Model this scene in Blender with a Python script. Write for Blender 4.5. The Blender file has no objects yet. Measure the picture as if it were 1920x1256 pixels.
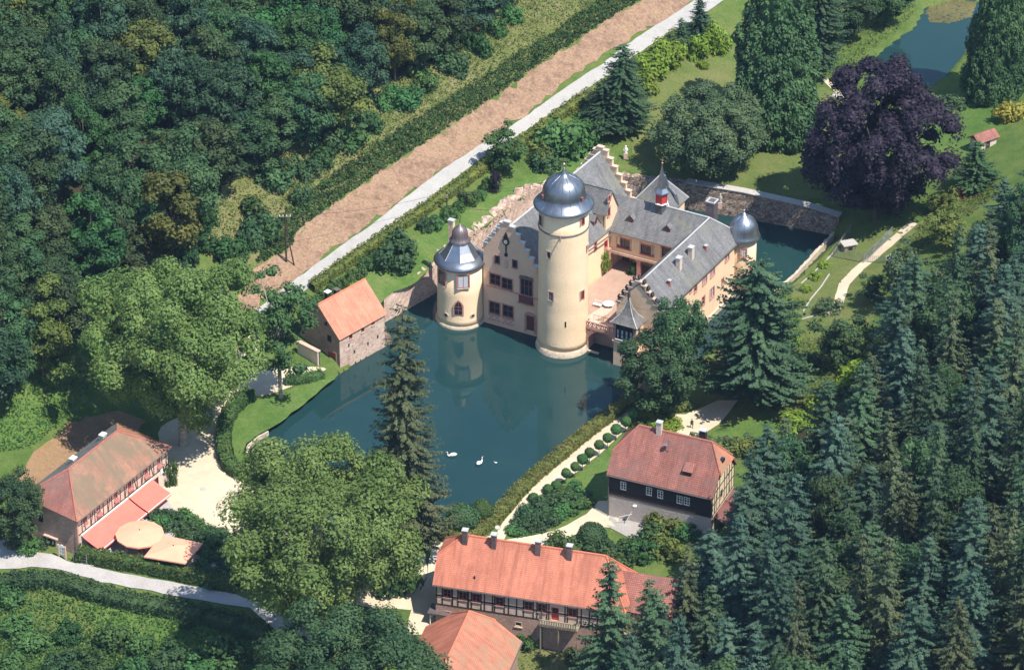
import bpy, bmesh, math, random
import numpy as np
from mathutils import Vector, Matrix
from mathutils.geometry import delaunay_2d_cdt
R = math.radians
random.seed(7)
rng = np.random.default_rng(11)
scn = bpy.context.scene
col = scn.collection
# ------------------------------------------------------------------ camera
W_, H_ = 1920.0, 1256.0
CAM_D, PITCH, SPAN, TZ = 650.0, R(31.5), 168.0, 3.0
CAM = np.array([0, -CAM_D*math.cos(PITCH), CAM_D*math.sin(PITCH)+TZ])
FPX = CAM_D*W_/SPAN
FW = np.array([0, math.cos(PITCH), -math.sin(PITCH)])
UP = np.array([0, math.sin(PITCH), math.cos(PITCH)])
cd = bpy.data.cameras.new('camera'); cam = bpy.data.objects.new('camera', cd); col.objects.link(cam)
cam.location = CAM; cam.rotation_euler = (R(90)-PITCH, 0, 0)
cd.sensor_width = 36.0; cd.lens = 36.0*CAM_D/SPAN
cd.clip_start = 1.0; cd.clip_end = 6000
scn.camera = cam
# ------------------------------------------------------------------ light
SUN_EL, SUN_AZ = R(60), R(-41)            # azimuth measured from +X, towards the viewer
sdir = Vector((math.cos(SUN_EL)*math.cos(SUN_AZ), math.cos(SUN_EL)*math.sin(SUN_AZ), math.sin(SUN_EL)))
wd = bpy.data.worlds.new('World'); scn.world = wd; wd.use_nodes = True
nt = wd.node_tree; bg = nt.nodes['Background']
sky = nt.nodes.new('ShaderNodeTexSky'); sky.sky_type = 'NISHITA'; sky.sun_disc = False
sky.sun_elevation = SUN_EL; sky.sun_rotation = math.atan2(sdir.x, sdir.y)
sky.altitude = 300; sky.air_density = 1.3; sky.dust_density = 0.3; sky.ozone_density = 2.5
nt.links.new(sky.outputs[0], bg.inputs[0]); bg.inputs[1].default_value = 0.125
sd = bpy.data.lights.new('sun', 'SUN'); sd.energy = 4.6; sd.angle = R(0.5); sd.color = (1.0, 0.93, 0.82)
so = bpy.data.objects.new('sun', sd); col.objects.link(so)
so.rotation_euler = sdir.to_track_quat('Z', 'Y').to_euler()
scn.view_settings.view_transform = 'Standard'; scn.view_settings.look = 'None'
scn.view_settings.gamma = 1.0; scn.view_settings.exposure = 0.68; scn.view_settings.use_curve_mapping = False
scn.cycles.max_bounces = 6; scn.cycles.diffuse_bounces = 3; scn.cycles.glossy_bounces = 3
scn.cycles.transmission_bounces = 3; scn.cycles.transparent_max_bounces = 4
# ------------------------------------------------------------------ pixel -> place
def ray(px, py):
    return FW*FPX + np.array([px-W_/2, 0, 0]) + UP*(H_/2-py)
def PZ(px, py, z=0.0):
    d = ray(px, py); t = (z-CAM[2])/d[2]
    return CAM + d*t
def proj(p):
    v = np.asarray(p)-CAM; w = v@FW
    return (W_/2+FPX*v[0]/w, H_/2-FPX*(v@UP)/w)
# terrain: thin-plate surface through points read off the photograph (pixel, height above the moat)
CTRL = [(350,900,1.6),(420,990,1.5),(250,1010,1.5),(330,800,1.8),(470,680,2.4),(600,705,1.6),(0,1030,1.6),(200,1080,1.3),(480,1135,.9),
 (0,1130,.3),(250,1180,-1.),(100,1256,-1.5),(450,1256,-2.),(-200,1200,0),(800,1060,1.3),(930,1000,1.3),(1060,860,1.3),(1190,770,1.3),(1300,795,1.4),
 (1100,975,1.2),(900,1240,-1.8),(1040,1230,-2),(1060,1190,-1.8),(700,1400,-3),(1100,1400,-3),(520,770,1.2),(620,700,1.4),(700,900,1.2),(900,800,.8),(1000,600,1.0),(1150,640,1.0),
 (740,545,4.9),(830,480,5.9),(1000,340,7.2),(1100,280,7.0),(660,575,4.6),(500,590,4.6),(600,520,6.6),(700,450,8.0),(960,250,9.8),(1270,40,10.8),(1480,-120,11.5),
 (640,374,11.2),(907,197,13),(1195,7,14),(480,520,7.6),(400,370,15),(600,240,17),(740,150,18),(920,50,18.5),(1060,-60,19),
 (0,0,38),(300,0,31),(0,300,29),(200,200,26),(550,0,24),(0,560,18),(-300,-100,52),(-300,500,33),(700,-200,30),
 (0,760,9),(150,640,8.5),(60,870,4),(160,790,3.2),(250,700,3.8),(-300,900,8),
 (1300,330,4.5),(1450,340,4.2),(1600,420,3.2),(1290,130,8.6),(1460,290,4.6),(1700,150,5.2),(1760,60,5.6),(1800,-100,7),
 (1500,560,1.5),(1600,450,2.6),(1660,480,3.2),(1560,590,2.6),(1650,620,4.6),(1330,690,1.4),
 (1800,300,7),(1920,220,9),(1720,480,5),(1900,500,12),(1800,650,10),(1900,800,16),(1700,800,10),(1550,700,4.2),(1450,790,2.2),
 (1500,1000,4.5),(1400,900,2.0),(1350,1100,1.0),(1250,1000,1.2),(1200,1150,-1.2),(1700,1200,13),(1900,1200,21),(1450,1250,6),(2200,900,32),(2200,300,20),(1900,1500,20)]
_c = np.array([PZ(a,b,z) for a,b,z in CTRL])
_S = 50.0
def _U(r2): return np.where(r2 > 0, 0.5*r2*np.log(np.maximum(r2,1e-12)), 0)
def _fit():
    n = len(_c); X = _c[:,:2]/_S
    d2 = ((X[:,None]-X[None])**2).sum(-1)
    K = _U(d2)+np.eye(n)*0.004; Pm = np.c_[np.ones(n), X]
    A = np.zeros((n+3,n+3)); A[:n,:n]=K; A[:n,n:]=Pm; A[n:,:n]=Pm.T
    return np.linalg.solve(A, np.r_[_c[:,2],0,0,0])
_w = _fit()
def hgt(xy):
    xy = np.atleast_2d(np.asarray(xy, float)); X = xy/_S; C = _c[:,:2]/_S
    z = np.empty(len(X))
    for i in range(0, len(X), 20000):
        Y = X[i:i+20000]
        d2 = ((Y[:,None]-C[None])**2).sum(-1)
        z[i:i+20000] = _U(d2)@_w[:-3] + _w[-3] + Y@_w[-2:]
    return np.clip(z, -5, 95)
def h1(x, y): return float(hgt([(x,y)])[0])
def G(px, py):
    """ground point seen at a pixel"""
    z = 2.0
    for _ in range(60):
        p = PZ(px, py, z); z2 = h1(p[0], p[1])
        if abs(z2-z) < .004: break
        z = z*.5+z2*.5
    return PZ(px, py, z)
def GP(pts): return [tuple(G(*p)[:2]) for p in pts]
# castle frame: u along the lake front, v away from the lake
KO = PZ(1055, 646, 0); CROT = R(-28)
CU = np.array([math.cos(CROT), math.sin(CROT)]); CV = np.array([-CU[1], CU[0]])
def CW(u, v, z=0.0):
    q = KO[:2]+CU*u+CV*v; return np.array([q[0], q[1], z])
def uv_at(px, py, z):
    d = PZ(px,py,z)-KO; return float(d[:2]@CU), float(d[:2]@CV)
# ------------------------------------------------------------------ materials
MATS = {}
def nmat(name):
    m = bpy.data.materials.new(name); m.use_nodes = True; MATS[name] = m
    return m, m.node_tree, m.node_tree.nodes['Principled BSDF']
def N(t, ty, **k):
    n = t.nodes.new(ty)
    for a, b in k.items(): setattr(n, a, b)
    return n
def noise(t, vec, scale, detail=4, rough=.6):
    n = N(t,'ShaderNodeTexNoise'); n.inputs['Scale'].default_value = scale; n.inputs['Detail'].default_value = detail
    n.inputs['Roughness'].default_value = rough
    if vec is not None: t.links.new(vec, n.inputs['Vector'])
    return n
def ramp(t, fac, stops):
    r = N(t,'ShaderNodeValToRGB'); el = r.color_ramp.elements
    while len(el) < len(stops): el.new(.5)
    for e, (p, c) in zip(el, stops): e.position = p; e.color = (*c, 1)
    t.links.new(fac, r.inputs[0]); return r
def mix(t, fac, a, b, mode='MIX'):
    m = N(t,'ShaderNodeMix', data_type='RGBA', blend_type=mode)
    for sock, v in ((m.inputs[0], fac), (m.inputs[6], a), (m.inputs[7], b)):
        if hasattr(v,'links'): t.links.new(v, sock)
        elif isinstance(v,(int,float)): sock.default_value = v
        else: sock.default_value = (*v, 1)
    return m.outputs[2]
def bump(t, bs, height, strength=.4, dist=.1):
    b = N(t,'ShaderNodeBump'); b.inputs['Strength'].default_value = strength; b.inputs['Distance'].default_value = dist
    t.links.new(height, b.inputs['Height']); t.links.new(b.outputs[0], bs.inputs['Normal'])
def pos(t): return N(t,'ShaderNodeNewGeometry').outputs['Position']
def simple(name, c, rough=.7, metal=0.0, var=.18, scale=1.2, bstr=.25, c2=None, spec=.3):
    m, t, b = nmat(name); p = pos(t)
    n1 = noise(t, p, scale, 5); n2 = noise(t, p, scale*7, 3)
    lo = tuple(x*(1-var) for x in c); hi = tuple(min(1,x*(1+var)) for x in c)
    r = ramp(t, n1.outputs[0], [(.3,lo),(.7,hi if c2 is None else c2)])
    o = mix(t, .35*min(1,var*3), r.outputs[0], n2.outputs[0], 'OVERLAY')
    t.links.new(o, b.inputs['Base Color']); b.inputs['Roughness'].default_value = rough; b.inputs['Metallic'].default_value = metal
    b.inputs['Specular IOR Level'].default_value = spec
    if bstr: bump(t, b, n2.outputs[0], bstr, .06)
    return m
def ground(name, cols, s1=.05, s2=.6, s3=3.0, bstr=.6, rough=.95, ov=.55):
    """mottled ground: three scales of noise between the given colours"""
    m, t, b = nmat(name); p = pos(t)
    a = noise(t, p, s1, 6, .65); c = noise(t, p, s2, 5, .7); f = noise(t, p, s3, 4, .7)
    mx = N(t,'ShaderNodeMath', operation='ADD'); t.links.new(a.outputs[0], mx.inputs[0]); t.links.new(c.outputs[0], mx.inputs[1])
    md = N(t,'ShaderNodeMath', operation='MULTIPLY'); md.inputs[1].default_value = .5; t.links.new(mx.outputs[0], md.inputs[0])
    k = len(cols); r = ramp(t, md.outputs[0], [(.34+.32*i/(k-1), cc) for i, cc in enumerate(cols)])
    o = mix(t, ov, r.outputs[0], f.outputs[0], 'OVERLAY')
    t.links.new(o, b.inputs['Base Color']); b.inputs['Roughness'].default_value = rough
    b.inputs['Specular IOR Level'].default_value = .1
    bump(t, b, f.outputs[0], bstr, .25)
    return m
def leafmat(name, c, var=.35, trans=.25, c2=None, scale=.12, osc=.25):
    m, t, b = nmat(name); g = N(t,'ShaderNodeNewGeometry'); oi = N(t,'ShaderNodeObjectInfo')
    n1 = noise(t, g.outputs['Position'], scale, 3)
    c2 = c2 or tuple(x*1.5 for x in c)
    r = ramp(t, n1.outputs[0], [(.36, tuple(x*(1-var*.5) for x in c)), (.66, c2)])
    mul = N(t,'ShaderNodeMath', operation='MULTIPLY_ADD'); mul.inputs[1].default_value = var*1.3; mul.inputs[2].default_value = 1-var*.65
    t.links.new(g.outputs['Random Per Island'], mul.inputs[0])
    m2 = N(t,'ShaderNodeMath', operation='MULTIPLY_ADD'); m2.inputs[1].default_value = osc*2; m2.inputs[2].default_value = 1-osc
    t.links.new(oi.outputs['Random'], m2.inputs[0])
    mm = N(t,'ShaderNodeMath', operation='MULTIPLY'); t.links.new(mul.outputs[0], mm.inputs[0]); t.links.new(m2.outputs[0], mm.inputs[1])
    o = mix(t, 1.0, r.outputs[0], mm.outputs[0], 'MULTIPLY')
    hs = N(t,'ShaderNodeHueSaturation'); t.links.new(o, hs.inputs['Color'])
    hu = N(t,'ShaderNodeMath', operation='MULTIPLY_ADD'); hu.inputs[1].default_value = .05*osc*4; hu.inputs[2].default_value = .5-.025*osc*4
    t.links.new(oi.outputs['Random'], hu.inputs[0]); t.links.new(hu.outputs[0], hs.inputs['Hue'])
    t.links.new(hs.outputs[0], b.inputs['Base Color']); b.inputs['Roughness'].default_value = .6
    b.inputs['Specular IOR Level'].default_value = .22
    if trans:
        tr = N(t,'ShaderNodeBsdfTranslucent'); ms = N(t,'ShaderNodeMixShader'); ms.inputs[0].default_value = trans
        t.links.new(hs.outputs[0], tr.inputs[0]); out = t.nodes['Material Output']
        t.links.new(b.outputs[0], ms.inputs[1]); t.links.new(tr.outputs[0], ms.inputs[2]); t.links.new(ms.outputs[0], out.inputs[0])
    return m
def tilemat(name, c1, c2, mortar, tw=.24, th=.2, moss=None, mossamt=.5, rough=.8):
    """roof covering laid in courses; UV is in metres (along the eave, up the slope)"""
    m, t, b = nmat(name); uvn = N(t,'ShaderNodeUVMap'); p = pos(t)
    br = N(t,'ShaderNodeTexBrick'); t.links.new(uvn.outputs[0], br.inputs['Vector'])
    br.inputs['Scale'].default_value = 1.0; br.inputs['Brick Width'].default_value = tw; br.inputs['Row Height'].default_value = th
    br.inputs['Mortar Size'].default_value = th*.11; br.inputs['Mortar Smooth'].default_value = .3; br.inputs['Bias'].default_value = 0
    br.inputs['Color1'].default_value = (*c1,1); br.inputs['Color2'].default_value = (*c2,1); br.inputs['Mortar'].default_value = (*mortar,1)
    n1 = noise(t, p, .35, 5, .7); o = mix(t, .5, br.outputs[0], n1.outputs[0], 'OVERLAY')
    # streaks running down the slope
    mp = N(t,'ShaderNodeMapping'); mp.inputs['Scale'].default_value = (1.1,.12,1); t.links.new(uvn.outputs[0], mp.inputs[0])
    st = noise(t, mp.outputs[0], 1.0, 4, .6); sr = ramp(t, st.outputs[0], [(.45,(0,0,0)),(.7,(1,1,1))])
    o = mix(t, sr.outputs[0], o, mix(t, .6, o, tuple(x*.45 for x in c1)), 'MIX')
    if moss:
        n2 = noise(t, p, .22, 6, .75); mr = ramp(t, n2.outputs[0], [(.62-mossamt*.3,(0,0,0)),(.78-mossamt*.3,(1,1,1))])
        o = mix(t, mr.outputs[0], o, mix(t, .75, o, moss))
    t.links.new(o, b.inputs['Base Color']); b.inputs['Roughness'].default_value = rough; b.inputs['Specular IOR Level'].default_value = .25
    bump(t, b, br.outputs['Fac'], .35, -.05)
    return m
def stonemat(name, cols, mortar, scale=2.2, bstr=.8, flat=1.6):
    m, t, b = nmat(name); p = pos(t)
    mp = N(t,'ShaderNodeMapping'); mp.inputs['Scale'].default_value = (1,1,flat); t.links.new(p, mp.inputs[0])
    v = N(t,'ShaderNodeTexVoronoi'); v.inputs['Scale'].default_value = scale; t.links.new(mp.outputs[0], v.inputs['Vector'])
    e = N(t,'ShaderNodeTexVoronoi', feature='DISTANCE_TO_EDGE'); e.inputs['Scale'].default_value = scale; t.links.new(mp.outputs[0], e.inputs['Vector'])
    sp = N(t,'ShaderNodeSeparateColor'); t.links.new(v.outputs['Color'], sp.inputs[0])
    k = len(cols); r = ramp(t, sp.outputs[0], [(i/(k-1), c) for i, c in enumerate(cols)])
    er = ramp(t, e.outputs['Distance'], [(.02,(0,0,0)),(.09,(1,1,1))])
    n = noise(t, p, .4, 5, .7); o = mix(t, er.outputs[0], mortar, r.outputs[0]); o = mix(t, .6, o, n.outputs[0], 'OVERLAY')
    t.links.new(o, b.inputs['Base Color']); b.inputs['Roughness'].default_value = .9; b.inputs['Specular IOR Level'].default_value = .15
    bump(t, b, er.outputs[0], bstr, .08)
    return m
def plaster(name, c, stain=(.5,.36,.24), amt=.35):
    m, t, b = nmat(name); p = pos(t)
    n1 = noise(t, p, .25, 6, .7); n2 = noise(t, p, 3.2, 4, .6)
    mp = N(t,'ShaderNodeMapping'); mp.inputs['Scale'].default_value = (1.3,1.3,.12); t.links.new(p, mp.inputs[0])
    n3 = noise(t, mp.outputs[0], 1.0, 5, .65)
    r = ramp(t, n1.outputs[0], [(.35,tuple(x*.9 for x in c)),(.65,c)])
    sr = ramp(t, n3.outputs[0], [(.52,(0,0,0)),(.78,(amt,)*3)])
    o = mix(t, sr.outputs[0], r.outputs[0], stain); o = mix(t, .15, o, n2.outputs[0], 'OVERLAY')
    t.links.new(o, b.inputs['Base Color']); b.inputs['Roughness'].default_value = .9; b.inputs['Specular IOR Level'].default_value = .15
    bump(t, b, n2.outputs[0], .45, .12)
    return m
plaster('cream', (.88,.665,.44), (.70,.52,.36), .3); plaster('cream_pink', (.83,.60,.41), (.66,.46,.32), .25)
plaster('hall_grazing_sun', (.70,.485,.355), (.55,.38,.28), .3); simple('ridge_old', (.38,.14,.10), .85, var=.2, scale=3)  # hall front: plaster darker and pinker, grazing sunlight put into its colour
plaster('white_plaster', (.66,.55,.47), (.4,.33,.3)); plaster('grey_render', (.52,.46,.42), (.36,.32,.29), .5)
plaster('infill_pink', (.66,.50,.42), (.45,.34,.28), .25); plaster('infill_cream', (.74,.64,.44), (.5,.4,.28), .25)
simple('sandstone', (.46,.25,.20), .9, var=.2, scale=2); simple('sandstone_pale', (.55,.40,.32), .9, var=.2, scale=2)
simple('plinth', (.50,.42,.33), .9, var=.3, scale=2.5, bstr=.6)
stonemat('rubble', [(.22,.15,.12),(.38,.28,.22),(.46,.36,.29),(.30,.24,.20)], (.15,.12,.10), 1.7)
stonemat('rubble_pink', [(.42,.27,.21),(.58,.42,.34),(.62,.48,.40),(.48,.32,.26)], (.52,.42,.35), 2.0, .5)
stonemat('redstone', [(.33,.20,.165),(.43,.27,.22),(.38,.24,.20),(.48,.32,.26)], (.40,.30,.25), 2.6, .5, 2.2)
tilemat('slate', (.165,.167,.172), (.235,.232,.23), (.09,.09,.1), .34, .26, (.20,.20,.15), .35, .6)
tilemat('tile_new', (.53,.19,.125), (.58,.225,.15), (.42,.145,.095), .26, .30, (.5,.2,.13), .2)
tilemat('tile_pale', (.54,.23,.15), (.60,.265,.175), (.45,.18,.115), .26, .30, (.55,.27,.18), .2)
tilemat('tile_old', (.31,.125,.10), (.40,.165,.13), (.16,.07,.06), .30, .32, (.17,.115,.105), .45)
tilemat('tile_mossy', (.36,.18,.125), (.43,.225,.155), (.22,.12,.09), .30, .32, (.165,.145,.10), .72)
tilemat('tile_dull', (.47,.18,.115), (.53,.215,.14), (.34,.12,.08), .28, .30, (.30,.21,.135), .7)
simple('ridge_tile', (.55,.18,.105), .8, var=.2, scale=3); simple('lead_flash', (.55,.55,.54), .5, .3, .1, 2)
simple('lead', (.20,.225,.27), .42, .85, .18, .8, .08, spec=.5); simple('lead_brown', (.22,.18,.19), .5, .6, .2, 1.2, .15)
simple('zinc', (.33,.36,.41), .36, .9, .15, .8, .06, spec=.5); simple('copper', (.75,.42,.27), .35, .9, .1, 2, 0)
simple('gutter', (.16,.14,.13), .6, .3, .1, 2, 0); simple('timber', (.055,.035,.028), .85, var=.3, scale=4); simple('dark_boards', (.030,.024,.026), .8, var=.4, scale=3)
simple('wood_grey', (.28,.24,.18), .85, var=.25, scale=3); simple('frame_red', (.26,.085,.075), .6, var=.15, scale=3, bstr=0)
simple('red_paint', (.48,.055,.05), .5, var=.15, scale=2, bstr=.05); simple('shutter_pink', (.42,.19,.17), .7, var=.15, scale=3, bstr=.1)
simple('white_paint', (.8,.79,.76), .5, var=.05, bstr=0); simple('black_iron', (.03,.03,.033), .5, .4, .1, 2, 0)
simple('door_wood', (.14,.045,.045), .7, var=.2, scale=4); simple('awning', (.80,.17,.13), .75, var=.08, scale=.8, bstr=.1)
simple('parasol', (.80,.37,.24), .8, var=.06, scale=.8, bstr=.1); simple('steel', (.45,.47,.48), .4, .8, .1, 3, 0)
simple('concrete', (.42,.40,.38), .9, var=.15, scale=2); simple('swan_white', (.85,.84,.80), .8, var=.05, bstr=0); simple('beak', (.75,.28,.05), .5, bstr=0)
simple('cloth_black', (.02,.02,.024), .9, var=.2, bstr=0); simple('skin', (.55,.35,.26), .6, bstr=0); simple('hair', (.05,.03,.02), .7, bstr=0); simple('jeans', (.04,.05,.09), .9, bstr=0)
simple('bark', (.10,.08,.065), .95, var=.35, scale=3, bstr=.6); simple('bark_pale', (.36,.31,.25), .9, var=.35, scale=1.6, bstr=.4); simple('bark_dark', (.05,.04,.035), .95, var=.3, scale=3)
m, t, b = nmat('glass'); b.inputs['Base Color'].default_value = (.018,.022,.035,1); b.inputs['Roughness'].default_value = .08
m, t, b = nmat('curtain'); b.inputs['Base Color'].default_value = (.5,.52,.56,1); b.inputs['Roughness'].default_value = .15
# water: murky body, mirror surface with faint ripples
m, t, b = nmat('water'); p = pos(t)
b.inputs['Base Color'].default_value = (.02,.055,.052,1); b.inputs['Roughness'].default_value = .02; b.inputs['IOR'].default_value = 1.333
b.inputs['Specular IOR Level'].default_value = .5
nn = noise(t, p, .9, 3, .5); n2 = noise(t, p, .05, 4, .6)
wr = ramp(t, n2.outputs[0], [(.35,(.010,.038,.042)),(.7,(.016,.048,.048))]); t.links.new(wr.outputs[0], b.inputs['Base Color'])
bump(t, b, nn.outputs[0], .05, .02)
ground('grass_ground', [(.055,.09,.022),(.075,.125,.03),(.11,.15,.04),(.15,.155,.06)], .04, .35)
ground('lawn', [(.055,.105,.024),(.072,.135,.030),(.105,.160,.042),(.15,.165,.065)], .06, .35, 2.5, .4)
ground('dry_lawn', [(.075,.115,.030),(.11,.14,.042),(.155,.155,.062)], .06, .3, 2.5, .35)
ground('meadow', [(.075,.10,.03),(.12,.14,.045),(.17,.165,.07),(.21,.17,.095)], .07, .4)
ground('hay', [(.145,.10,.06),(.24,.155,.105),(.33,.215,.145),(.235,.185,.09)], .16, .7, 2.2, 1.0, ov=.75)
ground('soil', [(.20,.125,.075),(.27,.17,.10),(.24,.17,.08)], .1, .5)
ground('gravel', [(.47,.39,.28),(.54,.46,.34),(.60,.52,.40)], .06, .5, 6, .15, ov=.2)
ground('limestone', [(.31,.30,.285),(.36,.35,.335),(.40,.39,.37)], .08, .6, 6, .2)
ground('asphalt', [(.33,.31,.30),(.40,.38,.37),(.44,.42,.40)], .08, .5, 6, .2)
ground('court_paving', [(.33,.22,.175),(.39,.27,.215),(.43,.31,.25)], .12, .6, 6, .25)
ground('yard_grey', [(.26,.245,.225),(.32,.30,.28),(.36,.34,.32)], .1, .6, 5, .3)
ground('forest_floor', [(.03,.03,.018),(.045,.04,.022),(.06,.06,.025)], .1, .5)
ground('pond_mud', [(.035,.035,.02),(.05,.05,.03)], .1, .5)
leafmat('leaf_forest', (.036,.088,.036), c2=(.066,.118,.044), osc=.30); leafmat('leaf_forest_yellow', (.10,.135,.032), c2=(.15,.17,.04)); leafmat('leaf_forest_blue', (.030,.080,.046), c2=(.052,.106,.058))
leafmat('leaf_fresh', (0.031,0.105,0.033), c2=(0.050,0.138,0.039)); leafmat('leaf_plane', (.125,.208,.052), c2=(.195,.280,.082), osc=.06, trans=.35); leafmat('leaf_dark', (0.038,0.092,0.038), c2=(0.065,0.124,0.048), osc=.15)
leafmat('leaf_grey', (.072,.125,.058), c2=(.105,.155,.070), osc=.05); leafmat('leaf_copper', (.017,.013,.026), c2=(.028,.019,.036), trans=.1, osc=.02)
leafmat('leaf_shrub', (0.050,0.121,0.036), c2=(0.086,0.173,0.050), osc=.25); leafmat('leaf_lime', (.14,.22,.028), c2=(.2,.29,.035), osc=.1); leafmat('leaf_hedge', (.105,.150,.032), c2=(.165,.190,.045), osc=.1, scale=.4)
leafmat('leaf_redtip', (.14,.12,.04), c2=(.20,.13,.06), scale=.5); leafmat('leaf_yellow', (.26,.24,.03), c2=(.32,.3,.05)); leafmat('leaf_red', (.09,.012,.02))
leafmat('leaf_robinia', (.042,.105,.035), c2=(.065,.14,.045), osc=.05)
leafmat('needle_green', (0.037,0.086,0.042), c2=(0.062,0.114,0.053), trans=.1, osc=.22); leafmat('needle_blue', (.036,.084,.054), c2=(.060,.112,.072), trans=.1, osc=.18)
leafmat('needle_olive', (0.055,0.082,0.038), c2=(0.089,0.109,0.050), trans=.1, osc=.18); leafmat('needle_thuja', (0.040,0.095,0.037), c2=(0.064,0.127,0.046), trans=.1, osc=.05)
leafmat('grass_tuft', (.085,.13,.03), c2=(.16,.17,.055), trans=.3); leafmat('grass_dry', (.24,.17,.09), c2=(.30,.22,.12), trans=.3); leafmat('grass_fresh', (.058,.125,.030), c2=(.085,.160,.042), trans=.3)
leafmat('bramble', (.042,.100,.030), c2=(.072,.140,.040), scale=.25); leafmat('waterlily', (.10,.10,.03), c2=(.15,.14,.05), trans=0)
def M(x): return MATS[x]
# ------------------------------------------------------------------ mesh helpers
def tag(o, label=None, cat=None, group=None, kind=None):
    if label: o['label'] = label
    if cat: o['category'] = cat
    if group: o['group'] = group
    if kind: o['kind'] = kind
    return o
def mesh(name, V, F, mats, uv=None, smooth=False):
    me = bpy.data.meshes.new(name)
    me.from_pydata([tuple(map(float,v)) for v in V], [], F)
    for mm in (mats if isinstance(mats,(list,tuple)) else [mats]): me.materials.append(M(mm))
    if uv is not None:
        l = me.uv_layers.new(name='UVMap'); l.data.foreach_set('uv', np.asarray(uv, np.float32).ravel())
    if smooth: me.polygons.foreach_set('use_smooth', np.ones(len(me.polygons), bool))
    me.update(); return me
def link(name, me, parent=None, loc=(0,0,0), rz=0.0):
    o = bpy.data.objects.new(name, me); col.objects.link(o); o.location = loc; o.rotation_euler = (0,0,rz)
    if parent is not None: o.parent = parent
    return o
def fastmesh(name, V, quads, mats, midx=None):
    """numpy quad mesh"""
    me = bpy.data.meshes.new(name); n = len(quads); k = quads.shape[1]
    me.vertices.add(len(V)); me.vertices.foreach_set('co', np.ascontiguousarray(V, np.float32).ravel())
    me.loops.add(n*k); me.loops.foreach_set('vertex_index', np.ascontiguousarray(quads, np.int32).ravel())
    me.polygons.add(n); me.polygons.foreach_set('loop_start', np.arange(0, n*k, k, dtype=np.int32))
    for mm in (mats if isinstance(mats,(list,tuple)) else [mats]): me.materials.append(M(mm))
    if midx is not None: me.polygons.foreach_set('material_index', np.ascontiguousarray(midx, np.int32))
    me.update(calc_edges=True); return me
class Thing:
    """an Empty at the base of a thing; parts are given in its own frame"""
    def __init__(s, name, label, cat, loc, rz=0.0, group=None):
        s.loc = np.array(loc, float); s.rz = rz; s.off = np.zeros(3)
        s.e = link(name, None, None, tuple(s.loc), rz); tag(s.e, label, cat, group)
        c, n = math.cos(rz), math.sin(rz); s.Rm = np.array([[c,-n,0],[n,c,0],[0,0,1]])
    def l(s, w): return s.Rm.T@(np.asarray(w, float)-s.loc)+s.off
    def part(s, name, V, F, mat, parent=None, uv=None, smooth=False):
        return link(name, mesh(name, np.asarray(V, float)-s.off, F, mat, uv, smooth), parent or s.e)
    def box(s, name, x0, x1, y0, y1, z0, z1, mat, parent=None):
        return s.part(name, *boxg(x0,x1,y0,y1,z0,z1), mat, parent)
    def lathe(s, name, prof, mat, c=(0,0), n=32, parent=None, smooth=True, a0=0):
        return s.part(name, *latheg(prof, c, n, a0), mat, parent, None, smooth)
    def multi(s, name, gs, mat, parent=None, smooth=False):
        return s.part(name, *joing(gs), mat, parent, None, smooth)
    def hit(s, A, B, px, py):
        """(distance along A->B, height) where the pixel's ray meets the vertical plane through A, B (own frame)"""
        o = s.l(CAM); d = s.Rm.T@ray(px, py); A = np.array(A[:2], float); B = np.array(B[:2], float)
        t = (B-A)/np.linalg.norm(B-A); nrm = np.array([t[1],-t[0]])
        k = ((A-o[:2])@nrm)/(d[:2]@nrm); q = o+d*k
        return float((q[:2]-A)@t), float(q[2])
    def cyl(s, c, r, px, py):
        o = s.l(CAM); d = s.Rm.T@ray(px, py); f = o[:2]-np.array(c); a = d[:2]@d[:2]; b_ = 2*f@d[:2]; cc = f@f-r*r
        D = max(b_*b_-4*a*cc, 0); k = (-b_-math.sqrt(D))/(2*a); q = o+d*k
        return math.atan2(q[1]-c[1], q[0]-c[0]), float(q[2])
def boxg(x0,x1,y0,y1,z0,z1):
    V = [(x0,y0,z0),(x1,y0,z0),(x1,y1,z0),(x0,y1,z0),(x0,y0,z1),(x1,y0,z1),(x1,y1,z1),(x0,y1,z1)]
    return V, [(3,2,1,0),(4,5,6,7),(0,1,5,4),(1,2,6,5),(2,3,7,6),(3,0,4,7)]
def joing(gs):
    V, F = [], []
    for v, f in gs:
        k = len(V); V += list(v); F += [tuple(i+k for i in q) for q in f]
    return V, F
def latheg(prof, c=(0,0), n=32, a0=0, cap=True):
    V, F = [], []; k = len(prof)
    for i in range(n):
        a = a0+2*math.pi*i/n
        for r, z in prof: V.append((c[0]+r*math.cos(a), c[1]+r*math.sin(a), z))
    for i in range(n):
        j = (i+1)%n
        for p in range(k-1): F.append((i*k+p, j*k+p, j*k+p+1, i*k+p+1))
    if cap:
        if prof[-1][0] > .02: F.append(tuple(i*k+k-1 for i in range(n)))
        if prof[0][0] > .02: F.append(tuple(i*k for i in reversed(range(n))))
    return V, F
def tubeg(pts, rad, n=6):
    pts = [np.array(p, float) for p in pts]; rad = rad if hasattr(rad,'__len__') else [rad]*len(pts)
    V, F = [], []
    for i, p in enumerate(pts):
        d = pts[min(i+1,len(pts)-1)]-pts[max(i-1,0)]; d /= (np.linalg.norm(d)+1e-9)
        a = np.cross(d, (0,0,1)) if abs(d[2]) < .9 else np.cross(d, (1,0,0)); a /= np.linalg.norm(a); b_ = np.cross(d, a)
        for k in range(n):
            w = 2*math.pi*k/n; V.append(p+(a*math.cos(w)+b_*math.sin(w))*rad[i])
    for i in range(len(pts)-1):
        for k in range(n):
            q = (k+1)%n; F.append((i*n+k, i*n+q, (i+1)*n+q, (i+1)*n+k))
    F.append(tuple(reversed(range(n)))); F.append(tuple((len(pts)-1)*n+k for k in range(n)))
    return V, F
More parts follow.
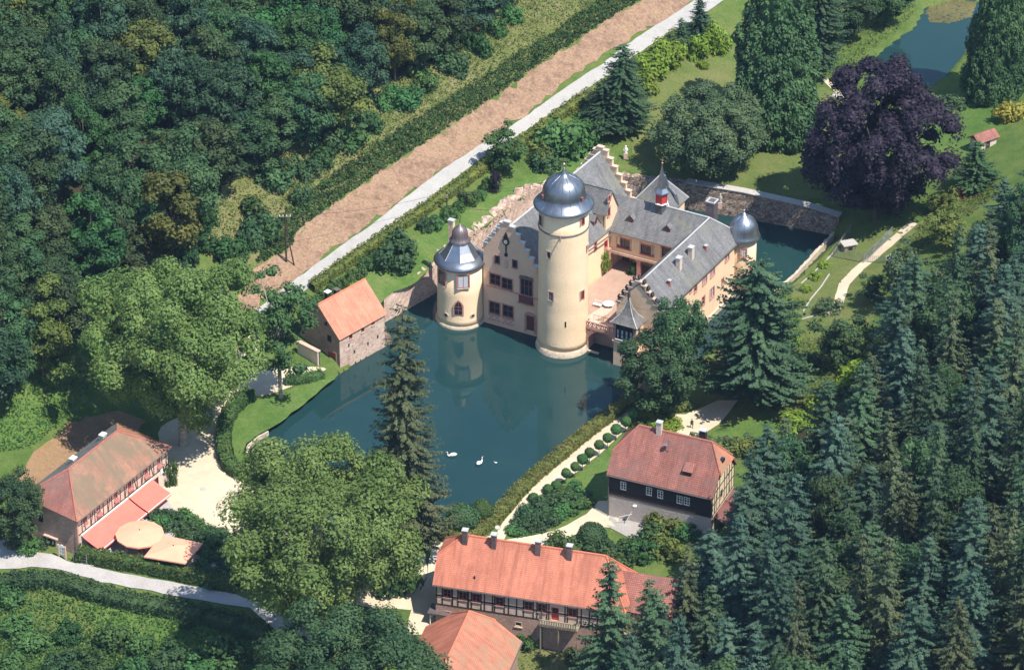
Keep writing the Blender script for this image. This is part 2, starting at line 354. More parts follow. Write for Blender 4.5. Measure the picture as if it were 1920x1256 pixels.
def prismg(poly, z0, z1):
    n = len(poly); V = [(x,y,z0) for x,y in poly]+[(x,y,z1) for x,y in poly]
    return V, [tuple(reversed(range(n))), tuple(range(n,2*n))]+[(i,(i+1)%n,n+(i+1)%n,n+i) for i in range(n)]
def slabg(pts, th):
    """flat polygon thickened downwards along its normal"""
    P = [np.array(p,float) for p in pts]; nrm = np.zeros(3)
    for i in range(len(P)): nrm += np.cross(P[i], P[(i+1)%len(P)])
    nrm /= np.linalg.norm(nrm)
    if nrm[2] < 0: P = P[::-1]; nrm = -nrm
    n = len(P); V = P+[p-nrm*th for p in P]
    return V, [tuple(range(n)), tuple(reversed(range(n,2*n)))]+[(i,n+i,n+(i+1)%n,(i+1)%n) for i in range(n)]
def roofpart(T, pts, mat, th=.22, name='roof', parent=None):
    V, F = slabg(pts, th); P = np.array(V); n = np.cross(P[1]-P[0], P[2]-P[0]); n /= np.linalg.norm(n)
    if n[2] < 0: n = -n
    e = np.cross((0,0,1), n); e /= (np.linalg.norm(e)+1e-9); up = np.cross(n, e)
    uv = [(P[i]@e, P[i]@up) for f in F for i in f]
    return T.part(name, V, F, mat, parent, uv)
def onwall(A, B, s, n, z):
    A = np.array(A[:2],float); B = np.array(B[:2],float); t = (B-A)/np.linalg.norm(B-A); nr = np.array([t[1],-t[0]])
    q = A+t*s+nr*n; return (q[0],q[1],z)
def wbox(A, B, s0, s1, n0, n1, z0, z1):
    V = [onwall(A,B,s,n,z) for z in (z0,z1) for s,n in ((s0,n0),(s1,n0),(s1,n1),(s0,n1))]
    return V, [(0,1,2,3),(7,6,5,4),(4,5,1,0),(5,6,2,1),(6,7,3,2),(7,4,0,3)]
def wbar(A, B, s0, z0, s1, z1, w, n0, n1):
    d = np.array([s1-s0,z1-z0]); L = np.linalg.norm(d); d /= L; q = np.array([-d[1],d[0]])*w/2
    c = [(s0+q[0],z0+q[1]),(s0-q[0],z0-q[1]),(s1-q[0],z1-q[1]),(s1+q[0],z1+q[1])]
    V = [onwall(A,B,s,n,z) for n in (n0,n1) for s,z in c]
    return V, [(3,2,1,0),(4,5,6,7),(0,1,5,4),(1,2,6,5),(2,3,7,6),(3,0,4,7)]
def wall(T, A, B, z0, z1, ops=(), mat='cream', depth=.22, name='wall'):
    """wall face from A to B (outside on the right) with real openings; ops = (s, zc, w, h)"""
    L = float(np.linalg.norm(np.array(B[:2])-np.array(A[:2])))
    xs = sorted({0,L,*[o[0]-o[2]/2 for o in ops],*[o[0]+o[2]/2 for o in ops]}); zs = sorted({z0,z1,*[o[1]-o[3]/2 for o in ops],*[o[1]+o[3]/2 for o in ops]})
    xs = [x for x in xs if -1e-6 <= x <= L+1e-6]; zs = [z for z in zs if z0-1e-6 <= z <= z1+1e-6]
    V, F = [], []
    def quad(a,b_,c,d):
        k = len(V); V.extend([a,b_,c,d]); F.append((k,k+1,k+2,k+3))
    for i in range(len(xs)-1):
        for j in range(len(zs)-1):
            cx, cz = (xs[i]+xs[i+1])/2, (zs[j]+zs[j+1])/2
            if any(abs(cx-o[0]) < o[2]/2 and abs(cz-o[1]) < o[3]/2 for o in ops): continue
            quad(*[onwall(A,B,s,0,z) for s,z in ((xs[i],zs[j]),(xs[i+1],zs[j]),(xs[i+1],zs[j+1]),(xs[i],zs[j+1]))])
    for s,zc,w,h,*_ in ops:
        a,b_,c,d = s-w/2,s+w/2,zc-h/2,zc+h/2
        for (p,q) in (((a,c),(b_,c)),((b_,c),(b_,d)),((b_,d),(a,d)),((a,d),(a,c))):
            quad(onwall(A,B,p[0],0,p[1]),onwall(A,B,q[0],0,q[1]),onwall(A,B,q[0],-depth,q[1]),onwall(A,B,p[0],-depth,p[1]))
    return T.part(name, V, F, mat)
def window(T, A, B, s, zc, w, h, frame='frame_red', pane='glass', depth=.16, cols=2, rows=2, fw=.12, sill='sandstone', shutters=None, name='window', surround=None):
    """frame set into the wall, glass behind it, sill below; the frame is the part, pane/sill/shutters its sub-parts"""
    g = [wbox(A,B,s-w/2,s-w/2+fw,-depth,.03,zc-h/2,zc+h/2), wbox(A,B,s+w/2-fw,s+w/2,-depth,.03,zc-h/2,zc+h/2),
         wbox(A,B,s-w/2+fw,s+w/2-fw,-depth,.03,zc+h/2-fw,zc+h/2), wbox(A,B,s-w/2+fw,s+w/2-fw,-depth,.03,zc-h/2,zc-h/2+fw)]
    for i in range(1,cols): x = s-w/2+w*i/cols; g.append(wbox(A,B,x-.05,x+.05,-depth,-.03,zc-h/2+fw,zc+h/2-fw))
    for j in range(1,rows): z = zc-h/2+h*j/rows; g.append(wbox(A,B,s-w/2+fw,s+w/2-fw,-depth,-.05,z-.03,z+.03))
    o = T.multi(name, g, frame)
    T.multi('pane', [wbox(A,B,s-w/2+fw*.5,s+w/2-fw*.5,-depth-.03,-depth+.03,zc-h/2+fw*.5,zc+h/2-fw*.5)], pane, o)
    if sill: T.multi('sill', [wbox(A,B,s-w/2-.1,s+w/2+.1,-.02,.14,zc-h/2-.14,zc-h/2-.01)], sill, o)
    if surround:
        k = .16; T.multi('surround', [wbox(A,B,s-w/2-k,s-w/2-.003,-.02,.05,zc-h/2-k,zc+h/2+k),wbox(A,B,s+w/2+.003,s+w/2+k,-.02,.05,zc-h/2-k,zc+h/2+k),wbox(A,B,s-w/2-.003,s+w/2+.003,-.02,.048,zc+h/2+.003,zc+h/2+k)], surround, o)
    if shutters:
        for e in (-1,1):
            x = s+e*(w/2+w*.24+.04); T.multi('shutter', [wbox(A,B,x-w*.22,x+w*.22,.01,.07,zc-h/2,zc+h/2)], shutters, o)
    return o
def beams(T, A, B, lst, mat='timber', w=.2, name='timber_beam'):
    for s0,z0,s1,z1 in lst: T.multi(name, [wbar(A,B,s0,z0,s1,z1,w,-.05,.045)], mat)
def chimney(T, x, y, z0, z1, w=.8, d=.6, mat='grey_render', cap='lead_flash', parent=None):
    o = T.box('chimney', x-w/2,x+w/2,y-d/2,y+d/2,z0,z1,mat,parent)
    T.box('cap', x-w/2-.1,x+w/2+.1,y-d/2-.1,y+d/2+.1,z1+.002,z1+.12,cap,o)
    return o
# ================================================================== SETTING
def inpoly(P, poly):
    P = np.asarray(P, float); poly = np.asarray(poly, float); x, y = P[:,0], P[:,1]; r = np.zeros(len(P), bool)
    j = len(poly)-1
    for i in range(len(poly)):
        xi, yi = poly[i]; xj, yj = poly[j]
        c = ((yi > y) != (yj > y)) & (x < (xj-xi)*(y-yi)/((yj-yi) if yj != yi else 1e-9)+xi); r ^= c; j = i
    return r
def cuv(l): return [tuple(CW(u,v)[:2]) for u,v in l]
def pz(l, z=0): return [tuple(PZ(a,b,z)[:2]) for a,b in l]
MOAT_N = [(-29.5,-7.6),(-28.2,-2),(-27,3),(-25.2,15),(-24,24),(-23.2,31),(-20,38),(-12,47.5),(-2,50.3),(8,52),(19,53.3),(25.6,54)]
POND = pz([(1180,750),(1100,802),(1000,884),(920,952),(880,985),(820,982),(790,965),(700,900),(600,866),(500,862),(462,852),(466,832),(490,816),(530,790),(575,752),(640,706),(722,650)])+cuv(MOAT_N)+pz([(1561,449),(1487,524),(1420,572),(1350,640),(1270,702)])
POND2_PX = [(1640,112),(1690,70),(1718,52),(1736,16),(1790,-2),(1850,5),(1838,60),(1806,104),(1775,142),(1745,162),(1690,150)]
P2Z = h1(*G(1740,90)[:2])-.15
POND2 = pz(POND2_PX, P2Z)
def smoothline(pts, n=6, closed=True):
    """Catmull-Rom through the points"""
    P = np.array(pts, float); out = []; k = len(P)
    for i in range(k if closed else k-1):
        p0,p1,p2,p3 = (P[(i-1)%k],P[i],P[(i+1)%k],P[(i+2)%k]) if closed else (P[max(i-1,0)],P[i],P[i+1],P[min(i+2,k-1)])
        for t in np.linspace(0,1,n,endpoint=False):
            out.append(.5*((2*p1)+(-p0+p2)*t+(2*p0-5*p1+4*p2-p3)*t*t+(-p0+3*p1-3*p2+p3)*t**3))
    if not closed: out.append(P[-1])
    return np.array(out)
def offset_poly(poly, d):
    P = np.array(poly); k = len(P); A = .5*np.sum(P[:,0]*np.roll(P[:,1],-1)-np.roll(P[:,0],-1)*P[:,1]); out = []
    for i in range(k):
        e = P[(i+1)%k]-P[i-1]; e = e/(np.linalg.norm(e)+1e-9); n = np.array([e[1],-e[0]])*(1 if A > 0 else -1); out.append(P[i]+n*d)
    return out
def axis_coords(lo, hi, flo, fhi, fine, far):
    a = list(np.arange(flo, fhi, fine)); s = fine; x = fhi
    while x < hi: a.append(x); s *= 1.35; x += min(s, far)
    s = fine; x = flo-fine; pre = []
    while x > lo: pre.append(x); s *= 1.35; x -= min(s, far)
    return np.array(pre[::-1]+a)
gx = axis_coords(-700, 700, -104, 116, .85, 60); gy = axis_coords(-400, 900, -82, 175, .85, 60)
XX, YY = np.meshgrid(gx, gy); XY = np.c_[XX.ravel(), YY.ravel()]
ZZ = hgt(XY)
far = np.maximum(np.abs(XY[:,0])-150, 0)+np.maximum(XY[:,1]-230,0)+np.maximum(-110-XY[:,1],0)
ZZ = np.where(far > 0, ZZ*np.exp(-far/220)+18*(1-np.exp(-far/220)), ZZ)
ZZ = ZZ+.09*np.sin(XY[:,0]*.9+1.3*np.sin(XY[:,1]*.5))*np.sin(XY[:,1]*.8)
ip0 = inpoly(XY, POND); ip = inpoly(XY, offset_poly(POND, .5)); ZZ = np.where(ip, -1.3, np.maximum(ZZ, .35) if False else ZZ)
near = np.where((~ip) & (ZZ < .5) & (XY[:,1] > PZ(960,1000,0)[1]-6) & (np.abs(XY[:,0]) < 60)); ZZ[near] = .5
# natural banks slope gently down to the water where no wall holds them
_pd = np.array(POND); _seg = [i for i in range(len(_pd)) if not (16 <= i <= 28)]
sel = np.where((XY[:,0] > -75) & (XY[:,0] < 75) & (XY[:,1] > -60) & (XY[:,1] < 75))[0]; Dm = np.full(len(sel),1e9); Dw = np.full(len(sel),1e9); S_ = XY[sel]
for i in range(len(_pd)):
    a_, b_ = _pd[i], _pd[(i+1)%len(_pd)]; ab = b_-a_; t_ = np.clip(((S_-a_)@ab)/(ab@ab),0,1); dd = np.linalg.norm(S_-a_-t_[:,None]*ab,axis=1)
    if i in _seg: Dm = np.minimum(Dm,dd)
    else: Dw = np.minimum(Dw,dd)
bank = (Dm < Dw) & (Dm < 4); ins_ = ip0[sel]
ZZ[sel] = np.where(bank & ~ins_, np.minimum(ZZ[sel], -.12+Dm*.85), np.where(bank & ins_, np.maximum(-1.3,-.12-Dm*.85), ZZ[sel]))
ip2 = inpoly(XY, POND2); ZZ = np.where(ip2, P2Z-.9, ZZ)
nx, ny = len(gx), len(gy); idx = np.arange(nx*ny).reshape(ny,nx)
Q = np.stack([idx[:-1,:-1].ravel(), idx[:-1,1:].ravel(), idx[1:,1:].ravel(), idx[1:,:-1].ravel()], 1)
me = fastmesh('ground', np.c_[XY, ZZ], Q, ['grass_ground','pond_mud'], (ip.reshape(ny,nx)[:-1,:-1].ravel() & ip.reshape(ny,nx)[1:,1:].ravel()).astype(int))
me.polygons.foreach_set('use_smooth', np.ones(len(me.polygons), bool))
tag(link('ground', me), kind='structure')
def sheet(name, poly, z, mat, kind='structure'):
    V = [(x,y,z) for x,y in poly]; bm = bmesh.new(); vs = [bm.verts.new(v) for v in V]; f = bm.faces.new(vs)
    bm.normal_update()
    if f.normal.z < 0: f.normal_flip()
    bmesh.ops.triangulate(bm, faces=[f]); me = bpy.data.meshes.new(name); bm.to_mesh(me); bm.free(); me.materials.append(M(mat))
    return tag(link(name, me), kind=kind)
sheet('moat_water', offset_poly(POND, 1.2), 0.0, 'water')
sheet('garden_pond_water', offset_poly(POND2, .5), P2Z, 'water')
def drape(name, poly, mat, off=.05, jit=.0, step=1.6, kind='structure', smooth=0):
    """sheet laid on the terrain; poly in world metres"""
    P = smoothline(poly, smooth) if smooth else np.array(poly, float); pts = []
    for i in range(len(P)):
        a, b_ = P[i], P[(i+1)%len(P)]; n = max(1, int(np.linalg.norm(b_-a)/step))
        for k in range(n): pts.append(a+(b_-a)*k/n)
    pts = np.array(pts)
    if jit: pts = pts+rng.normal(0, jit, pts.shape)
    lo, hi = pts.min(0), pts.max(0); g = np.array([(x,y) for x in np.arange(lo[0],hi[0],step) for y in np.arange(lo[1],hi[1],step)])
    if len(g): g = g[inpoly(g, pts)]
    allp = np.r_[pts, g] if len(g) else pts; k = len(pts)
    r = delaunay_2d_cdt([Vector(p) for p in allp], [(i,(i+1)%k) for i in range(k)], [], 0, 1e-4)
    co = np.array([tuple(v) for v in r[0]]); tri = [t for t in r[2]]; c = np.array([co[list(t)].mean(0) for t in tri]); keep = inpoly(c, pts)
    z = hgt(co)+.09*np.sin(co[:,0]*.9+1.3*np.sin(co[:,1]*.5))*np.sin(co[:,1]*.8)+off
    me = mesh(name, np.c_[co, z], [tuple(t) for t, q in zip(tri, keep) if q], mat, smooth=True)
    o = link(name, me); return tag(o, kind=kind)
# strips up the hillside on the left
drape('hay_strip', GP([(445,560),(470,500),(535,472),(560,430),(640,374),(774,284),(907,197),(1068,87),(1195,5),(1250,-45),(1400,-60),(1290,14),(960,232),(800,345),(570,512),(455,596)]), 'hay', .06, .35)
drape('meadow_strip', GP([(360,420),(420,350),(600,235),(740,150),(900,60),(990,-30),(1240,-40),(1195,5),(1068,87),(907,197),(774,284),(640,374),(540,462),(450,500),(380,470)]), 'meadow', .05, .5)
drape('gravel_road', GP([(430,618),(455,598),(570,513),(700,420),(960,236),(1130,120),(1278,18),(1345,-30),(1420,-40),(1330,20),(1290,45),(1140,142),(960,262),(760,410),(620,512),(580,540),(500,592),(460,622)]), 'limestone', .10, .05)
drape('hillside_lawn', GP([(600,575),(660,535),(760,460),(900,372),(1010,320),(1100,268),(1160,290),(1150,310),(1040,335),(985,362),(947,394),(884,440),(815,492),(790,520),(735,550),(640,620)]), 'lawn', .06, .3)
drape('park_lawn', GP([(1225,150),(1300,105),(1420,130),(1560,170),(1600,220),(1560,300),(1560,370),(1480,382),(1380,358),(1290,345),(1210,320),(1180,270)]), 'dry_lawn', .06, .4)
drape('park_lawn', GP([(1700,200),(1760,180),(1840,190),(1905,200),(1890,235),(1800,300),(1740,340),(1690,330)]), 'lawn', .06, .4)
drape('waterside_lawn', GP([(1486,535),(1560,460),(1600,440),(1680,430),(1720,415),(1760,400),(1700,450),(1650,520),(1640,600),(1580,640),(1520,640),(1480,600)]), 'dry_lawn', .06, .3)
drape('garden_path', GP([(1708,415),(1720,420),(1672,462),(1620,505),(1592,535),(1584,560),(1578,580),(1556,594),(1540,588),(1562,572),(1566,555),(1574,530),(1605,500),(1660,455)]), 'gravel', .10, .04, 1.2)
drape('park_path', GP([(1540,150),(1556,165),(1576,182),(1590,190),(1584,180),(1562,158),(1548,146)]), 'gravel', .10, .04)
drape('forecourt', GP([(290,872),(300,800),(380,760),(420,700),(455,640),(440,622),(478,602),(486,640),(470,690),(540,690),(608,688),(614,694),(570,716),(510,740),(462,748),(425,790),(416,850),(424,884),(460,910),(520,930),(600,960),(700,1000),(800,1008),(800,1080),(770,1145),(700,1140),(570,1112),(520,1060),(425,996),(330,965),(275,950),(250,960),(215,940)]), 'gravel', .07, .12)
drape('terrace_paving', GP([(140,1062),(150,1000),(215,935),(290,905),(330,962),(420,1000),(440,1060),(420,1095),(300,1070)]), 'asphalt', .11, .05)
drape('village_road', GP([(-60,985),(-10,990),(40,1030),(95,1040),(144,1058),(230,1075),(321,1091),(445,1115),(520,1150),(600,1200),(560,1215),(468,1141),(368,1125),(284,1108),(187,1091),(114,1068),(60,1064),(-60,1072)]), 'asphalt', .13, .08)
drape('bank_lawn', GP([(418,850),(430,795),(468,752),(520,742),(575,716),(636,702),(570,758),(525,792),(488,815),(462,832),(455,850),(460,890),(440,890)]), 'lawn', .09, .1)
drape('lakeside_path', GP([(812,1012),(880,1016),(930,1000),(943,980),(1008,904),(1090,831),(1182,760),(1200,752),(1244,774),(1285,778),(1345,752),(1385,750),(1350,795),(1328,808),(1304,826),(1268,818),(1272,792),(1250,776),(1205,768),(1188,792),(1140,838),(1080,886),(1000,936),(957,984),(944,1013),(1016,1001),(1062,985),(1100,965),(1130,930),(1160,925),(1160,990),(1112,986),(1084,1002),(1030,1026),(990,1040),(830,1050),(818,1120),(820,1190),(760,1190),(770,1145),(800,1085),(806,1040)]), 'gravel', .09, .05)
drape('front_yard', GP([(1138,985),(1150,930),(1345,975),(1345,1010),(1250,1000),(1180,1010)]), 'yard_grey', .10, .08)
drape('clipped_lawn', GP([(1192,790),(1205,772),(1200,830),(1160,850),(1140,890),(1140,940),(1100,940),(1060,925),(1030,920),(1085,888),(1145,840)]), 'lawn', .12, .05)
drape('sloping_lawn', GP([(1330,815),(1390,785),(1450,775),(1470,830),(1400,850),(1350,840)]), 'lawn', .08, .3)
drape('house_garden', GP([(940,1210),(1000,1170),(1110,1180),(1130,1215),(1080,1275),(960,1275)]), 'meadow', .08, .3)
drape('roadside_lawn', GP([(170,1105),(260,1120),(330,1145),(400,1180),(420,1215),(330,1225),(230,1200),(160,1160)]), 'lawn', .10, .4)
drape('left_meadow', GP([(-40,770),(80,690),(140,640),(215,600),(215,660),(150,760),(60,830),(-40,850)]), 'lawn', .06, .5)
drape('ploughed_patch', GP([(20,900),(60,850),(130,790),(215,770),(280,790),(250,820),(60,930)]), 'soil', .08, .3)
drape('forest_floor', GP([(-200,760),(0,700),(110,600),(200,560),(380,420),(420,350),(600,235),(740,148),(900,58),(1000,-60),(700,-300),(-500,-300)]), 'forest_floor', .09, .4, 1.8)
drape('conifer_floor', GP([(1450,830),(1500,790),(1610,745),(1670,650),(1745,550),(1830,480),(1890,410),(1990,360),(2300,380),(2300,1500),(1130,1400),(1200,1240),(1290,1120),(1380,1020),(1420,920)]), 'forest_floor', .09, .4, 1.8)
# retaining walls of the moat
def walkwall(name, label, line, ztop, zbot, th, mat, cat='wall', jag=.25, seg=.55, coping=None):
    """masonry wall along a world polyline with an uneven crown; ztop: number or list per point"""
    P = np.array(line, float); zt = np.array(ztop if hasattr(ztop,'__len__') else [ztop]*len(P), float)
    d = np.r_[0, np.cumsum(np.linalg.norm(np.diff(P,axis=0),axis=1))]; n = max(2, int(d[-1]/seg)); s = np.linspace(0, d[-1], n+1)
    C = np.c_[np.interp(s,d,P[:,0]), np.interp(s,d,P[:,1])]; Z = np.interp(s,d,zt)
    t = np.gradient(C, axis=0); t /= np.linalg.norm(t,axis=1)[:,None]; nr = np.c_[t[:,1],-t[:,0]]
    T = Thing(name, label, cat, (C[0,0],C[0,1],zbot)); rows = 9; V = []; F = []
    ring = []
    for k in range(rows): f = k/(rows-1); ring.append((.0+.25*(1-f)*1.0, f))      # battered outer face
    for i in range(n+1):
        top = Z[i]+rng.normal(0,jag*.5)
        for o_, f in ring: q = C[i]+nr[i]*(o_+rng.normal(0,.05)); V.append((q[0]-C[0,0],q[1]-C[0,1],(top-zbot)*f+(rng.normal(0,.04) if 0<f<1 else 0)))
        q = C[i]-nr[i]*th*.5; V.append((q[0]-C[0,0],q[1]-C[0,1],top-zbot+rng.normal(.06,jag*.3)))
        q = C[i]-nr[i]*th; V.append((q[0]-C[0,0],q[1]-C[0,1],top-zbot+rng.normal(0,jag*.3))); V.append((q[0]-C[0,0],q[1]-C[0,1],0))
    m_ = rows+3
    for i in range(n):
        for k in range(m_-1): F.append((i*m_+k,(i+1)*m_+k,(i+1)*m_+k+1,i*m_+k+1))
    F += [tuple(range(m_)), tuple(reversed(range(n*m_,n*m_+m_)))]
    T.part('masonry', V, F, mat)
    if coping:
        gs = []
        for i in range(n):
            a, b_ = C[i], C[i+1]; w_ = th*.62; z_ = Z[i]+.12-zbot
            V2 = []
            for p, nn_ in ((a,nr[i]),(b_,nr[i+1])):
                for e in (.12,-th-.12): q = p+nn_*e; V2 += [(q[0]-C[0,0],q[1]-C[0,1],z_),(q[0]-C[0,0],q[1]-C[0,1],z_+.16)]
            gs.append((V2,[(0,1,5,4),(1,3,7,5),(3,2,6,7),(0,4,6,2),(0,2,3,1),(4,5,7,6)]))
        T.multi('coping', gs, coping)
    return T
nl = cuv(MOAT_N)
walkwall('retaining_wall','high rubble stone moat wall between the stone gatehouse roof and the left round tower', nl[:3], [4.6,5.0,5.6], -1.4, 1.4, 'rubble_pink')
walkwall('retaining_wall','ruined rubble wall running up the grassy bank beside the stepped gable house', nl[2:7], [5.6,6.6,7.2,7.4,6.6], -1.4, 1.5, 'rubble_pink', jag=.6)
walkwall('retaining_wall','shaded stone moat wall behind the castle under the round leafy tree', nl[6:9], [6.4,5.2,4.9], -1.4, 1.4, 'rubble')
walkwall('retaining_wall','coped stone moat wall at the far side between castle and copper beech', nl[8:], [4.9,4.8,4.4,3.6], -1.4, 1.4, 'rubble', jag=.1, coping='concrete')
rb = pz([(1561,449),(1487,524),(1440,560)])
walkwall('bank_edging','low stone edging along the right moat bank beside the fenced lawn', rb, [1.6,1.1,1.0], -1.2, .5, 'plinth', 'edging', .08)
walkwall('bank_edging','low curved stone edging of the moat corner by the forecourt hedge', pz([(500,814),(478,826),(463,842),(461,858)]), .75, -1.2, .5, 'plinth', 'edging', .05)
# ================================================================== CASTLE (own frame u, v, z)
def CT(name, label, cat, u, v, group=None):
    T = Thing(name, label, cat, CW(u,v,0), CROT, group); T.off = np.array([u,v,0.0]); return T
def z1(x,y): return (780+x/4.8, 240+y/4.8)
def z2(x,y): return (780+x/4.8, 430+y/4.8)
def z3(x,y): return (1080+x/4.8, 300+y/4.8)
def z4(x,y): return (860+x/9.66, 390+y/9.66)
def zc(x,y): return (1100+x/11.42, 420+y/11.42)
def zo(x,y): return (1090+x/7.39, 510+y/7.39)
def wpoly(A, B, pts, n0, n1):
    k = len(pts); V = [onwall(A,B,s,n1,z) for s,z in pts]+[onwall(A,B,s,n0,z) for s,z in pts]
    return V, [tuple(range(k)), tuple(reversed(range(k,2*k)))]+[(i,k+i,k+(i+1)%k,(i+1)%k) for i in range(k)]
def tangent(c, r, a, off=.10):
    d = np.array([math.cos(a), math.sin(a)]); t = np.array([-d[1], d[0]]); q = np.array(c)+d*(r+off)
    return tuple(q-t*10), tuple(q+t*10)
def cwin(T, c, r, px, w, h, **k):
    a, z = T.cyl(c, r, *px); A, B = tangent(c, r, a); k.setdefault('surround','sandstone')
    return window(T, A, B, 10, z, w, h, depth=.07, **k)
def fwin(T, A, B, px, w, h, **k):
    """window applied on a wall plane at a pixel"""
    s, z = T.hit(A, B, *px); n = .07; A2 = onwall(A,B,0,n,0)[:2]; B2 = onwall(A,B,1,n,0)[:2]
    return window(T, A2, B2, s, z, w, h, depth=.05, **k)
def rayplane(T, p0, p1, p2, px, py):
    o = T.l(CAM); d = T.Rm.T@ray(px,py); p0 = np.array(p0,float); n = np.cross(np.array(p1)-p0, np.array(p2)-p0)
    return o+d*(((p0-o)@n)/(d@n))
def opens(T, A, B, lst): return [(*T.hit(A,B,*p), w, h) for p, w, h in lst]
# ---- keep
T = CT('keep_tower','tall cream plastered round keep with blue-grey domed cap rising from the water','tower',0,0)
T.lathe('plinth', [(4.55,-1.4),(4.5,.25),(4.36,.5),(4.3,.95),(4.05,1.05)], 'plinth', n=48)
prof = [(4.14,1.0)]+[(4.14-.1*i/20+.02*math.sin(i*1.7), 1.0+21.8*i/20) for i in range(1,20)]+[(4.04,22.75),(4.04,26.7)]
T.lathe('wall', prof, 'cream', n=64)
T.lathe('string_course', [(4.03,22.7),(4.17,22.76),(4.19,22.9),(4.03,23.0)], 'gutter', n=64)
T.multi('spout', [tubeg([CW(0,0)*0+np.array([3.0*math.sin(.35)*1.35,-4.0*math.cos(.35)*1.0,22.9]), np.array([1.8,-4.75,22.5])],.12)], 'gutter')
T.lathe('cornice', [(4.03,26.2),(4.3,26.45),(4.35,26.72),(4.03,26.75)], 'sandstone', n=64)
dome = T.lathe('roof', [(4.3,26.68),(4.92,26.72),(4.95,26.86),(4.7,27.15),(4.2,27.55),(3.75,27.95),(3.52,28.3),(3.5,28.7),(3.46,29.2),(3.3,29.9),(2.98,30.55),(2.5,31.1),(1.9,31.5),(1.25,31.8),(.75,32.05),(.45,32.4),(.28,32.9),(.16,33.3),(.02,33.4)], 'lead', n=64)
T.multi('finial', [latheg([(.06,33.2),(.06,33.7),(.2,33.78),(.27,33.95),(.2,34.1),(.05,34.2),(.04,35.1),(.0,35.15)],n=12)], 'copper', dome)
for k in range(16):
    a = 2*math.pi*k/16; pr = [(4.72,27.16),(4.2,27.58),(3.55,28.32),(3.52,28.7),(3.33,29.9),(3.0,30.57),(2.5,31.13),(1.9,31.53),(.76,32.08)]
    T.multi('seam', [tubeg([(r*math.cos(a),r*math.sin(a),z) for r,z in pr],.035,4)], 'lead', dome)
for px in (z1(1148,640), z1(1490,640)):
    a, z = T.cyl((0,0), 3.5, *px); d = np.array([math.cos(a),math.sin(a)]); A, B = tangent((0,0),3.5,a,.35)
    T.multi('hatch', [wbox(A,B,9.8,10.2,-.6,-.1,28.4,28.95), wbox(A,B,9.75,10.25,-.7,-.02,28.952,29.02)], 'frame_red')
for px, w, h, fr in ((z2(1197,230),.75,1.2,'sandstone_pale'),(z2(1216,603),.85,1.7,'sandstone_pale'),(z2(1494,588),.8,1.6,'red_paint'),(z1(1127,832),.9,1.8,'timber'),(z1(1497,840),.8,1.3,'red_paint'),(z2(1541,165),.6,1.1,'sandstone_pale')):
    cwin(T,(0,0),4.08,px,w,h,frame=fr,fw=.09,cols=1 if w<.8 else 2,sill=None,surround='sandstone_pale')
a, z = T.cyl((0,0),4.1,*z2(1345,858)); A, B = tangent((0,0),4.1,a,.02); T.multi('arrow_slit',[wbox(A,B,9.87,10.13,-.3,.03,z-.55,z+.55)],'glass')
# ---- left round tower
c = (-19.0,-.3)
T = CT('round_tower','stout cream round tower with flared bell roof at the left corner of the castle','tower',*c)
T.lathe('plinth', [(4.25,-1.4),(4.2,.2),(4.1,.45),(3.85,.6)], 'plinth', c, 48)
T.lathe('wall', [(4.0,.5),(3.88,1.4),(3.84,6),(3.8,11.5)], 'cream', c, 56)
T.lathe('cornice', [(3.79,10.7),(3.95,10.85),(4.0,11.15),(3.8,11.3)], 'sandstone', c, 48)
rf = T.lathe('roof', [(3.8,11.2),(4.4,11.25),(4.42,11.38),(3.95,11.75),(3.4,12.35)], 'lead', c, 40)
T.lathe('roof_facets', [(3.46,12.3),(2.55,13.4),(1.75,14.5),(1.35,15.1)], 'zinc', c, 8, smooth=False, a0=.5)
for k in range(8):
    a = .5+2*math.pi*k/8; T.multi('seam',[tubeg([(c[0]+r*math.cos(a),c[1]+r*math.sin(a),z) for r,z in [(3.5,12.32),(2.57,13.42),(1.77,14.52),(1.37,15.1)]],.05,4)],'lead_flash',rf)
cap = T.lathe('bell_cap', [(1.3,14.75),(1.78,14.85),(1.8,14.95),(1.5,15.25),(1.33,15.7),(1.3,16.3),(1.15,16.85),(.8,17.25),(.35,17.6),(.12,18.0),(.02,18.1)], 'lead_brown', c, 24)
for k in range(16):
    a = 2*math.pi*k/16; T.multi('seam',[tubeg([(c[0]+r*math.cos(a),c[1]+r*math.sin(a),z) for r,z in [(1.8,14.97),(1.5,15.28),(1.34,15.7),(1.31,16.3),(1.16,16.87),(.8,17.28)]],.03,4)],'gutter',cap)
T.multi('finial',[tubeg([(c[0],c[1],17.9),(c[0],c[1],18.9),(c[0]+.15,c[1],19.3),(c[0],c[1],19.5)],.05,5), latheg([(.02,18.3),(.15,18.42),(.02,18.55)],c,8)],'black_iron',cap)
cwin(T,c,3.84,z2(425,470),1.9,2.4,pane='curtain',cols=2,rows=3,frame='frame_red',sill='sandstone_pale')
cwin(T,c,3.84,z2(236,432),1.7,2.6,cols=2,rows=3,frame='frame_red',sill='sandstone_pale')
a, z = T.cyl(c,3.86,*z2(382,705)); A, B = tangent(c,3.86,a,.06)
def pointed(w,h,z): return [(10-w/2,z-h/2),(10+w/2,z-h/2),(10+w/2,z+h*.12),(10+w*.3,z+h*.34),(10,z+h/2),(10-w*.3,z+h*.34),(10-w/2,z+h*.12)]
o = T.multi('gothic_window',[wpoly(A,B,pointed(1.75,3.0,z),-.2,.0)],'sandstone'); T.multi('pane',[wpoly(A,B,pointed(1.25,2.5,z),-.1,.05)],'glass',o)
T.multi('mullion',[wbox(A,B,9.95,10.05,-.1,.09,z-1.25,z+1.2),wbox(A,B,9.4,10.6,-.1,.085,z-.5,z-.42),wbox(A,B,9.4,10.6,-.1,.085,z+.15,z+.23)],'frame_red',o)
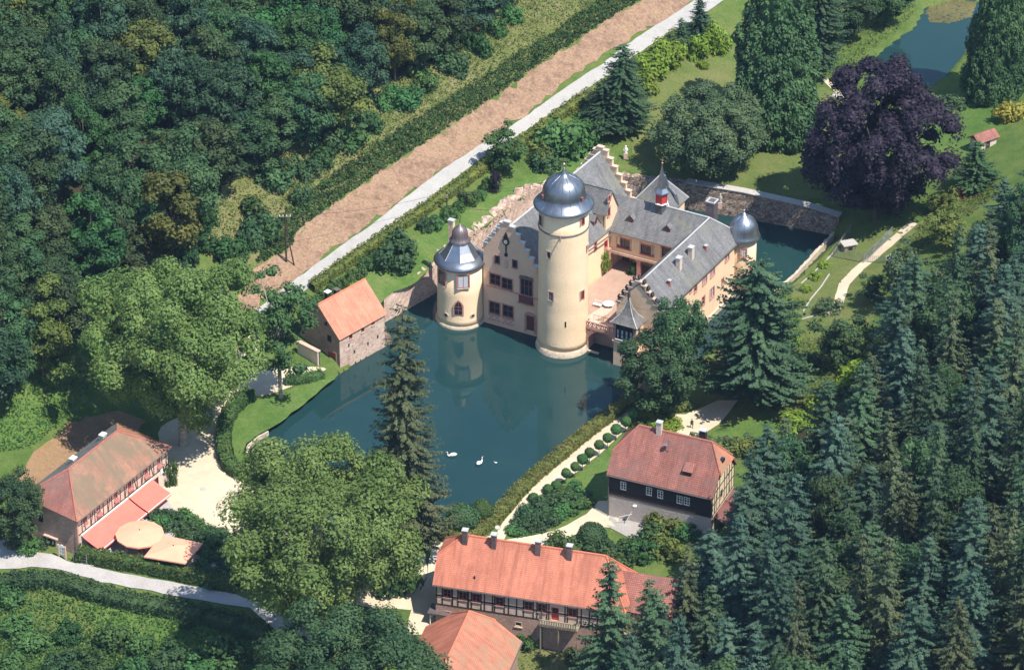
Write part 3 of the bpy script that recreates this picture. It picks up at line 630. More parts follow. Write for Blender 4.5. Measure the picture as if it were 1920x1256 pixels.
for px in (z2(270,770), z2(511,777)):
    a, z = T.cyl(c,3.9,*px); A, B = tangent(c,3.9,a,.05)
    o = T.multi('loophole',[wpoly(A,B,[(10+.5*math.cos(q),z+.42*math.sin(q)) for q in np.linspace(0,6.283,12,endpoint=False)],-.2,0)],'sandstone_pale'); T.multi('opening',[wpoly(A,B,[(10+.3*math.cos(q),z+.2*math.sin(q)) for q in np.linspace(0,6.283,10,endpoint=False)],-.1,.03)],'glass',o)
T.multi('chimney',[boxg(-22.6,-21.7,2.2,2.9,8,16.3)],'cream_pink'); T.box('chimney_cap',-22.7,-21.6,2.1,3.0,16.302,16.5,'lead_flash')
# ---- great hall with stepped gables
T = CT('gabled_hall','cream castle hall with grey slate roof and stepped gables behind the keep','building',-10,14)
FL,FR,BL,BR,VF,VB = -14.9,-4.0,-12.6,-1.6,.2,30.0
RF,RB = (-10.4,19.25),(-8.3,19.7)
A, B = (FL,VF), (FR,VF)
ops = opens(T,A,B,[(z2(713,452),2.0,2.1),(z2(820,490),2.0,2.1),(z2(995,515),2.3,3.6),(z2(708,707),2.0,2.3),(z2(828,737),2.0,2.3),(z2(1030,845),1.5,2.9)])
wall(T,A,B,-1.4,12.0,ops,'hall_grazing_sun')
for i,(s,z,w,h) in enumerate(ops):
    if i == 5:
        d = T.multi('door',[wbox(A,B,s-w/2,s+w/2,-.2,-.12,z-h/2,z+h/2)],'door_wood'); T.multi('door_surround',[wbox(A,B,s-w/2-.35,s-w/2-.004,-.03,.1,z-h/2-.3,z+h/2),wbox(A,B,s+w/2+.004,s+w/2+.35,-.03,.1,z-h/2-.3,z+h/2),wpoly(A,B,[(s+(w/2+.35)*math.cos(q),z+h/2+.003+.7*math.sin(q)) for q in np.linspace(0,math.pi,9)],-.03,.095)],'sandstone',d)
    else: window(T,A,B,s,z,w,h,cols=2 if i!=2 else 3,rows=2,frame='frame_red',surround='sandstone')
def steps(T, A, B, s0, z0, s1, z1, apex_s, apex_z, n_l, n_r, mat, capmat, th=.55, zbase=None):
    """stepped gable outline from (s0,z0) up to the apex and down to (s1,z1); each step is capped"""
    L = np.linspace(s0, apex_s-.55, n_l+1); ZL = np.linspace(z0, apex_z, n_l+1)[1:]; Rr = np.linspace(apex_s+.55, s1, n_r+1); ZR = np.linspace(apex_z, z1, n_r+1)[:-1]
    cells = [(L[i],L[i+1],ZL[i]-(apex_z-z0)/n_l*.12) for i in range(n_l)]+[(L[-1],Rr[0],apex_z+.25)]+[(Rr[i],Rr[i+1],ZR[i]-(apex_z-z1)/n_r*.35) for i in range(n_r)]
    pts = [(s0,zbase)]; 
    pts2 = []
    for a,b_,z in cells: pts2 += [(a,z),(b_,z)]
    pts = [(s0,zbase),(s1,zbase)]+pts2[::-1]
    T.multi('gable',[wpoly(A,B,pts,-th,0.0)],mat)
    for a,b_,z in cells: T.multi('coping',[wbox(A,B,a-.1,b_+.1,-th-.12,.14,z+.002,z+.16)],capmat)
    return cells
steps(T,A,B,0,14.4,10.9,11.2,4.35,20.0,5,7,'hall_grazing_sun','lead_flash',zbase=11.99)
for px in (z4(700,930), z4(1020,1010)): fwin(T,A,B,px,1.0,1.5,frame='frame_red',cols=2,rows=2)
T.multi('string_course',[wbox(A,B,.5,10.6,-.02,.16,7.25,7.42)],'sandstone')
s,z = T.hit(A,B,*z2(994,615)); T.multi('bay_panel',[wbox(A,B,s-1.25,s+1.25,.0,.35,z-1.0,z+.35)],'door_wood'); T.multi('bay_sill',[wbox(A,B,s-1.45,s+1.45,.0,.45,z-1.2,z-1.003)],'sandstone')
s,z = T.hit(A,B,*z2(995,442)); T.multi('bay_hood',[wpoly(A,B,[(s+1.35*math.cos(q),z-.1+.55*math.sin(q)) for q in np.linspace(0,math.pi,9)],0,.3)],'gutter')
for px in (z2(705,792), z2(832,828)):
    s,z = T.hit(A,B,*px); o = T.multi('lattice_panel',[wbox(A,B,s-1.05,s+1.05,.0,.05,z-.5,z+.5)],'infill_pink')
    for k in range(2):
        x = s-.53+1.06*k
        for e in (-1,1): T.multi('lattice_bar',[wbar(A,B,x-.5,z-.45*e,x+.5,z+.45*e,.12,.03,.09+.01*e)],'sandstone',o)
    T.multi('lattice_rail',[wbox(A,B,s-1.1,s+1.1,.02,.12,z+.42,z+.56),wbox(A,B,s-1.1,s+1.1,.02,.12,z-.56,z-.44)],'sandstone',o)
s,z = T.hit(A,B,*z4(860,610)); T.multi('clock',[wpoly(A,B,[(s+.62*math.cos(q),z+.62*math.sin(q)) for q in np.linspace(0,6.283,20,endpoint=False)],0,.2)],'black_iron')
T.multi('clock_face',[wpoly(A,B,[(s+.36*math.cos(q),z+.36*math.sin(q)) for q in np.linspace(0,6.283,20,endpoint=False)],.2,.23)],'lead_flash')
T.multi('clock_crest',[wpoly(A,B,[(s-.5,z+.65),(s+.5,z+.65),(s+.25,z+1.2),(s,z+1.9),(s-.25,z+1.2)],0,.2)],'black_iron'); T.multi('clock_pendant',[wpoly(A,B,[(s-.12,z-.65),(s-.1,z-2.1),(s-.3,z-2.3),(s-.25,z-2.8),(s+.25,z-2.8),(s+.3,z-2.3),(s+.1,z-2.1),(s+.12,z-.65)],0,.12)],'black_iron')
T.multi('coat_of_arms',[wpoly(A,B,[(s-.25,z-3.6),(s,z-3.3),(s+.25,z-3.6),(s+.28,z-4.8),(s,z-5.3),(s-.28,z-4.8)],0,.12)],'sandstone_pale')
# other walls
wall(T,(BL,VB),(FL,VF),-1.4,14.5,(),'cream_pink')
A2, B2 = (FR,VF),(BR,VB)
ops = opens(T,A2,B2,[(zc(187,480),.75,1.5),(zc(412,432),.9,1.4)])
wall(T,A2,B2,-1.4,10.9,ops,'cream')
for s,z,w,h in ops: window(T,A2,B2,s,z,w,h,cols=1,frame='red_paint',surround='sandstone')
s,z = T.hit(A2,B2,*zc(455,890)); o = T.multi('portal',[wbox(A2,B2,s-1.2,s+1.2,0,.35,2.6,z+3.2),wbox(A2,B2,s-1.45,s+1.45,0,.5,z+3.2,z+3.45)],'sandstone'); T.multi('portal_door',[wpoly(A2,B2,[(s-.55,2.7),(s+.55,2.7),(s+.55,z+.6),(s+.3,z+1.1),(s,z+1.3),(s-.3,z+1.1),(s-.55,z+.6)],.33,.42)],'door_wood',o)
wall(T,(BR,VB),(BL,VB),-1.4,12.0,(),'cream_pink')
steps(T,(BR,VB),(BL,VB),0,11.0,11.0,14.4,6.7,20.3,7,5,'cream_pink','sandstone_pale',zbase=11.99)
e = .35
PRr = [(FR+e,VF-.0-.02+.05,10.55),(BR+e,VB-.5,10.55),(RB[0],VB-.5,RB[1]),(RF[0],VF+.05,RF[1])]
roofpart(T,PRr,'slate'); PRl = [(BL-e,VB-.5,14.1),(FL-e,VF+.05,14.1),(RF[0],VF+.05,RF[1]),(RB[0],VB-.5,RB[1])]; roofpart(T,PRl,'slate')
T.multi('ridge_flashing',[tubeg([(RF[0],VF+.1,RF[1]+.03),(RB[0],VB-.5,RB[1]+.03)],.16,6)],'lead_flash')
T.multi('rain_gutter',[tubeg([(FR+e+.08,VF+.1,10.48),(BR+e+.08,20.0,10.48)],.12,6)],'gutter')
# tall cross gable towards the yard
def sA(v): f=(v-VF)/(VB-VF); return FR+(BR-FR)*f
v0,v1,vm = 19.9,23.6,21.3; us = lambda v: sA(v)+.12
dm = T.part('cross_gable',*(lambda P:([(us(v),v,z) for v,z in P]+[(us(v)-.5,v,z) for v,z in P],[tuple(range(5)),tuple(reversed(range(5,10)))]+[(i,5+i,5+(i+1)%5,(i+1)%5) for i in range(5)]))([(v0,10.8),(v1,10.8),(v1,14.3),(vm+.4,17.8),(v0,14.3)]),'cream_pink')
roofpart(T,[(us(v0)+.25,v0-.35,13.9),(-7.5,v0-.35,13.9),(-7.5,vm+.4,17.95),(us(vm)+.25,vm+.4,17.95)],'slate')
roofpart(T,[(us(v1)+.25,v1+.3,13.9),(-7.5,v1+.3,13.9),(-7.5,vm+.4,17.95),(us(vm)+.25,vm+.4,17.95)],'slate')
T.part('cross_gable_cheek',*boxg(-6.5,us(v0)-.3,v0,v0+.25,11.5,13.9),'cream_pink'); T.part('cross_gable_cheek',*boxg(-6.5,us(v1)-.3,v1-.25,v1,11.5,13.9),'cream_pink')
A3,B3 = (us(v0),v0),(us(v1),v1)
for px,w,h in ((z1(1735,632),.7,1.0),(z1(1732,755),.75,1.6)): fwin(T,A3,B3,px,w,h,frame='red_paint',cols=1,surround='sandstone')
def roofdormer(T, plane, px, w=1.1, h=1.2, mat='frame_red', roof='slate', out=(1,0), depth=1.6):
    """small gabled dormer standing on a roof plane, front towards out"""
    p = rayplane(T,*plane,*px); o = np.array([*out,0.0]); s = np.array([-o[1],o[0],0]); f = p+o*.35+np.array([0,0,-.25])
    P5 = [f-s*w/2, f+s*w/2, f+s*w/2+(0,0,h*.55), f+np.array([0,0,h]), f-s*w/2+(0,0,h*.55)]
    V = P5+[q-o*depth for q in P5]; d = T.part('dormer',V,[tuple(range(5)),tuple(reversed(range(5,10)))]+[(i,5+i,5+(i+1)%5,(i+1)%5) for i in range(5)],mat)
    for e_ in (-1,1):
        a = f+s*e_*(w/2+.12)+np.array([0,0,h*.48])+o*.15; b_ = f+np.array([0,0,h+.06])+o*.15
        roofpart(T,[a,b_,b_-o*(depth+.3),a-o*(depth+.3)],roof,.1,'dormer_roof',d)
    g = f+o*.03; T.part('dormer_pane',[g-s*w*.3+(0,0,.12),g+s*w*.3+(0,0,.12),g+s*w*.3+(0,0,h*.6),g-s*w*.3+(0,0,h*.6),g-s*w*.3+(0,0,.12)-o*.1,g+s*w*.3+(0,0,.12)-o*.1,g+s*w*.3+(0,0,h*.6)-o*.1,g-s*w*.3+(0,0,h*.6)-o*.1],[(0,1,2,3),(7,6,5,4),(0,4,5,1),(1,5,6,2),(2,6,7,3),(3,7,4,0)],'glass',d)
    return d
pl = (PRr[0],PRr[1],PRr[2])
roofdormer(T,pl,z1(1600,850),1.2,1.7,'frame_red'); chimney(T,-9.6,16.5,18,21,.9,.7,'lead_brown')
# ---- courtyard wing with the open gallery below
T = CT('gallery_wing','castle wing with slate roof, upper windows and open gallery across the courtyard','building',5,26)
VE = 21.5; A, B = (-2.3,VE),(10.2,VE)
ops = opens(T,A,B,[(zc(800,420),2.5,1.9),(zc(1290,560),2.5,1.9),(zc(1730,610),2.3,1.9)])
wall(T,A,B,6.1,10.5,ops,'cream_pink')
for s,z,w,h in ops: window(T,A,B,s,z,w,h,cols=2,rows=1,frame='frame_red',surround='sandstone',fw=.16)
for px in (zc(610,330), zc(1045,462), zc(1500,585)):
    s,z = T.hit(A,B,*px); o = T.multi('blind_panel',[wbox(A,B,s-.75,s-.1,.0,.05,z-.75,z+.75),wbox(A,B,s+.1,s+.75,.0,.05,z-.75,z+.75)],'infill_cream'); T.multi('pilaster',[wbox(A,B,s-1.0,s-.8,0,.12,z-1,z+1),wbox(A,B,s+.8,s+1.0,0,.12,z-1,z+1)],'sandstone_pale',o)
T.box('gallery_beam',-2.3,10.2,VE-.28,VE-.003,6.0,6.5,'sandstone_pale'); T.box('gallery_ceiling',-2.3,10.2,VE,26,5.85,6.09,'wood_grey')
T.multi('porch_wall',[boxg(-2.3,10.2,25.2,25.6,2.6,6.0)],'cream_pink')
for u,w in ((-1.0,1.4),(5.8,1.5)): T.box('porch_door',u-w/2,u+w/2,25.1,25.19,2.72,4.9,'door_wood')
for u in (3.2,9.6): o = T.box('pillar',u-.35,u+.35,VE-.1,VE+.6,2.6,5.6,'sandstone'); T.box('pillar_capital',u-.5,u+.5,VE-.22,VE+.75,5.6,5.99,'sandstone',o)
T.multi('rear_wall',[boxg(-1.6,18.2,29.3,29.6,-1.4,10.5)],'cream_pink')
E1,E2,E3,E4 = (-4.5,VE-.4,10.3),(9.7,VE-.4,10.3),(14.2,25.5,15.0),(-8.0,25.5,15.0)
roofpart(T,[E1,E2,E3,E4],'slate'); roofpart(T,[(-4.0,30.0,10.3),(18.6,30.0,10.3),E3,E4],'slate')
T.multi('rain_gutter',[tubeg([(-2.0,VE-.5,10.25),(9.7,VE-.5,10.25)],.12,6)],'gutter'); T.multi('ridge_flashing',[tubeg([(5.8,25.5,15.04),E3],.14,6)],'lead_flash')
for px in (z3(497,535), z3(828,622)): roofdormer(T,(E1,E2,E3),px,1.2,1.2,'frame_red','slate',(0,-1))
o = T.multi('square_chimney',[boxg(12.6,14.1,27.4,28.9,10,16.6)],'lead_brown'); T.multi('chimney_rim',[boxg(12.5,12.75,27.3,29,16.602,16.8),boxg(13.95,14.2,27.3,29,16.602,16.8),boxg(12.75,13.95,27.3,27.5,16.602,16.79),boxg(12.75,13.95,28.8,29,16.602,16.79)],'lead_flash',o)
# ---- lantern turret
T = CT('lantern_turret','slim slate spire with red louvred lantern on the gallery wing ridge','turret',5.4,25.2); c = (5.4,25.2)
T.lathe('shaft',[(.95,13.2),(.9,15.6)],'slate',c,6,smooth=False); T.lathe('base_rim',[(.9,15.55),(1.2,15.65),(1.2,15.8),(.9,15.85)],'white_paint',c,6,smooth=False)
T.lathe('louvre_chamber',[(1.0,15.85),(1.0,17.7)],'red_paint',c,6,smooth=False)
for k in range(6):
    a = 2*math.pi*k/6; T.multi('corner_post',[tubeg([(c[0]+1.02*math.cos(a),c[1]+1.02*math.sin(a),15.85),(c[0]+1.02*math.cos(a),c[1]+1.02*math.sin(a),17.7)],.08,4)],'red_paint')
T.lathe('spire',[(1.0,17.68),(1.4,17.72),(1.35,17.9),(.85,18.6),(.8,19.2),(.62,20.2),(.3,21.6),(.06,22.9)],'zinc',c,6,smooth=False)
T.multi('finial',[latheg([(.05,22.8),(.05,23.1),(.2,23.25),(.05,23.4),(.03,24.3),(0,24.3)],c,8),boxg(5.1,5.7,25.17,25.23,23.75,23.83)],'copper')
# ---- chapel behind
T = CT('chapel','small chapel with steep hipped slate roof behind the red lantern','building',1.4,32.6)
T.multi('wall',[boxg(-2,4.8,29.62,35.6,-1.4,11.3)],'cream_pink'); ap = (1.6,32.4,16.4); cs = [(-2.5,29.3,11.2),(5.3,29.3,11.2),(5.3,36.1,11.2),(-2.5,36.1,11.2)]
for i in range(4): roofpart(T,[cs[i],cs[(i+1)%4],ap],'slate')
for i in range(4): T.multi('hip_flashing',[tubeg([cs[i],ap],.13,5)],'lead_flash')
vp = [T.hit((0,32.6),(1,32.6),*p) for p in ((1241,324),(1247,330),(1250,339),(1253,349),(1259,357),(1266,365),(1269,376),(1270,384))]
T.multi('volute_coping',[tubeg([(q[0],32.6,q[1]) for q in vp],[.1,.16,.2,.22,.24,.26,.28,.3],7)],'zinc')
# ---- south wing
T = CT('south_wing','long pink-cream castle wing with grey slate roof and red shuttered windows','building',14,14)
S1,S2,S3,S4 = (17.95,.9,10.7),(18.75,30.0,10.5),E3,(13.3,.9,15.0)
A, B = (17.5,1.0),(18.25,29.6)
wl = [(z3(1228,1003),1.5,1.8),(z3(1158,1073),1.5,1.8),(z3(1075,1150),1.0,1.7),(z3(1360,868),1.4,1.7),((1335,549),1.5,1.9),((1318.5,564),1.0,1.7),((1355,527),.7,1.1),((1295,543),.7,1.0)]
ops = opens(T,A,B,wl); wall(T,A,B,-1.4,10.7,ops,'cream_pink')
for s,z,w,h in ops: window(T,A,B,s,z,w,h,cols=2 if w>1.2 else 1,frame='shutter_pink',surround='sandstone',pane='curtain' if w>1.2 else 'glass')
T.multi('plinth',[wbox(A,B,0,28.6,-.3,.3,-1.4,.8)],'plinth')
wall(T,(10.1,VE),(9.3,1.0),2.0,10.5,(),'cream_pink'); A, B = (9.3,1.0),(17.5,1.0)
wall(T,A,B,-1.4,10.3,(),'cream_pink'); wall(T,(18.25,29.6),(12,29.6),-1.4,10.4,(),'cream_pink')
cells = steps(T,A,B,0,9.6,8.2,9.9,3.9,14.9,5,5,'cream_pink','sandstone_pale',zbase=10.2)
for a,b_,z in cells:
    m_ = (a+b_)/2; q = onwall(A,B,m_,-.28,0); T.multi('urn',[latheg([(.22,z+.16),(.12,z+.3),(.32,z+.62),(.36,z+.8),(.2,z+.95),(.28,z+1.02),(.1,z+1.2),(.02,z+1.35)],q[:2],10)],'black_iron')
    T.multi('urn_base',[boxg(q[0]-.25,q[0]+.25,q[1]-.25,q[1]+.25,z+.161,z+.3)],'sandstone_pale')
roofpart(T,[S1,S2,S3,S4],'slate'); roofpart(T,[(9.0,1.0,10.3),(9.7,VE-.4,10.3),S3,(13.3,1.0,15.0)],'slate')
T.multi('ridge_flashing',[tubeg([S4,S3],.14,6)],'lead_flash'); T.multi('hip_flashing',[tubeg([S3,S2],.12,6)],'lead_flash'); T.multi('rain_gutter',[tubeg([(S1[0]+.1,1.3,10.6),(S2[0]+.05,28,10.45)],.13,6)],'gutter')
for px in (z3(1040,880), z3(930,975)):
    p = rayplane(T,S1,S2,S3,*px); chimney(T,p[0]-.1,p[1],p[2]-.6,p[2]+2.0,.75,.9,'white_plaster')
for px in (z3(1170,815), z3(843,1128)):
    p = rayplane(T,S1,S2,S3,*px); d = T.box('red_vent',p[0]-.25,p[0]+.2,p[1]-.25,p[1]+.25,p[2]-.4,p[2]+.95,'shutter_pink'); T.box('vent_cap',p[0]-.32,p[0]+.27,p[1]-.32,p[1]+.32,p[2]+.952,p[2]+1.03,'lead_flash',d)
# ---- right round tower
c = (18.6,29.6); T = CT('round_tower','slim cream round tower with shiny zinc dome at the castle’s right corner','tower',*c)
T.lathe('plinth',[(2.6,-1.4),(2.55,.7),(2.3,.85)],'plinth',c,36); T.lathe('wall',[(2.32,.8),(2.28,6),(2.25,10.7)],'cream_pink',c,44); T.lathe('cornice',[(2.24,10.2),(2.45,10.4),(2.5,10.62),(2.2,10.66)],'sandstone_pale',c,44)
rf = T.lathe('roof',[(2.3,10.6),(2.85,10.62),(2.9,10.75),(2.72,11.1),(2.5,11.6),(2.42,12.2),(2.25,12.9),(1.9,13.6),(1.35,14.15),(.75,14.5),(.4,14.75),(.22,15.1),(.02,15.2)],'zinc',c,44)
for k in range(12):
    a = 2*math.pi*k/12; T.multi('seam',[tubeg([(c[0]+r*math.cos(a),c[1]+r*math.sin(a),z) for r,z in [(2.74,11.12),(2.52,11.6),(2.44,12.2),(2.27,12.9),(1.92,13.62),(1.37,14.17),(.76,14.53)]],.03,4)],'zinc',rf)
T.multi('finial',[latheg([(.05,15.1),(.05,15.4),(.2,15.55),(.05,15.7),(.03,16.6),(0,16.6)],c,8)],'steel',rf)
cwin(T,c,2.28,z3(1508,835),.95,1.6,frame='shutter_pink',pane='curtain'); a,z = T.cyl(c,2.3,*z3(1443,1085)); A,B = tangent(c,2.3,a,.06)
o = T.multi('loophole',[wbox(A,B,9.6,10.4,-.2,0,z-.35,z+.35)],'sandstone'); T.multi('opening',[wpoly(A,B,[(10+.18*math.cos(q),z+.18*math.sin(q)) for q in np.linspace(0,6.283,10,endpoint=False)],-.1,.03)],'glass',o)
# ---- oriel pavilion
T = CT('oriel_pavilion','small glazed oriel with steep concave slate roof at the front right of the courtyard','oriel',12.2,-.4)
u0,u1,va,vb = 10.1,14.2,-1.7,.98; A,B = (u0,va),(u1,va); T.box('base_wall',u0,u1,va+.15,vb,-1.4,4.55,'cream_pink'); T.box('string_course',u0-.15,u1+.15,va-.12,vb,4.552,4.8,'sandstone_pale')
ops = [(2.0,6.55,3.1,2.7)]; wall(T,A,B,4.8,8.4,ops,'sandstone'); window(T,A,B,2.0,6.55,3.1,2.7,cols=4,rows=3,frame='timber',pane='glass',sill='white_paint')
for k in range(4): T.multi('curtain',[wbox(A,B,.62+.78*k,.95+.78*k,-.165,-.12,5.3,6.9)],'curtain')
A2,B2 = (u1,va),(u1,vb); wall(T,A2,B2,4.8,8.4,[(1.2,6.6,.9,1.9)],'cream_pink'); window(T,A2,B2,1.2,6.6,.9,1.9,cols=1,frame='sandstone'); wall(T,(u0,vb),(u0,va),4.8,8.4,(),'sandstone')
lv = [(0,8.25),(.35,8.6),(1.1,9.6),(1.65,10.8),(1.95,12.0),(2.12,13.0)]
def ringr(d,z): return [(u0-.45+d*1.15,va-.45+d*.85,z),(u1+.45-d*1.15,va-.45+d*.85,z),(u1+.45-d*1.15,vb+.35-d*.85,z),(u0-.45+d*1.15,vb+.35-d*.85,z)]
V,F = [],[]
for d,z in lv: V += ringr(d,z)
for i in range(len(lv)-1):
    for k in range(4): F.append((i*4+k,i*4+(k+1)%4,(i+1)*4+(k+1)%4,(i+1)*4+k))
F += [(3,2,1,0),tuple(len(V)-4+k for k in range(4))]; uvr = [(V[i][0]*.9+V[i][1]*.4,V[i][2]*1.2) for f in F for i in f]
rf = T.part('roof',V,F,'slate',uv=uvr)
for k in range(4): T.multi('hip_flashing',[tubeg([V[i*4+k] for i in range(len(lv))],.07,5)],'lead_flash',rf)
T.multi('finial',[latheg([(.3,12.9),(.32,13.05),(.1,13.2),(.3,13.45),(.06,13.7),(.02,14.4)],(12.15,-.38),8)],'black_iron',rf)
# ---- bridge arch
T = CT('arched_bridge','sandstone arch with lattice balustrade linking the keep and the glazed oriel','bridge',7,1.2)
us_ = np.linspace(3.6,10.1,45); cu_,ru = 6.95,2.55
def zlow(u):
    q = (u-cu_)/ru; return 1.4+2.75*math.sqrt(max(0,1-q*q)) if abs(q) < 1 else -1.4
V,F = [],[]
for u in us_:
    for v in (.3,3.0): V += [(u,v,zlow(u)),(u,v,4.4)]
for i in range(len(us_)-1):
    a,b_ = i*4,(i+1)*4; F += [(a,b_,b_+1,a+1),(a+2,a+3,b_+3,b_+2),(a+1,b_+1,b_+3,a+3),(a,a+2,b_+2,b_)]
F += [(0,1,3,2),tuple(len(V)-4+k for k in (0,2,3,1))]
T.part('arch',V,F,'sandstone_pale'); T.box('deck_edge',3.7,10.1,.16,.298,4.2,4.55,'sandstone')
vo = [];  
for k in range(15):
    q0,q1 = math.pi*k/15+.02, math.pi*(k+1)/15-.02; P = [(cu_+(ru+r_)*math.cos(q),1.4+(2.75+r_)*math.sin(q)) for r_,q in ((0.0,q0),(.42,q0),(.42,q1),(0.0,q1))]
    T.part('voussoir',[(u,v,z) for v in (.2,.299) for u,z in P],[(0,1,2,3),(7,6,5,4),(0,4,5,1),(1,5,6,2),(2,6,7,3),(3,7,4,0)],'sandstone')
for px in (zo(105,792), zo(486,888)):
    s,z = T.hit((0,.3),(1,.3),*px); T.part('medallion',*wpoly((0,.3),(1,.3),[(s+.3*math.cos(q),z+.3*math.sin(q)) for q in np.linspace(0,6.283,14,endpoint=False)],0,.12),'frame_red')
for a,b_ in ((3.7,10.1),):
    T.box('rail',a,b_,.18,.45,5.5,5.68,'sandstone'); T.box('lower_rail',a,b_,.2,.42,4.552,4.7,'sandstone')
for k in range(9):
    u = 3.75+k*.78; T.box('post',u-.07,u+.07,.2,.42,4.7,5.5,'sandstone')
    if k < 8:
        for e in (-1,1): T.multi('lattice_bar',[wbar((0,.2),(1,.2),u+.07,5.1-.38*e,u+.71,5.1+.38*e,.1,-.14+.03*e,-.06+.03*e)],'sandstone_pale')
T.multi('iron_rail',[tubeg([(4.2+.0,2.9,4.4),(4.2,2.9,5.4),(9.4,2.9,5.4),(9.4,2.9,4.4)],.035,5)]+[tubeg([(4.2+q*.9,2.9,4.4),(4.2+q*.9,2.9,5.4)],.025,4) for q in range(1,6)],'black_iron')
T.box('arch_ledge',4.2,6.6,.0,.29,-.6,.25,'plinth')
# ---- yard floor, steps, furniture
o = tag(link('courtyard',mesh('courtyard',*prismg([tuple(CW(u,v)[:2]) for u,v in ((-3.9,2.95),(9.4,2.95),(10.1,21),(10.1,25.3),(-2.3,25.3),(-1.9,21))],-1.3,2.7),'court_paving')),kind='structure')
T = CT('stone_steps','curved flight of stone steps down from the bridge beside the keep','steps',3.0,6)
for k in range(14):
    v = 3.02+k*.5; z = 4.3-.115*k; T.box('step',2.6-.02*k,4.1+.6*math.sin((k+2)/16*math.pi)*.9,v,v+.5,2.6,z,'sandstone_pale')
def put(T, px, py, z): return uv_at(px,py,z)
u,v = uv_at(1141,576,2.7); T = CT('garden_table','round white slatted garden table standing in the courtyard','table',u,v)
T.multi('table_top',[latheg([(.02,3.40),(.9,3.40),(.95,3.43),(.9,3.46),(.02,3.46)],(u,v),20)],'white_paint')
for k in range(4): a=.4+k*math.pi/2; T.multi('leg',[tubeg([(u+.2*math.cos(a),v+.2*math.sin(a),3.4),(u+.75*math.cos(a),v+.75*math.sin(a),2.7)],.045,5)],'white_paint')
T = CT('garden_bench','white slatted garden bench beside the courtyard table','bench',u-1.7,v-.7); uu,vv = u-1.7,v-.7
for k in range(3): T.box('seat_slat',uu-.75,uu+.75,vv-.3+.2*k,vv-.14+.2*k,3.12,3.17,'white_paint')
for k in range(2): T.box('back_slat',uu-.75,uu+.75,vv+.36,vv+.41,3.3+.22*k,3.45+.22*k,'white_paint')
for x in (-.65,.65):
    for y in (-.25,.36): T.box('leg',uu+x-.04,uu+x+.04,vv+y-.04,vv+y+.04,2.7,3.119 if y<0 else 3.7,'white_paint')
u,v = uv_at(1187,512,2.7); YB = (u,v)
u,v = uv_at(1237,513,2.7); T = CT('stone_bench','pale stone bench under the gallery at the courtyard corner','bench',u,v)
T.box('seat',u-.8,u+.8,v-.25,v+.25,3.05,3.2,'white_paint'); T.box('leg',u-.65,u-.4,v-.2,v+.2,2.7,3.049,'white_paint'); T.box('leg',u+.4,u+.65,v-.2,v+.2,2.7,3.049,'white_paint')
# ================================================================== HOUSES (own frame: x along the front, y to the back)
def ang(p, q): return math.atan2(q[1]-p[1], q[0]-p[0])
def rect_walls(T, L, W, z0, z1, mat, ops={}, y0=0.0):
    C = [(0,y0),(L,y0),(L,W),(0,W)]
    for i, k in enumerate(('front','right','back','left')):
        m_ = mat[k] if isinstance(mat,dict) else mat
        wall(T, C[i], C[(i+1)%4], z0, z1, ops.get(k,()), m_)
def rwall(name, T, pts, th, mat): return T.multi(name, [(lambda V:(V[0],V[1]))(slabg(pts, th))], mat)
def gutter(T, pts, r=.09): T.multi('rain_gutter',[tubeg(pts,r,6)],'gutter')
# ---- stone gatehouse by the moat
p0 = PZ(638,697,0); p1 = PZ(722,650,0); az = ang(p0,p1); L = float(np.linalg.norm((p1-p0)[:2])); Wd = 9.1
T = Thing('stone_gatehouse','pink rubble stone gatehouse with orange tiled gable roof standing at the moat','house',p0,az)
A,B = (0,0),(L,0); E = 6.5; RZ = 11.0
g5 = lambda x,y: (560+x/6.28, 500+y/6.28)
ops = opens(T,A,B,[(g5(613,815),.75,1.15),(g5(754,733),.75,1.15),(g5(875,650),.75,1.15)]); wall(T,A,B,-1.4,E,ops,'rubble_pink')
for s,z,w,h in ops: window(T,A,B,s,z,w,h,frame='frame_red',pane='glass',cols=1,rows=1,sill='sandstone_pale')
for px in (g5(590,925),g5(655,1000),g5(815,905),g5(930,825)): s,z = T.hit(A,B,*px); o=T.multi('wall_slit',[wbox(A,B,s-.16,s+.16,-.1,.03,z-.3,z+.3)],'glass')
GA,GB = (0,Wd),(0,0); wall(T,(L,0),(L,Wd),-1.4,E,(),'rubble_pink'); wall(T,(L,Wd),(0,Wd),-1.4,E,(),'rubble_pink')
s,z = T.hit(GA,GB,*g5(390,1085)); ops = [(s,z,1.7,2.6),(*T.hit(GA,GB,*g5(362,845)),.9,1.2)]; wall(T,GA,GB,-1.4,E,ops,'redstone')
T.multi('gate',[wbox(GA,GB,s-.85,s+.85,-.2,-.1,z-1.3,z+1.3)],'red_paint'); T.multi('gate_surround',[wbox(GA,GB,s-1.15,s-.854,-.02,.08,z-1.3,z+1.55),wbox(GA,GB,s+.854,s+1.15,-.02,.08,z-1.3,z+1.55),wbox(GA,GB,s-.853,s+.853,-.02,.078,z+1.304,z+1.55)],'sandstone')
window(T,GA,GB,*ops[1],frame='timber',cols=2); fwin(T,GA,GB,g5(322,670),.5,.6,frame='timber',cols=1,rows=1,sill=None)
for x,mt in ((0,'redstone'),(L,'rubble_pink')):
    e = .3 if x else -.0; T.part('gable',[(x,0,E),(x,Wd,E),(x,Wd/2,RZ-.15),(x+(-.3 if x else .3),0,E),(x+(-.3 if x else .3),Wd,E),(x+(-.3 if x else .3),Wd/2,RZ-.15)],[(0,1,2),(5,4,3),(0,3,4,1),(1,4,5,2),(2,5,3,0)],mt)
o_ = .35; sl = (RZ-E)/(Wd/2)
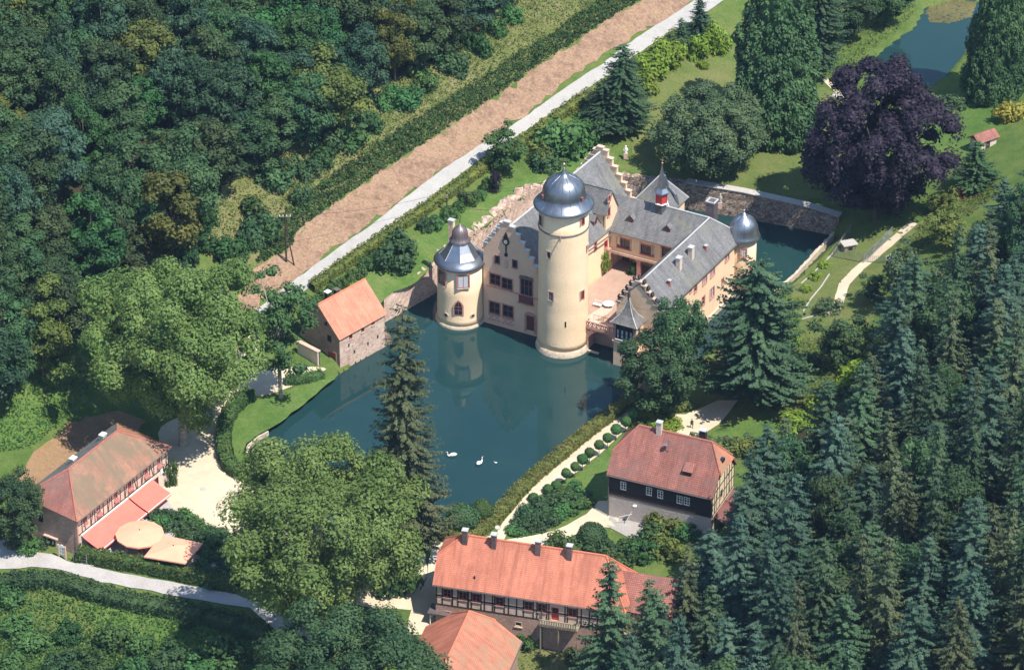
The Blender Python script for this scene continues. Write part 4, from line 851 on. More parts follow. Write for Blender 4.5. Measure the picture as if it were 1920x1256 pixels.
roofpart(T,[(-.3,-o_,E-o_*sl+.12),(L+.3,-o_,E-o_*sl+.12),(L+.3,Wd/2,RZ+.1),(-.3,Wd/2,RZ+.1)],'tile_pale'); roofpart(T,[(-.3,Wd+o_,E-o_*sl+.12),(L+.3,Wd+o_,E-o_*sl+.12),(L+.3,Wd/2,RZ+.1),(-.3,Wd/2,RZ+.1)],'tile_pale')
T.multi('ridge_cap',[tubeg([(-.3,Wd/2,RZ+.1),(L+.3,Wd/2,RZ+.1)],.13,6)],'ridge_tile')
chimney(T,2.6,Wd/2+.5,10.2,12.0,.8,.7,'dark_boards','white_paint'); chimney(T,4.6,Wd/2+.4,10.2,11.6,.7,.7,'dark_boards','gutter')
T.part('buttress',[(L,-.1,-1.4),(L+2.6,-.1,-1.4),(L,-.1,4.2),(L,1.6,-1.4),(L+2.6,1.6,-1.4),(L,1.6,4.2)],[(0,1,2),(5,4,3),(1,4,5,2),(0,3,4,1),(0,2,5,3)],'rubble')
# walled yard with arch beside it
pY = G(600,684); T2 = Thing('yard_wall','pale plastered yard wall with small arch beside the stone gatehouse door','wall',pY,az+math.pi/2)
wall(T2,(0,0),(4.6,0),-.6,2.6,[(1.4,.7,1.5,1.6)],'white_plaster'); T2.multi('wall_core',[boxg(0,4.6,.25,.5,-.6,2.6)],'white_plaster'); T2.box('coping',-.1,4.7,-.15,.6,2.602,2.78,'sandstone_pale')
# ---- half-timbered inn at the left
ez = 8.5; c0 = PZ(143,970,ez); c1 = PZ(313,835,ez); c2 = PZ(50,935,ez); az = ang(c0,c1); L = float(np.linalg.norm((c1-c0)[:2])); Wd = 9.4; gz = h1(c0[0],c0[1])
T = Thing('timbered_inn','half-timbered inn with mossy hipped tile roof and red stone end wall beside the road','house',(c0[0],c0[1],0),az)
i6 = lambda x,y: (20+x/4.174, 780+y/4.174)
A,B = (0,0),(L,0); zm = 5.0
def hw(px): return T.hit(A,B,*px)
wins = [(i6(583,797),'p'),(i6(686,722),'c'),(i6(822,612),'p'),(i6(930,525),'g'),(i6(1058,420),'p'),(i6(1158,345),'p')]
ops = []
for px,k in wins: s,z = hw(px); ops.append((s,6.95,.95,1.5))
wall(T,A,B,zm,ez,ops,'infill_pink'); wall(T,A,B,-.5,zm,[(4+3.2*i,3.0,1.2,2.6) for i in range(6)],'white_plaster')
for (s,z,w,h),(px,k) in zip(ops,wins): window(T,A,B,s,z,w,h,frame='shutter_pink' if k=='p' else 'frame_red',pane='curtain' if k=='c' else 'glass',shutters=None,sill='shutter_pink')
for i in range(6): window(T,A,B,4+3.2*i,3.0,1.2,2.6,frame='frame_red',cols=2)
bl = [(0,zm+.1,L,zm+.1),(0,ez-.12,L,ez-.12),(0,6.75,L,6.75)]
xs = list(np.arange(.1,L,1.08))
for i,x in enumerate(xs):
    if any(abs(x-o[0]) < .7 for o in ops): continue
    bl.append((x,zm+.2,x,ez-.22))
    if i%4 == 1 and x+1 < L: bl.append((x+.1,ez-.3,x+.85,zm+.25))
    if i%4 == 3 and x+1 < L: bl.append((x+.1,zm+.25,x+.85,ez-.3))
# rails are cut at the windows
out = []
for s0,z0,s1,z1_ in bl:
    if z0 == 6.75:
        cur = s0
        for o in sorted(ops):
            if o[0]-.55 > cur: out.append((cur,z0,o[0]-.55,z0))
            cur = max(cur,o[0]+.55)
        out.append((cur,z0,s1,z0))
    else: out.append((s0,z0,s1,z1_))
beams(T,A,B,out,'timber',.17)
for s,z,w,h in ops[1:]: 
    T.multi('flower_box',[wbox(A,B,s-.6,s+.6,.1,.4,z-h/2-.45,z-h/2-.15)],'shutter_pink')
GA,GB = (0,Wd),(0,0); sD,zD = T.hit(GA,GB,*i6(325,1000)); sW,zW = T.hit(GA,GB,*i6(235,785))
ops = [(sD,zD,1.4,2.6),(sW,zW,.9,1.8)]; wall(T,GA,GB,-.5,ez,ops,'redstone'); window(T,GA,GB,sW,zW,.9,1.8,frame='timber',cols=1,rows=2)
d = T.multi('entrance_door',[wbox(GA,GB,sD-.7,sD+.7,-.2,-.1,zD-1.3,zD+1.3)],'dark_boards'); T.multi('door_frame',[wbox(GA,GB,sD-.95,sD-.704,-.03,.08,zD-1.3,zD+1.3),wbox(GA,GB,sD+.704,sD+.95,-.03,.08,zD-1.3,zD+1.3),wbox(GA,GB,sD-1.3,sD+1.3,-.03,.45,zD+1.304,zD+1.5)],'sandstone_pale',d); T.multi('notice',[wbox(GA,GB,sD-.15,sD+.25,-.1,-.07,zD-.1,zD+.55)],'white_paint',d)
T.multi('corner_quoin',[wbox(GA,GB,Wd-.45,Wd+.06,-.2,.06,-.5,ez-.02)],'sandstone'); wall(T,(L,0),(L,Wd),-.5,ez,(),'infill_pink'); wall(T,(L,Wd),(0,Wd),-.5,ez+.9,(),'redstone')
beams(T,(L,0),(L,Wd),[(0,zm,Wd,zm),(0,6.7,Wd,6.7)]+[(x,zm,x,ez-.1) for x in np.arange(.1,Wd,1.2)],'timber',.17)
o_ = .5; rz = ez+4.5; Hf,Hb = 4.8,6.2; e1,e2,e3,e4 = (-o_,-o_,ez-.35),(L+o_,-o_,ez-.35),(L+o_,Wd+3.6,ez+.9),(-o_,Wd+3.6,ez+.9); r1,r2 = (Hf,Wd/2,rz),(L-Hb,Wd/2,rz)
roofpart(T,[e1,e2,r2,r1],'tile_mossy'); roofpart(T,[(-o_,Wd+o_,ez+.7),e1,r1],'tile_old'); roofpart(T,[e2,(L+o_,Wd+o_,ez+.7),r2],'tile_dull')
roofpart(T,[(-o_,Wd+o_,ez+.7),(L+o_,Wd+o_,ez+.7),r2,r1],'slate')
for a,b_ in ((r1,r2),(r1,e1),(r1,(-o_,Wd+o_,ez+.7)),(r2,e2)): T.multi('ridge_cap',[tubeg([a,b_],.14,6)],'ridge_old')
gutter(T,[(-o_,-o_-.08,ez-.42),(L+o_,-o_-.08,ez-.42)])
for px in (i6(490,350), i6(722,165)):
    s,z = T.hit((0,Wd/2+2.0),(1,Wd/2+2.0),*px); chimney(T,s,Wd/2+2.0,rz-2.6,z+.5,.9,.7,'concrete','white_paint')
# awnings fixed to the inn
for k,(pa,pb,pc,lab) in enumerate(((i6(550,935),i6(920,645),i6(640,1000),'long red awning stretched along the ground floor of the timbered inn'),(i6(920,645),i6(1110,500),i6(1030,700),'shorter red awning nearest the gravel forecourt on the timbered inn'))):
    sa,za = hw(pa); sb,zb = hw(pb); zt,zl = 4.75,3.3; D = 3.5; sa += .12*k; 
    Tw = Thing('awning',lab,'awning',T.loc+T.Rm@np.array([sa,-.1,0]),az); n = 10; Lw = sb-sa-.15; gs = []
    for j in range(n):
        x0,x1 = Lw*j/n, Lw*(j+1)/n; sag = lambda x,f: -.12*math.sin(math.pi*f)-.05*abs(math.sin(x*3.1))*f
        V = []; F = []
        for x in (x0,x1):
            for f in np.linspace(0,1,5): V.append((x,-D*f,zt+(zl-zt)*f+sag(x,f)))
        for f in range(4): F.append((f,5+f,6+f,f+1))
        gs.append((V,F))
    Tw.multi('canvas',gs,'awning'); Tw.multi('valance',[(lambda V:(V,[(0,1,2,3)]))([(0,-D,zl),(Lw,-D,zl),(Lw,-D-.02,zl-.3),(0,-D-.02,zl-.3)])],'awning'); Tw.multi('front_bar',[tubeg([(0,-D,zl),(Lw,-D,zl)],.06,6)],'white_paint')
    for x in (.3,Lw-.3): Tw.multi('arm',[tubeg([(x,0,zt-.5),(x,-D*.9,zl)],.035,5)],'steel')
    Tw.box('cassette',0,Lw,-.05,.09,zt-.1,zt+.18,'white_paint')
T.multi('signboard',[wbox(A,B,L-2.1,L-.9,.02,.12,4.3,5.2)],'white_paint')
# ---- house with the plain tile roof at the lake path
ez = 9.0; c0 = PZ(1141,890,ez); c1 = PZ(1333,935,ez); az = ang(c0,c1); L = float(np.linalg.norm((c1-c0)[:2])); Wd = 10.6
T = Thing('tiled_house','house with weathered dark red tile roof and dark boarded upper storey by the lake path','house',(c0[0],c0[1],0),az)
h8 = lambda x,y: (1100+x/5.234, 760+y/5.234)
A,B = (0,.4),(L,.4); zm = 5.4
wl = [h8(360,788),h8(612,842),h8(722,872),h8(912,925),h8(982,940)]; ops = [(T.hit(A,B,*p)[0],T.hit(A,B,*p)[1],.95,1.5) for p in wl]
wall(T,A,B,zm,ez,ops,'dark_boards')
for o in ops: window(T,A,B,*o,frame='white_paint',cols=2,rows=3,fw=.1,sill=None,pane='glass')
for z in np.arange(zm+.3,ez,.42): T.multi('board',[wbox(A,B,0,L,0,.03,z-.02,z+.02)],'timber') if not any(abs(z-o[1])<.85 for o in ops) else None
sd,zd = T.hit(A,B,*h8(660,1045)); zd = 2.4; wall(T,A,B,-.6,zm,[(sd,zd,1.1,2.4)],'grey_render'); T.multi('door',[wbox(A,B,sd-.55,sd+.55,-.2,-.1,zd-1.2,zd+1.2)],'timber')
T.multi('downpipe',[tubeg([(-.1,.25,ez-.4),(-.1,.25,.5)],.07,6)],'gutter'); T.multi('storey_band',[wbox(A,B,0,L,0,.08,zm-.12,zm+.02)],'timber')
RA,RB_ = (L,.4),(L,Wd-.4); wall(T,RA,RB_,-.6,5.2,(),'white_plaster'); wall(T,RA,RB_,5.2,ez,[(4.2,7.2,.9,1.3)],'infill_cream'); window(T,RA,RB_,4.2,7.2,.9,1.3,frame='timber')
wall(T,(L,Wd-.4),(0,Wd-.4),-.6,ez,(),'grey_render'); wall(T,(0,Wd-.4),(0,.4),-.6,ez,(),'grey_render')
rise = 6.6; half = Wd/2; f1,f2 = .45,.5; z1e,z2e = ez+rise*f1, ez+rise*f2; x0,x1 = -.35,L+.35; il,ir = 3.2,2.3
fr = [(x0,0,ez),(x1,0,ez),(x1,half*f2,z2e),(x1-ir,half,ez+rise),(x0+il,half,ez+rise),(x0,half*f1,z1e)]
bk = [(x,Wd-y,z) for x,y,z in fr]
roofpart(T,fr,'tile_old'); roofpart(T,bk,'tile_old'); roofpart(T,[fr[5],bk[5],fr[4]],'tile_old'); roofpart(T,[(x1+.35,half*f2-.15,z2e-.5),(x1+.35,Wd-half*f2+.15,z2e-.5),(x1-ir,half,ez+rise+.02)],'tile_dull')
for a,b_ in ((fr[3],fr[4]),(fr[2],fr[3]),(bk[2],bk[3]),(fr[4],fr[5]),(bk[4],bk[5])): T.multi('ridge_cap',[tubeg([a,b_],.15,6)],'ridge_old')
for x,f,zz,mt in ((.02,f1,z1e,'dark_boards'),(L-.32,f2,z2e,'infill_cream')):
    P = [(0.5,ez-.1),(Wd-.5,ez-.1),(Wd-half*f-.1,zz-.25),(half*f+.1,zz-.25)]; T.part('gable',[(x,y,z) for y,z in P]+[(x+.3,y,z) for y,z in P],[(0,1,2,3),(7,6,5,4),(0,4,5,1),(1,5,6,2),(2,6,7,3),(3,7,4,0)],mt)
hb = []
for z in (5.3,7.2,ez,10.6): hb.append((0 if z<9.5 else 1.6,z,Wd-.8 if z<9.5 else Wd-2.4,z))
for y in np.arange(.15,Wd-.8,1.05): top = min(ez+(min(y,Wd-.8-y)+.4)/half*rise-.2, z2e-.3); hb.append((y,5.3,y,top)) if abs(y-4.2)>.6 else None
hb += [(1.3,5.4,2.2,8.9),(7.9,5.4,7.2,8.9)]
beams(T,RA,RB_,hb,'timber',.17)
gutter(T,[(x0,-.08,ez-.12),(x1,-.08,ez-.12)])
T.part('porch_roof',[(L+.02,1.5,4.9),(L+.02,Wd-.6,4.9),(L+2.0,Wd-.6,3.9),(L+2.0,1.5,3.9),(L+.02,1.5,4.75),(L+.02,Wd-.6,4.75),(L+2.0,Wd-.6,3.75),(L+2.0,1.5,3.75)],[(0,3,2,1),(4,5,6,7),(0,4,7,3),(1,2,6,5),(2,3,7,6),(0,1,5,4)],'tile_old')
s,z = T.hit((0,half),(1,half),*h8(717,310)); chimney(T,s,half-.2,ez+rise-1.6,ez+rise+1.5,.8,.7,'white_plaster','lead_flash'); s,z = T.hit((0,half+1),(1,half+1),*h8(1140,345)); chimney(T,s,half+1.0,ez+rise-2,ez+rise+1.0,1.0,.7,'dark_boards','lead_flash')
pp = (fr[0],fr[1],fr[3])
def flatdormer(T, plane, px, w, d, h, roof='tile_old'):
    p = rayplane(T,*plane,*px); o = T.part('shed_dormer',[(p[0]-w/2,p[1]-.1,p[2]-.2),(p[0]+w/2,p[1]-.1,p[2]-.2),(p[0]+w/2,p[1]-.1,p[2]+h),(p[0]-w/2,p[1]-.1,p[2]+h),(p[0]-w/2,p[1]+d,p[2]+h+.7),(p[0]+w/2,p[1]+d,p[2]+h+.7)],[(0,1,2,3),(3,2,5,4),(0,3,4),(1,5,2)],'timber')
    roofpart(T,[(p[0]-w/2-.15,p[1]-.3,p[2]+h-.05),(p[0]+w/2+.15,p[1]-.3,p[2]+h-.05),(p[0]+w/2+.15,p[1]+d,p[2]+h+1.0),(p[0]-w/2-.15,p[1]+d,p[2]+h+1.0)],roof,.1,'dormer_roof',o)
flatdormer(T,pp,h8(990,680),1.3,1.7,.75); p = rayplane(T,*pp,*h8(800,460)); T.multi('roof_aerial',[tubeg([p,p+np.array([0,0,2.4])],.05,5),tubeg([p+np.array([-.5,0,2.2]),p+np.array([.6,0,2.3])],.03,4),latheg([(.02,p[2]+1.2),(.4,p[2]+1.3),(.42,p[2]+1.36)],(p[0]-.35,p[1]),10)],'steel')
p = rayplane(T,fr[2],bk[2],fr[3],*h8(1325,530)); T.box('skylight',p[0]-.4,p[0]+.4,p[1]-.4,p[1]+.4,p[2]-.3,p[2]+.25,'glass')
# satellite dish post in front
q = G(1170,985); Td = Thing('dish_mast','leaning white mast casting a crossed shadow on the grey yard wall','mast',q,0); Td.multi('mast',[tubeg([(0,0,0),(1.6,.1,3.6)],.05,6)],'white_paint'); Td.multi('cross_bar',[tubeg([(-.8,0,1.6),(1.2,0,2.1)],.035,5)],'white_paint'); Td.multi('dish',[latheg([(.02,3.5),(.2,3.53),(.32,3.62),(.33,3.68)],(1.6,0),12)],'white_paint')
# ---- long house in the foreground
ez = 7.0; c0 = PZ(815,1096,ez); c1 = PZ(1110,1141,ez); az = ang(c0,c1); L = 28.5; Wd = 10.0
T = Thing('long_house','long timbered house with bright orange tile roof and four chimneys in the foreground','house',(c0[0],c0[1],0),az)
l7 = lambda x,y: (780+x/4.364, 980+y/4.364)
A,B = (0,.45),(L,.45); zm = 3.3
wl = [l7(255,568),l7(382,585),l7(493,602),l7(683,632),l7(920,655),l7(1030,662),l7(1280,705)]; ops = [(T.hit(A,B,*p)[0],5.5,1.25,1.5) for p in wl]; sd = T.hit(A,B,*l7(1138,715))[0]; ops.append((sd,4.75,1.15,2.3))
wall(T,A,B,zm,ez,ops,'infill_pink')
for o in ops[:-1]: window(T,A,B,*o,frame='frame_red',cols=2,rows=2,fw=.11)
d = T.multi('balcony_door',[wbox(A,B,sd-.57,sd+.57,-.2,-.1,3.6,5.9)],'red_paint'); T.multi('pane',[wbox(A,B,sd-.4,sd+.4,-.11,-.08,4.8,5.75)],'glass',d)
hb = [(0,zm+.1,L,zm+.1)]
cur = 0
for o in sorted(ops):
    if o[0]-o[2]/2-.05 > cur: hb.append((cur,4.95,o[0]-o[2]/2-.02,4.95))
    cur = o[0]+o[2]/2+.02
hb.append((cur,4.95,L,4.95))
for x in np.arange(.15,L,1.22):
    if not any(abs(x-o[0]) < o[2]/2+.1 for o in ops): hb.append((x,zm+.2,x,ez-.1))
for o in ops[:-1]: hb += [(o[0]-o[2]/2-.11,zm+.2,o[0]-o[2]/2-.11,ez-.1),(o[0]+o[2]/2+.11,zm+.2,o[0]+o[2]/2+.11,ez-.1)]
beams(T,A,B,hb,'timber',.19)
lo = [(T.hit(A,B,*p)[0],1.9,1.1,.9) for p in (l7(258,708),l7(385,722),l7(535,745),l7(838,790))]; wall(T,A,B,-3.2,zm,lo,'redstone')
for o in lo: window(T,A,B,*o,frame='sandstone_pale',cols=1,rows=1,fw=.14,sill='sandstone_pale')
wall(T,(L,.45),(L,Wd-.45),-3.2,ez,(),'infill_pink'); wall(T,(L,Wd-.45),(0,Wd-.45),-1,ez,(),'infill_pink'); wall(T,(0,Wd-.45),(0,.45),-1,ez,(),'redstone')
rise = 6.2; half = Wd/2; f1 = .56; z1e = ez+rise*f1; x0,x1 = -.35,L+.35; il = 3.5; ir = 4.2
fr = [(x0,0,ez),(x1,0,ez),(x1-ir,half,ez+rise),(x0+il,half,ez+rise),(x0,half*f1,z1e)]; bk = [(x,Wd-y,z) for x,y,z in fr]
roofpart(T,fr,'tile_new'); roofpart(T,bk,'tile_new'); roofpart(T,[fr[4],bk[4],fr[3]],'tile_new'); roofpart(T,[fr[1],bk[1],fr[2]],'tile_new')
for a,b_ in ((fr[2],fr[3]),(fr[1],fr[2]),(bk[1],bk[2]),(fr[3],fr[4]),(bk[3],bk[4])): T.multi('ridge_cap',[tubeg([a,b_],.15,6)],'ridge_tile')
P = [(.5,ez-.1),(Wd-.5,ez-.1),(Wd-half*f1-.1,z1e-.25),(half*f1+.1,z1e-.25)]; T.part('gable',[(.02,y,z) for y,z in P]+[(.3,y,z) for y,z in P],[(0,1,2,3),(7,6,5,4),(0,4,5,1),(1,5,6,2),(2,6,7,3),(3,7,4,0)],'infill_pink')
for px in (l7(405,160),l7(640,215),l7(1000,245),l7(1258,275)):
    s,z = T.hit((0,half-.5),(1,half-.5),*px); chimney(T,s,half-.6,ez+rise-1.6,ez+rise+1.25,.75,.75,'lead_brown','lead_flash')
gutter(T,[(x0,-.08,ez-.12),(x1,-.08,ez-.12)]); T.multi('downpipe',[tubeg([(16.2,.3,ez-.3),(16.2,.3,-2)],.08,6)],'gutter')
s,z = T.hit(A,B,*l7(480,455)); p = rayplane(T,fr[0],fr[1],fr[2],*l7(480,455)); T.multi('roof_vent',[tubeg([p,p+np.array([0,0,.45])],.12,8)],'dark_boards')
# balcony with upright slats
sb = T.hit(A,B,*l7(1185,790))[0]; b0,b1 = sb-2.9,sb+2.9
T.box('balcony_floor',b0,b1,-1.15,.44,3.3,3.5,'wood_grey'); T.box('balcony_rail',b0,b1,-1.2,-1.08,4.42,4.54,'wood_grey')
for x in np.arange(b0+.1,b1,.36): T.box('balcony_slat',x-.11,x+.11,-1.19,-1.13,3.51,4.418,'wood_grey')
for x in (b0+.2,sb,b1-.2): T.box('balcony_post',x-.08,x+.08,-1.05,-.9,-2.5,3.29,'wood_grey')
# annex at its right end
T.box('annex_wall',L,L+6.5,2.2,Wd+1,-1.5,ez-.6,'infill_cream'); an = [(L-.5,1.7,ez-.8),(L+7,1.7,ez-.8),(L+7,Wd/2+1.4,ez+3.0),(L-2.5,Wd/2+1.4,ez+3.0)]
roofpart(T,an,'tile_old',.2,'annex_roof'); roofpart(T,[(L-.5,Wd+1.5,ez-.8),(L+7,Wd+1.5,ez-.8),an[2],an[3]],'tile_old',.2,'annex_roof')
T.part('annex_gable',[(L+6.4,2.4,ez-.6),(L+6.4,Wd+.8,ez-.6),(L+6.4,Wd/2+1.4,ez+2.7),(L+6.1,2.4,ez-.6),(L+6.1,Wd+.8,ez-.6),(L+6.1,Wd/2+1.4,ez+2.7)],[(0,1,2),(5,4,3),(0,3,4,1),(1,4,5,2),(2,5,3,0)],'infill_cream')
beams(T,(L+6.5,2.2),(L+6.5,Wd+1),[(0,4,Wd-1.2,4)]+[(y,3.0,y,ez-.7) for y in np.arange(.1,Wd-1.2,1.2)],'timber',.18)
# ---- barn roof at the lower edge
ez = 3.6; c0 = PZ(979,1202,ez); az0 = az; Wb = 14.6; Lb = 16; T = Thing('barn','barn with half-hipped faded orange tile roof at the bottom edge below the long house','barn',(c0[0],c0[1],0),az0+math.pi)
# own frame: x to the viewer's left, y towards the viewer
T.box('wall',.5,Wb-.5,.6,Lb-.5,-4,ez-.05,'redstone'); rz = ez+5.6; half = Wb/2
g = [(0,0,ez),(0,Lb,ez),(half,Lb,rz),(half,2.2,rz),(half*.55,0,ez+5.6*.55)]; gl = [(Wb-x,y,z) for x,y,z in g]
roofpart(T,g,'tile_dull'); roofpart(T,gl,'tile_new'); roofpart(T,[g[4],gl[4],g[3]],'tile_new'); T.multi('ridge_cap',[tubeg([g[2],g[3]],.2,6)],'ridge_tile')
for q in (g,gl): T.multi('ridge_cap',[tubeg([q[3],q[4]],.16,6)],'ridge_tile')
T.part('gable',[(.5,.3,ez-.1),(Wb-.5,.3,ez-.1),(Wb-half*.55,.3,ez+2.8),(half*.55,.3,ez+2.8),(.5,.6,ez-.1),(Wb-.5,.6,ez-.1),(Wb-half*.55,.6,ez+2.8),(half*.55,.6,ez+2.8)],[(0,1,2,3),(7,6,5,4),(0,4,5,1),(1,5,6,2),(2,6,7,3),(3,7,4,0)],'redstone')
gutter(T,[(-.08,0,ez-.1),(-.08,Lb,ez-.1)])
q = G(806,1172); T = Thing('wood_shed','small open wooden shed with brown flat roof left of the barn','shed',q,az0)
T.part('roof',*boxg(-.3,3.6,-.3,2.3,2.3,2.45),'lead_brown'); T.box('back_wall',0,3.3,1.9,2.0,0,2.299,'wood_grey')
for x in (0,3.2): T.box('post',x,x+.12,0,.12,0,2.299,'white_paint'); T.multi('brace',[tubeg([(x+.06,.06,1.5),(x+(.8 if x==0 else -.7),.06,2.25)],.05,4)],'white_paint')
# ================================================================== VEGETATION
def unit(n, r): 
    v = r.normal(size=(n,3)); return v/np.linalg.norm(v,axis=1)[:,None]
def leaves(C, Nn, s, r, asp=.62, axis=None):
    """diamond leaves: centres, normals, half lengths -> verts, quads"""
    n = len(C); Nn = Nn/(np.linalg.norm(Nn,axis=1)[:,None]+1e-9)
    t = unit(n,r) if axis is None else axis
    t = t-Nn*(t*Nn).sum(1)[:,None]; t /= (np.linalg.norm(t,axis=1)[:,None]+1e-9); b_ = np.cross(Nn,t); s = np.asarray(s).reshape(-1,1)
    V = np.stack([C+t*s, C+b_*s*asp, C-t*s, C-b_*s*asp],1).reshape(-1,3)
    return V, np.arange(4*n).reshape(n,4)
def crown(seed, Rr, z0, z1, nl, lr, ls, dens=1.0, flat=.85, bottom=-.35, rough=.22, inner=.45, droop=0.0, pw=1.0, core=.6):
    """lobed crown: leaf clumps spread over and through an uneven ellipsoid"""
    r = np.random.default_rng(seed); zc,hz = (z0+z1)/2,(z1-z0)/2
    k = np.arange(nl)+.5; ph = np.arccos(1-2*k/nl); th = math.pi*(1+5**.5)*k
    D = np.c_[np.cos(th)*np.sin(ph), np.sin(th)*np.sin(ph), np.cos(ph)]+r.normal(0,.16,(nl,3)); D /= np.linalg.norm(D,axis=1)[:,None]
    a = r.uniform(0,6.28,6); env = 1+rough*(np.sin(D[:,0]*4+a[0])*np.sin(D[:,1]*3.5+a[1])+.6*np.sin(D[:,2]*6+a[2]+D[:,0]*3))+r.normal(0,rough*.3,nl)
    rad = np.where(r.random(nl) < .22, r.uniform(inner*.6,.7,nl), r.uniform(.72,.92,nl))*env
    wid = np.where(D[:,2] > 0, 1.0, (1-.35*np.abs(D[:,2])))
    L = np.c_[D[:,0]*Rr*rad*wid, D[:,1]*Rr*rad*wid, zc+D[:,2]*hz*rad*.95]; lrad = Rr*lr*r.uniform(.65,1.35,nl)
    cnt = (dens*4*math.pi*lrad**2*.8/(ls*ls*1.0)).astype(int)+8
    idx = np.repeat(np.arange(nl),cnt); n = len(idx); d = unit(n,r)
    out = (d*D[idx]).sum(1); keep = (out > -.35+r.normal(0,.2,n)) & (d[:,2] > bottom-.3*r.random(n)); idx,d = idx[keep],d[keep]; n = len(idx)
    rr = lrad[idx]*r.uniform(.72,1.08,n); sub = 1+.16*np.sin(d[:,0]*9+idx)*np.sin(d[:,1]*9+idx*2)
    C = L[idx]+d*np.c_[rr*sub,rr*sub,rr*sub*flat]
    if droop: C[:,2] -= droop*(np.hypot(C[:,0],C[:,1])/Rr)**2*r.uniform(.3,1.3,n)
    ins = np.zeros(n,bool)
    for i in range(nl): q = (C-L[i])/np.array([1,1,flat]); ins |= ((q**2).sum(1) < (lrad[i]*.62)**2) & (idx != i)
    keep = ~ins; C,d,idx = C[keep],d[keep],idx[keep]; n = len(C)
    C = C[C[:,2] > .1] if False else C
    Nn = d*.85+unit(n,r)*.5+np.array([0,0,.35])
    V,Q = leaves(C,Nn,ls*r.uniform(.5,1.0,n),r)
    if core:
        g = latheg([(.05,-.95),(.6,-.75),(.97,-.2),(.92,.35),(.5,.85),(.05,.98)],n=7,cap=False); gv,gf = np.array(g[0]),np.array(g[1]); Vs,Qs,k = [V],[Q],len(V)
        for i in range(nl):
            q = gv*lrad[i]*core*np.array([1,1,flat])*(1+.12*r.normal(size=(len(gv),1))); c = L[i].copy()
            if droop: c[2] -= droop*.8*(math.hypot(c[0],c[1])/Rr)**2
            Vs.append(q+c); Qs.append(gf+k); k += len(gv)
        V,Q = np.concatenate(Vs),np.concatenate(Qs)
    return V,Q,L,lrad
def trunkmesh(name, H, r0, limbs, mat, lean=0.0, z_fork=None, n=9):
    zf = z_fork or H*.5; gs = [tubeg([(0,0,-1.2),(0,0,0),(r0*.1,0,.8),(lean*.3,0,zf*.5),(lean,0,zf),(lean,0,H)],[r0*1.5,r0*1.35,r0,r0*.85,r0*.6,r0*.12],n)]
    for p in limbs:
        p = np.array(p); b_ = np.array([lean*.7,0,min(zf*.8, p[2]*.7)]); m_ = (b_+p)/2+np.array([0,0,.08*np.linalg.norm(p-b_)])
        gs.append(tubeg([b_,m_,p],[r0*.42,r0*.26,r0*.07],6))
    return mesh(name,*joing(gs),mat,smooth=True)
PROTO = {}
def mk_broad(key, seed, H, Rr, nl, lr, ls, trunk_r, leaf, bark='bark', z0=.2, **kw):
    V,Q,L,lrad = crown(seed,Rr,H*z0,H,nl,lr,ls,**kw); cm = fastmesh('crown',V,Q,leaf); r = np.random.default_rng(seed+1)
    lim = L[r.permutation(len(L))[:min(14,len(L))]]
    PROTO[key] = (cm, trunkmesh('trunk',H*.82,trunk_r,lim,bark,z_fork=H*.45), H, Rr)
def mk_conifer(key, seed, H, Rr, leaf, bark='bark_dark', droop=.35, nbr=260, spray=.8, dens=1.0, z0=.08, shape=.7, tipup=.15, tw=.5, trunk_r=.35, bare=0.0, hang=.35, lump=.16):
    """branches at uneven heights, each a drooping frond of needle sprays; longer and shorter boughs leave gaps"""
    r = np.random.default_rng(seed); Cs,Ns,Ss,Ax = [],[],[],[]
    f = np.sort(1-np.sqrt(r.random(nbr))*.995); f = np.r_[f,np.linspace(.86,.985,12)]; az = np.arange(len(f))*2.39996+r.normal(0,.5,len(f)); ph = r.uniform(0,6.28,4)
    for fi,a in zip(f,az):
        z = H*(z0+(1-z0)*fi); env = 1+lump*(math.sin(a*2+ph[0]+fi*9)+math.sin(a*3+ph[1]-fi*16)*.8); lb = (Rr*(1-fi)**shape*env)*r.uniform(.72,1.12)+.2
        lb *= min(1.0,.55+fi*5)
        dirh = np.array([math.cos(a),math.sin(a),0]); side = np.array([-dirh[1],dirh[0],0]); m_ = max(2,int(lb/(spray*.40)*dens)); t = np.clip(np.linspace(.15+bare,1,m_)+r.normal(0,.03,m_),.05,1.05); dr = droop*r.uniform(.6,1.4)
        for e in (-1,1,0):
            k = len(t); P = dirh*(t*lb)[:,None]+np.array([0,0,z])+np.array([0,0,1])*(lb*(-dr*t+(dr*.45+tipup)*t**2))[:,None]
            wv = spray*(1.2-.6*t)*r.uniform(.65,1.2,k); ax = dirh*.65+side*e*.8+np.array([0,0,-hang])*r.uniform(.1,1.3,k)[:,None]; C = P+ax*(wv*.5)[:,None]
            Cs.append(C); Ns.append(np.array([0,0,.9])+dirh*.45+unit(k,r)*.45); Ss.append(wv*.72); Ax.append(ax+unit(k,r)*.2)
    C = np.concatenate(Cs); V,Q = leaves(C,np.concatenate(Ns),np.concatenate(Ss),r,tw,np.concatenate(Ax))
    PROTO[key] = (fastmesh('crown',V,Q,leaf), mesh('trunk',*tubeg([(0,0,-1.2),(0,0,.3),(0,0,H*.5),(0,0,H*.99)],[trunk_r*1.3,trunk_r,trunk_r*.55,.03],8),bark,smooth=True), H, Rr)
def mk_shrub(key, seed, leaf, Rr=2.0, H=2.4, nl=14, ls=.3, lr=.42, **kw):
    V,Q,L,lrad = crown(seed,Rr,-.35*H,H,nl,lr,ls,bottom=-.6,rough=.14,**kw); PROTO[key] = (fastmesh('foliage',V,Q,leaf),None,H,Rr)
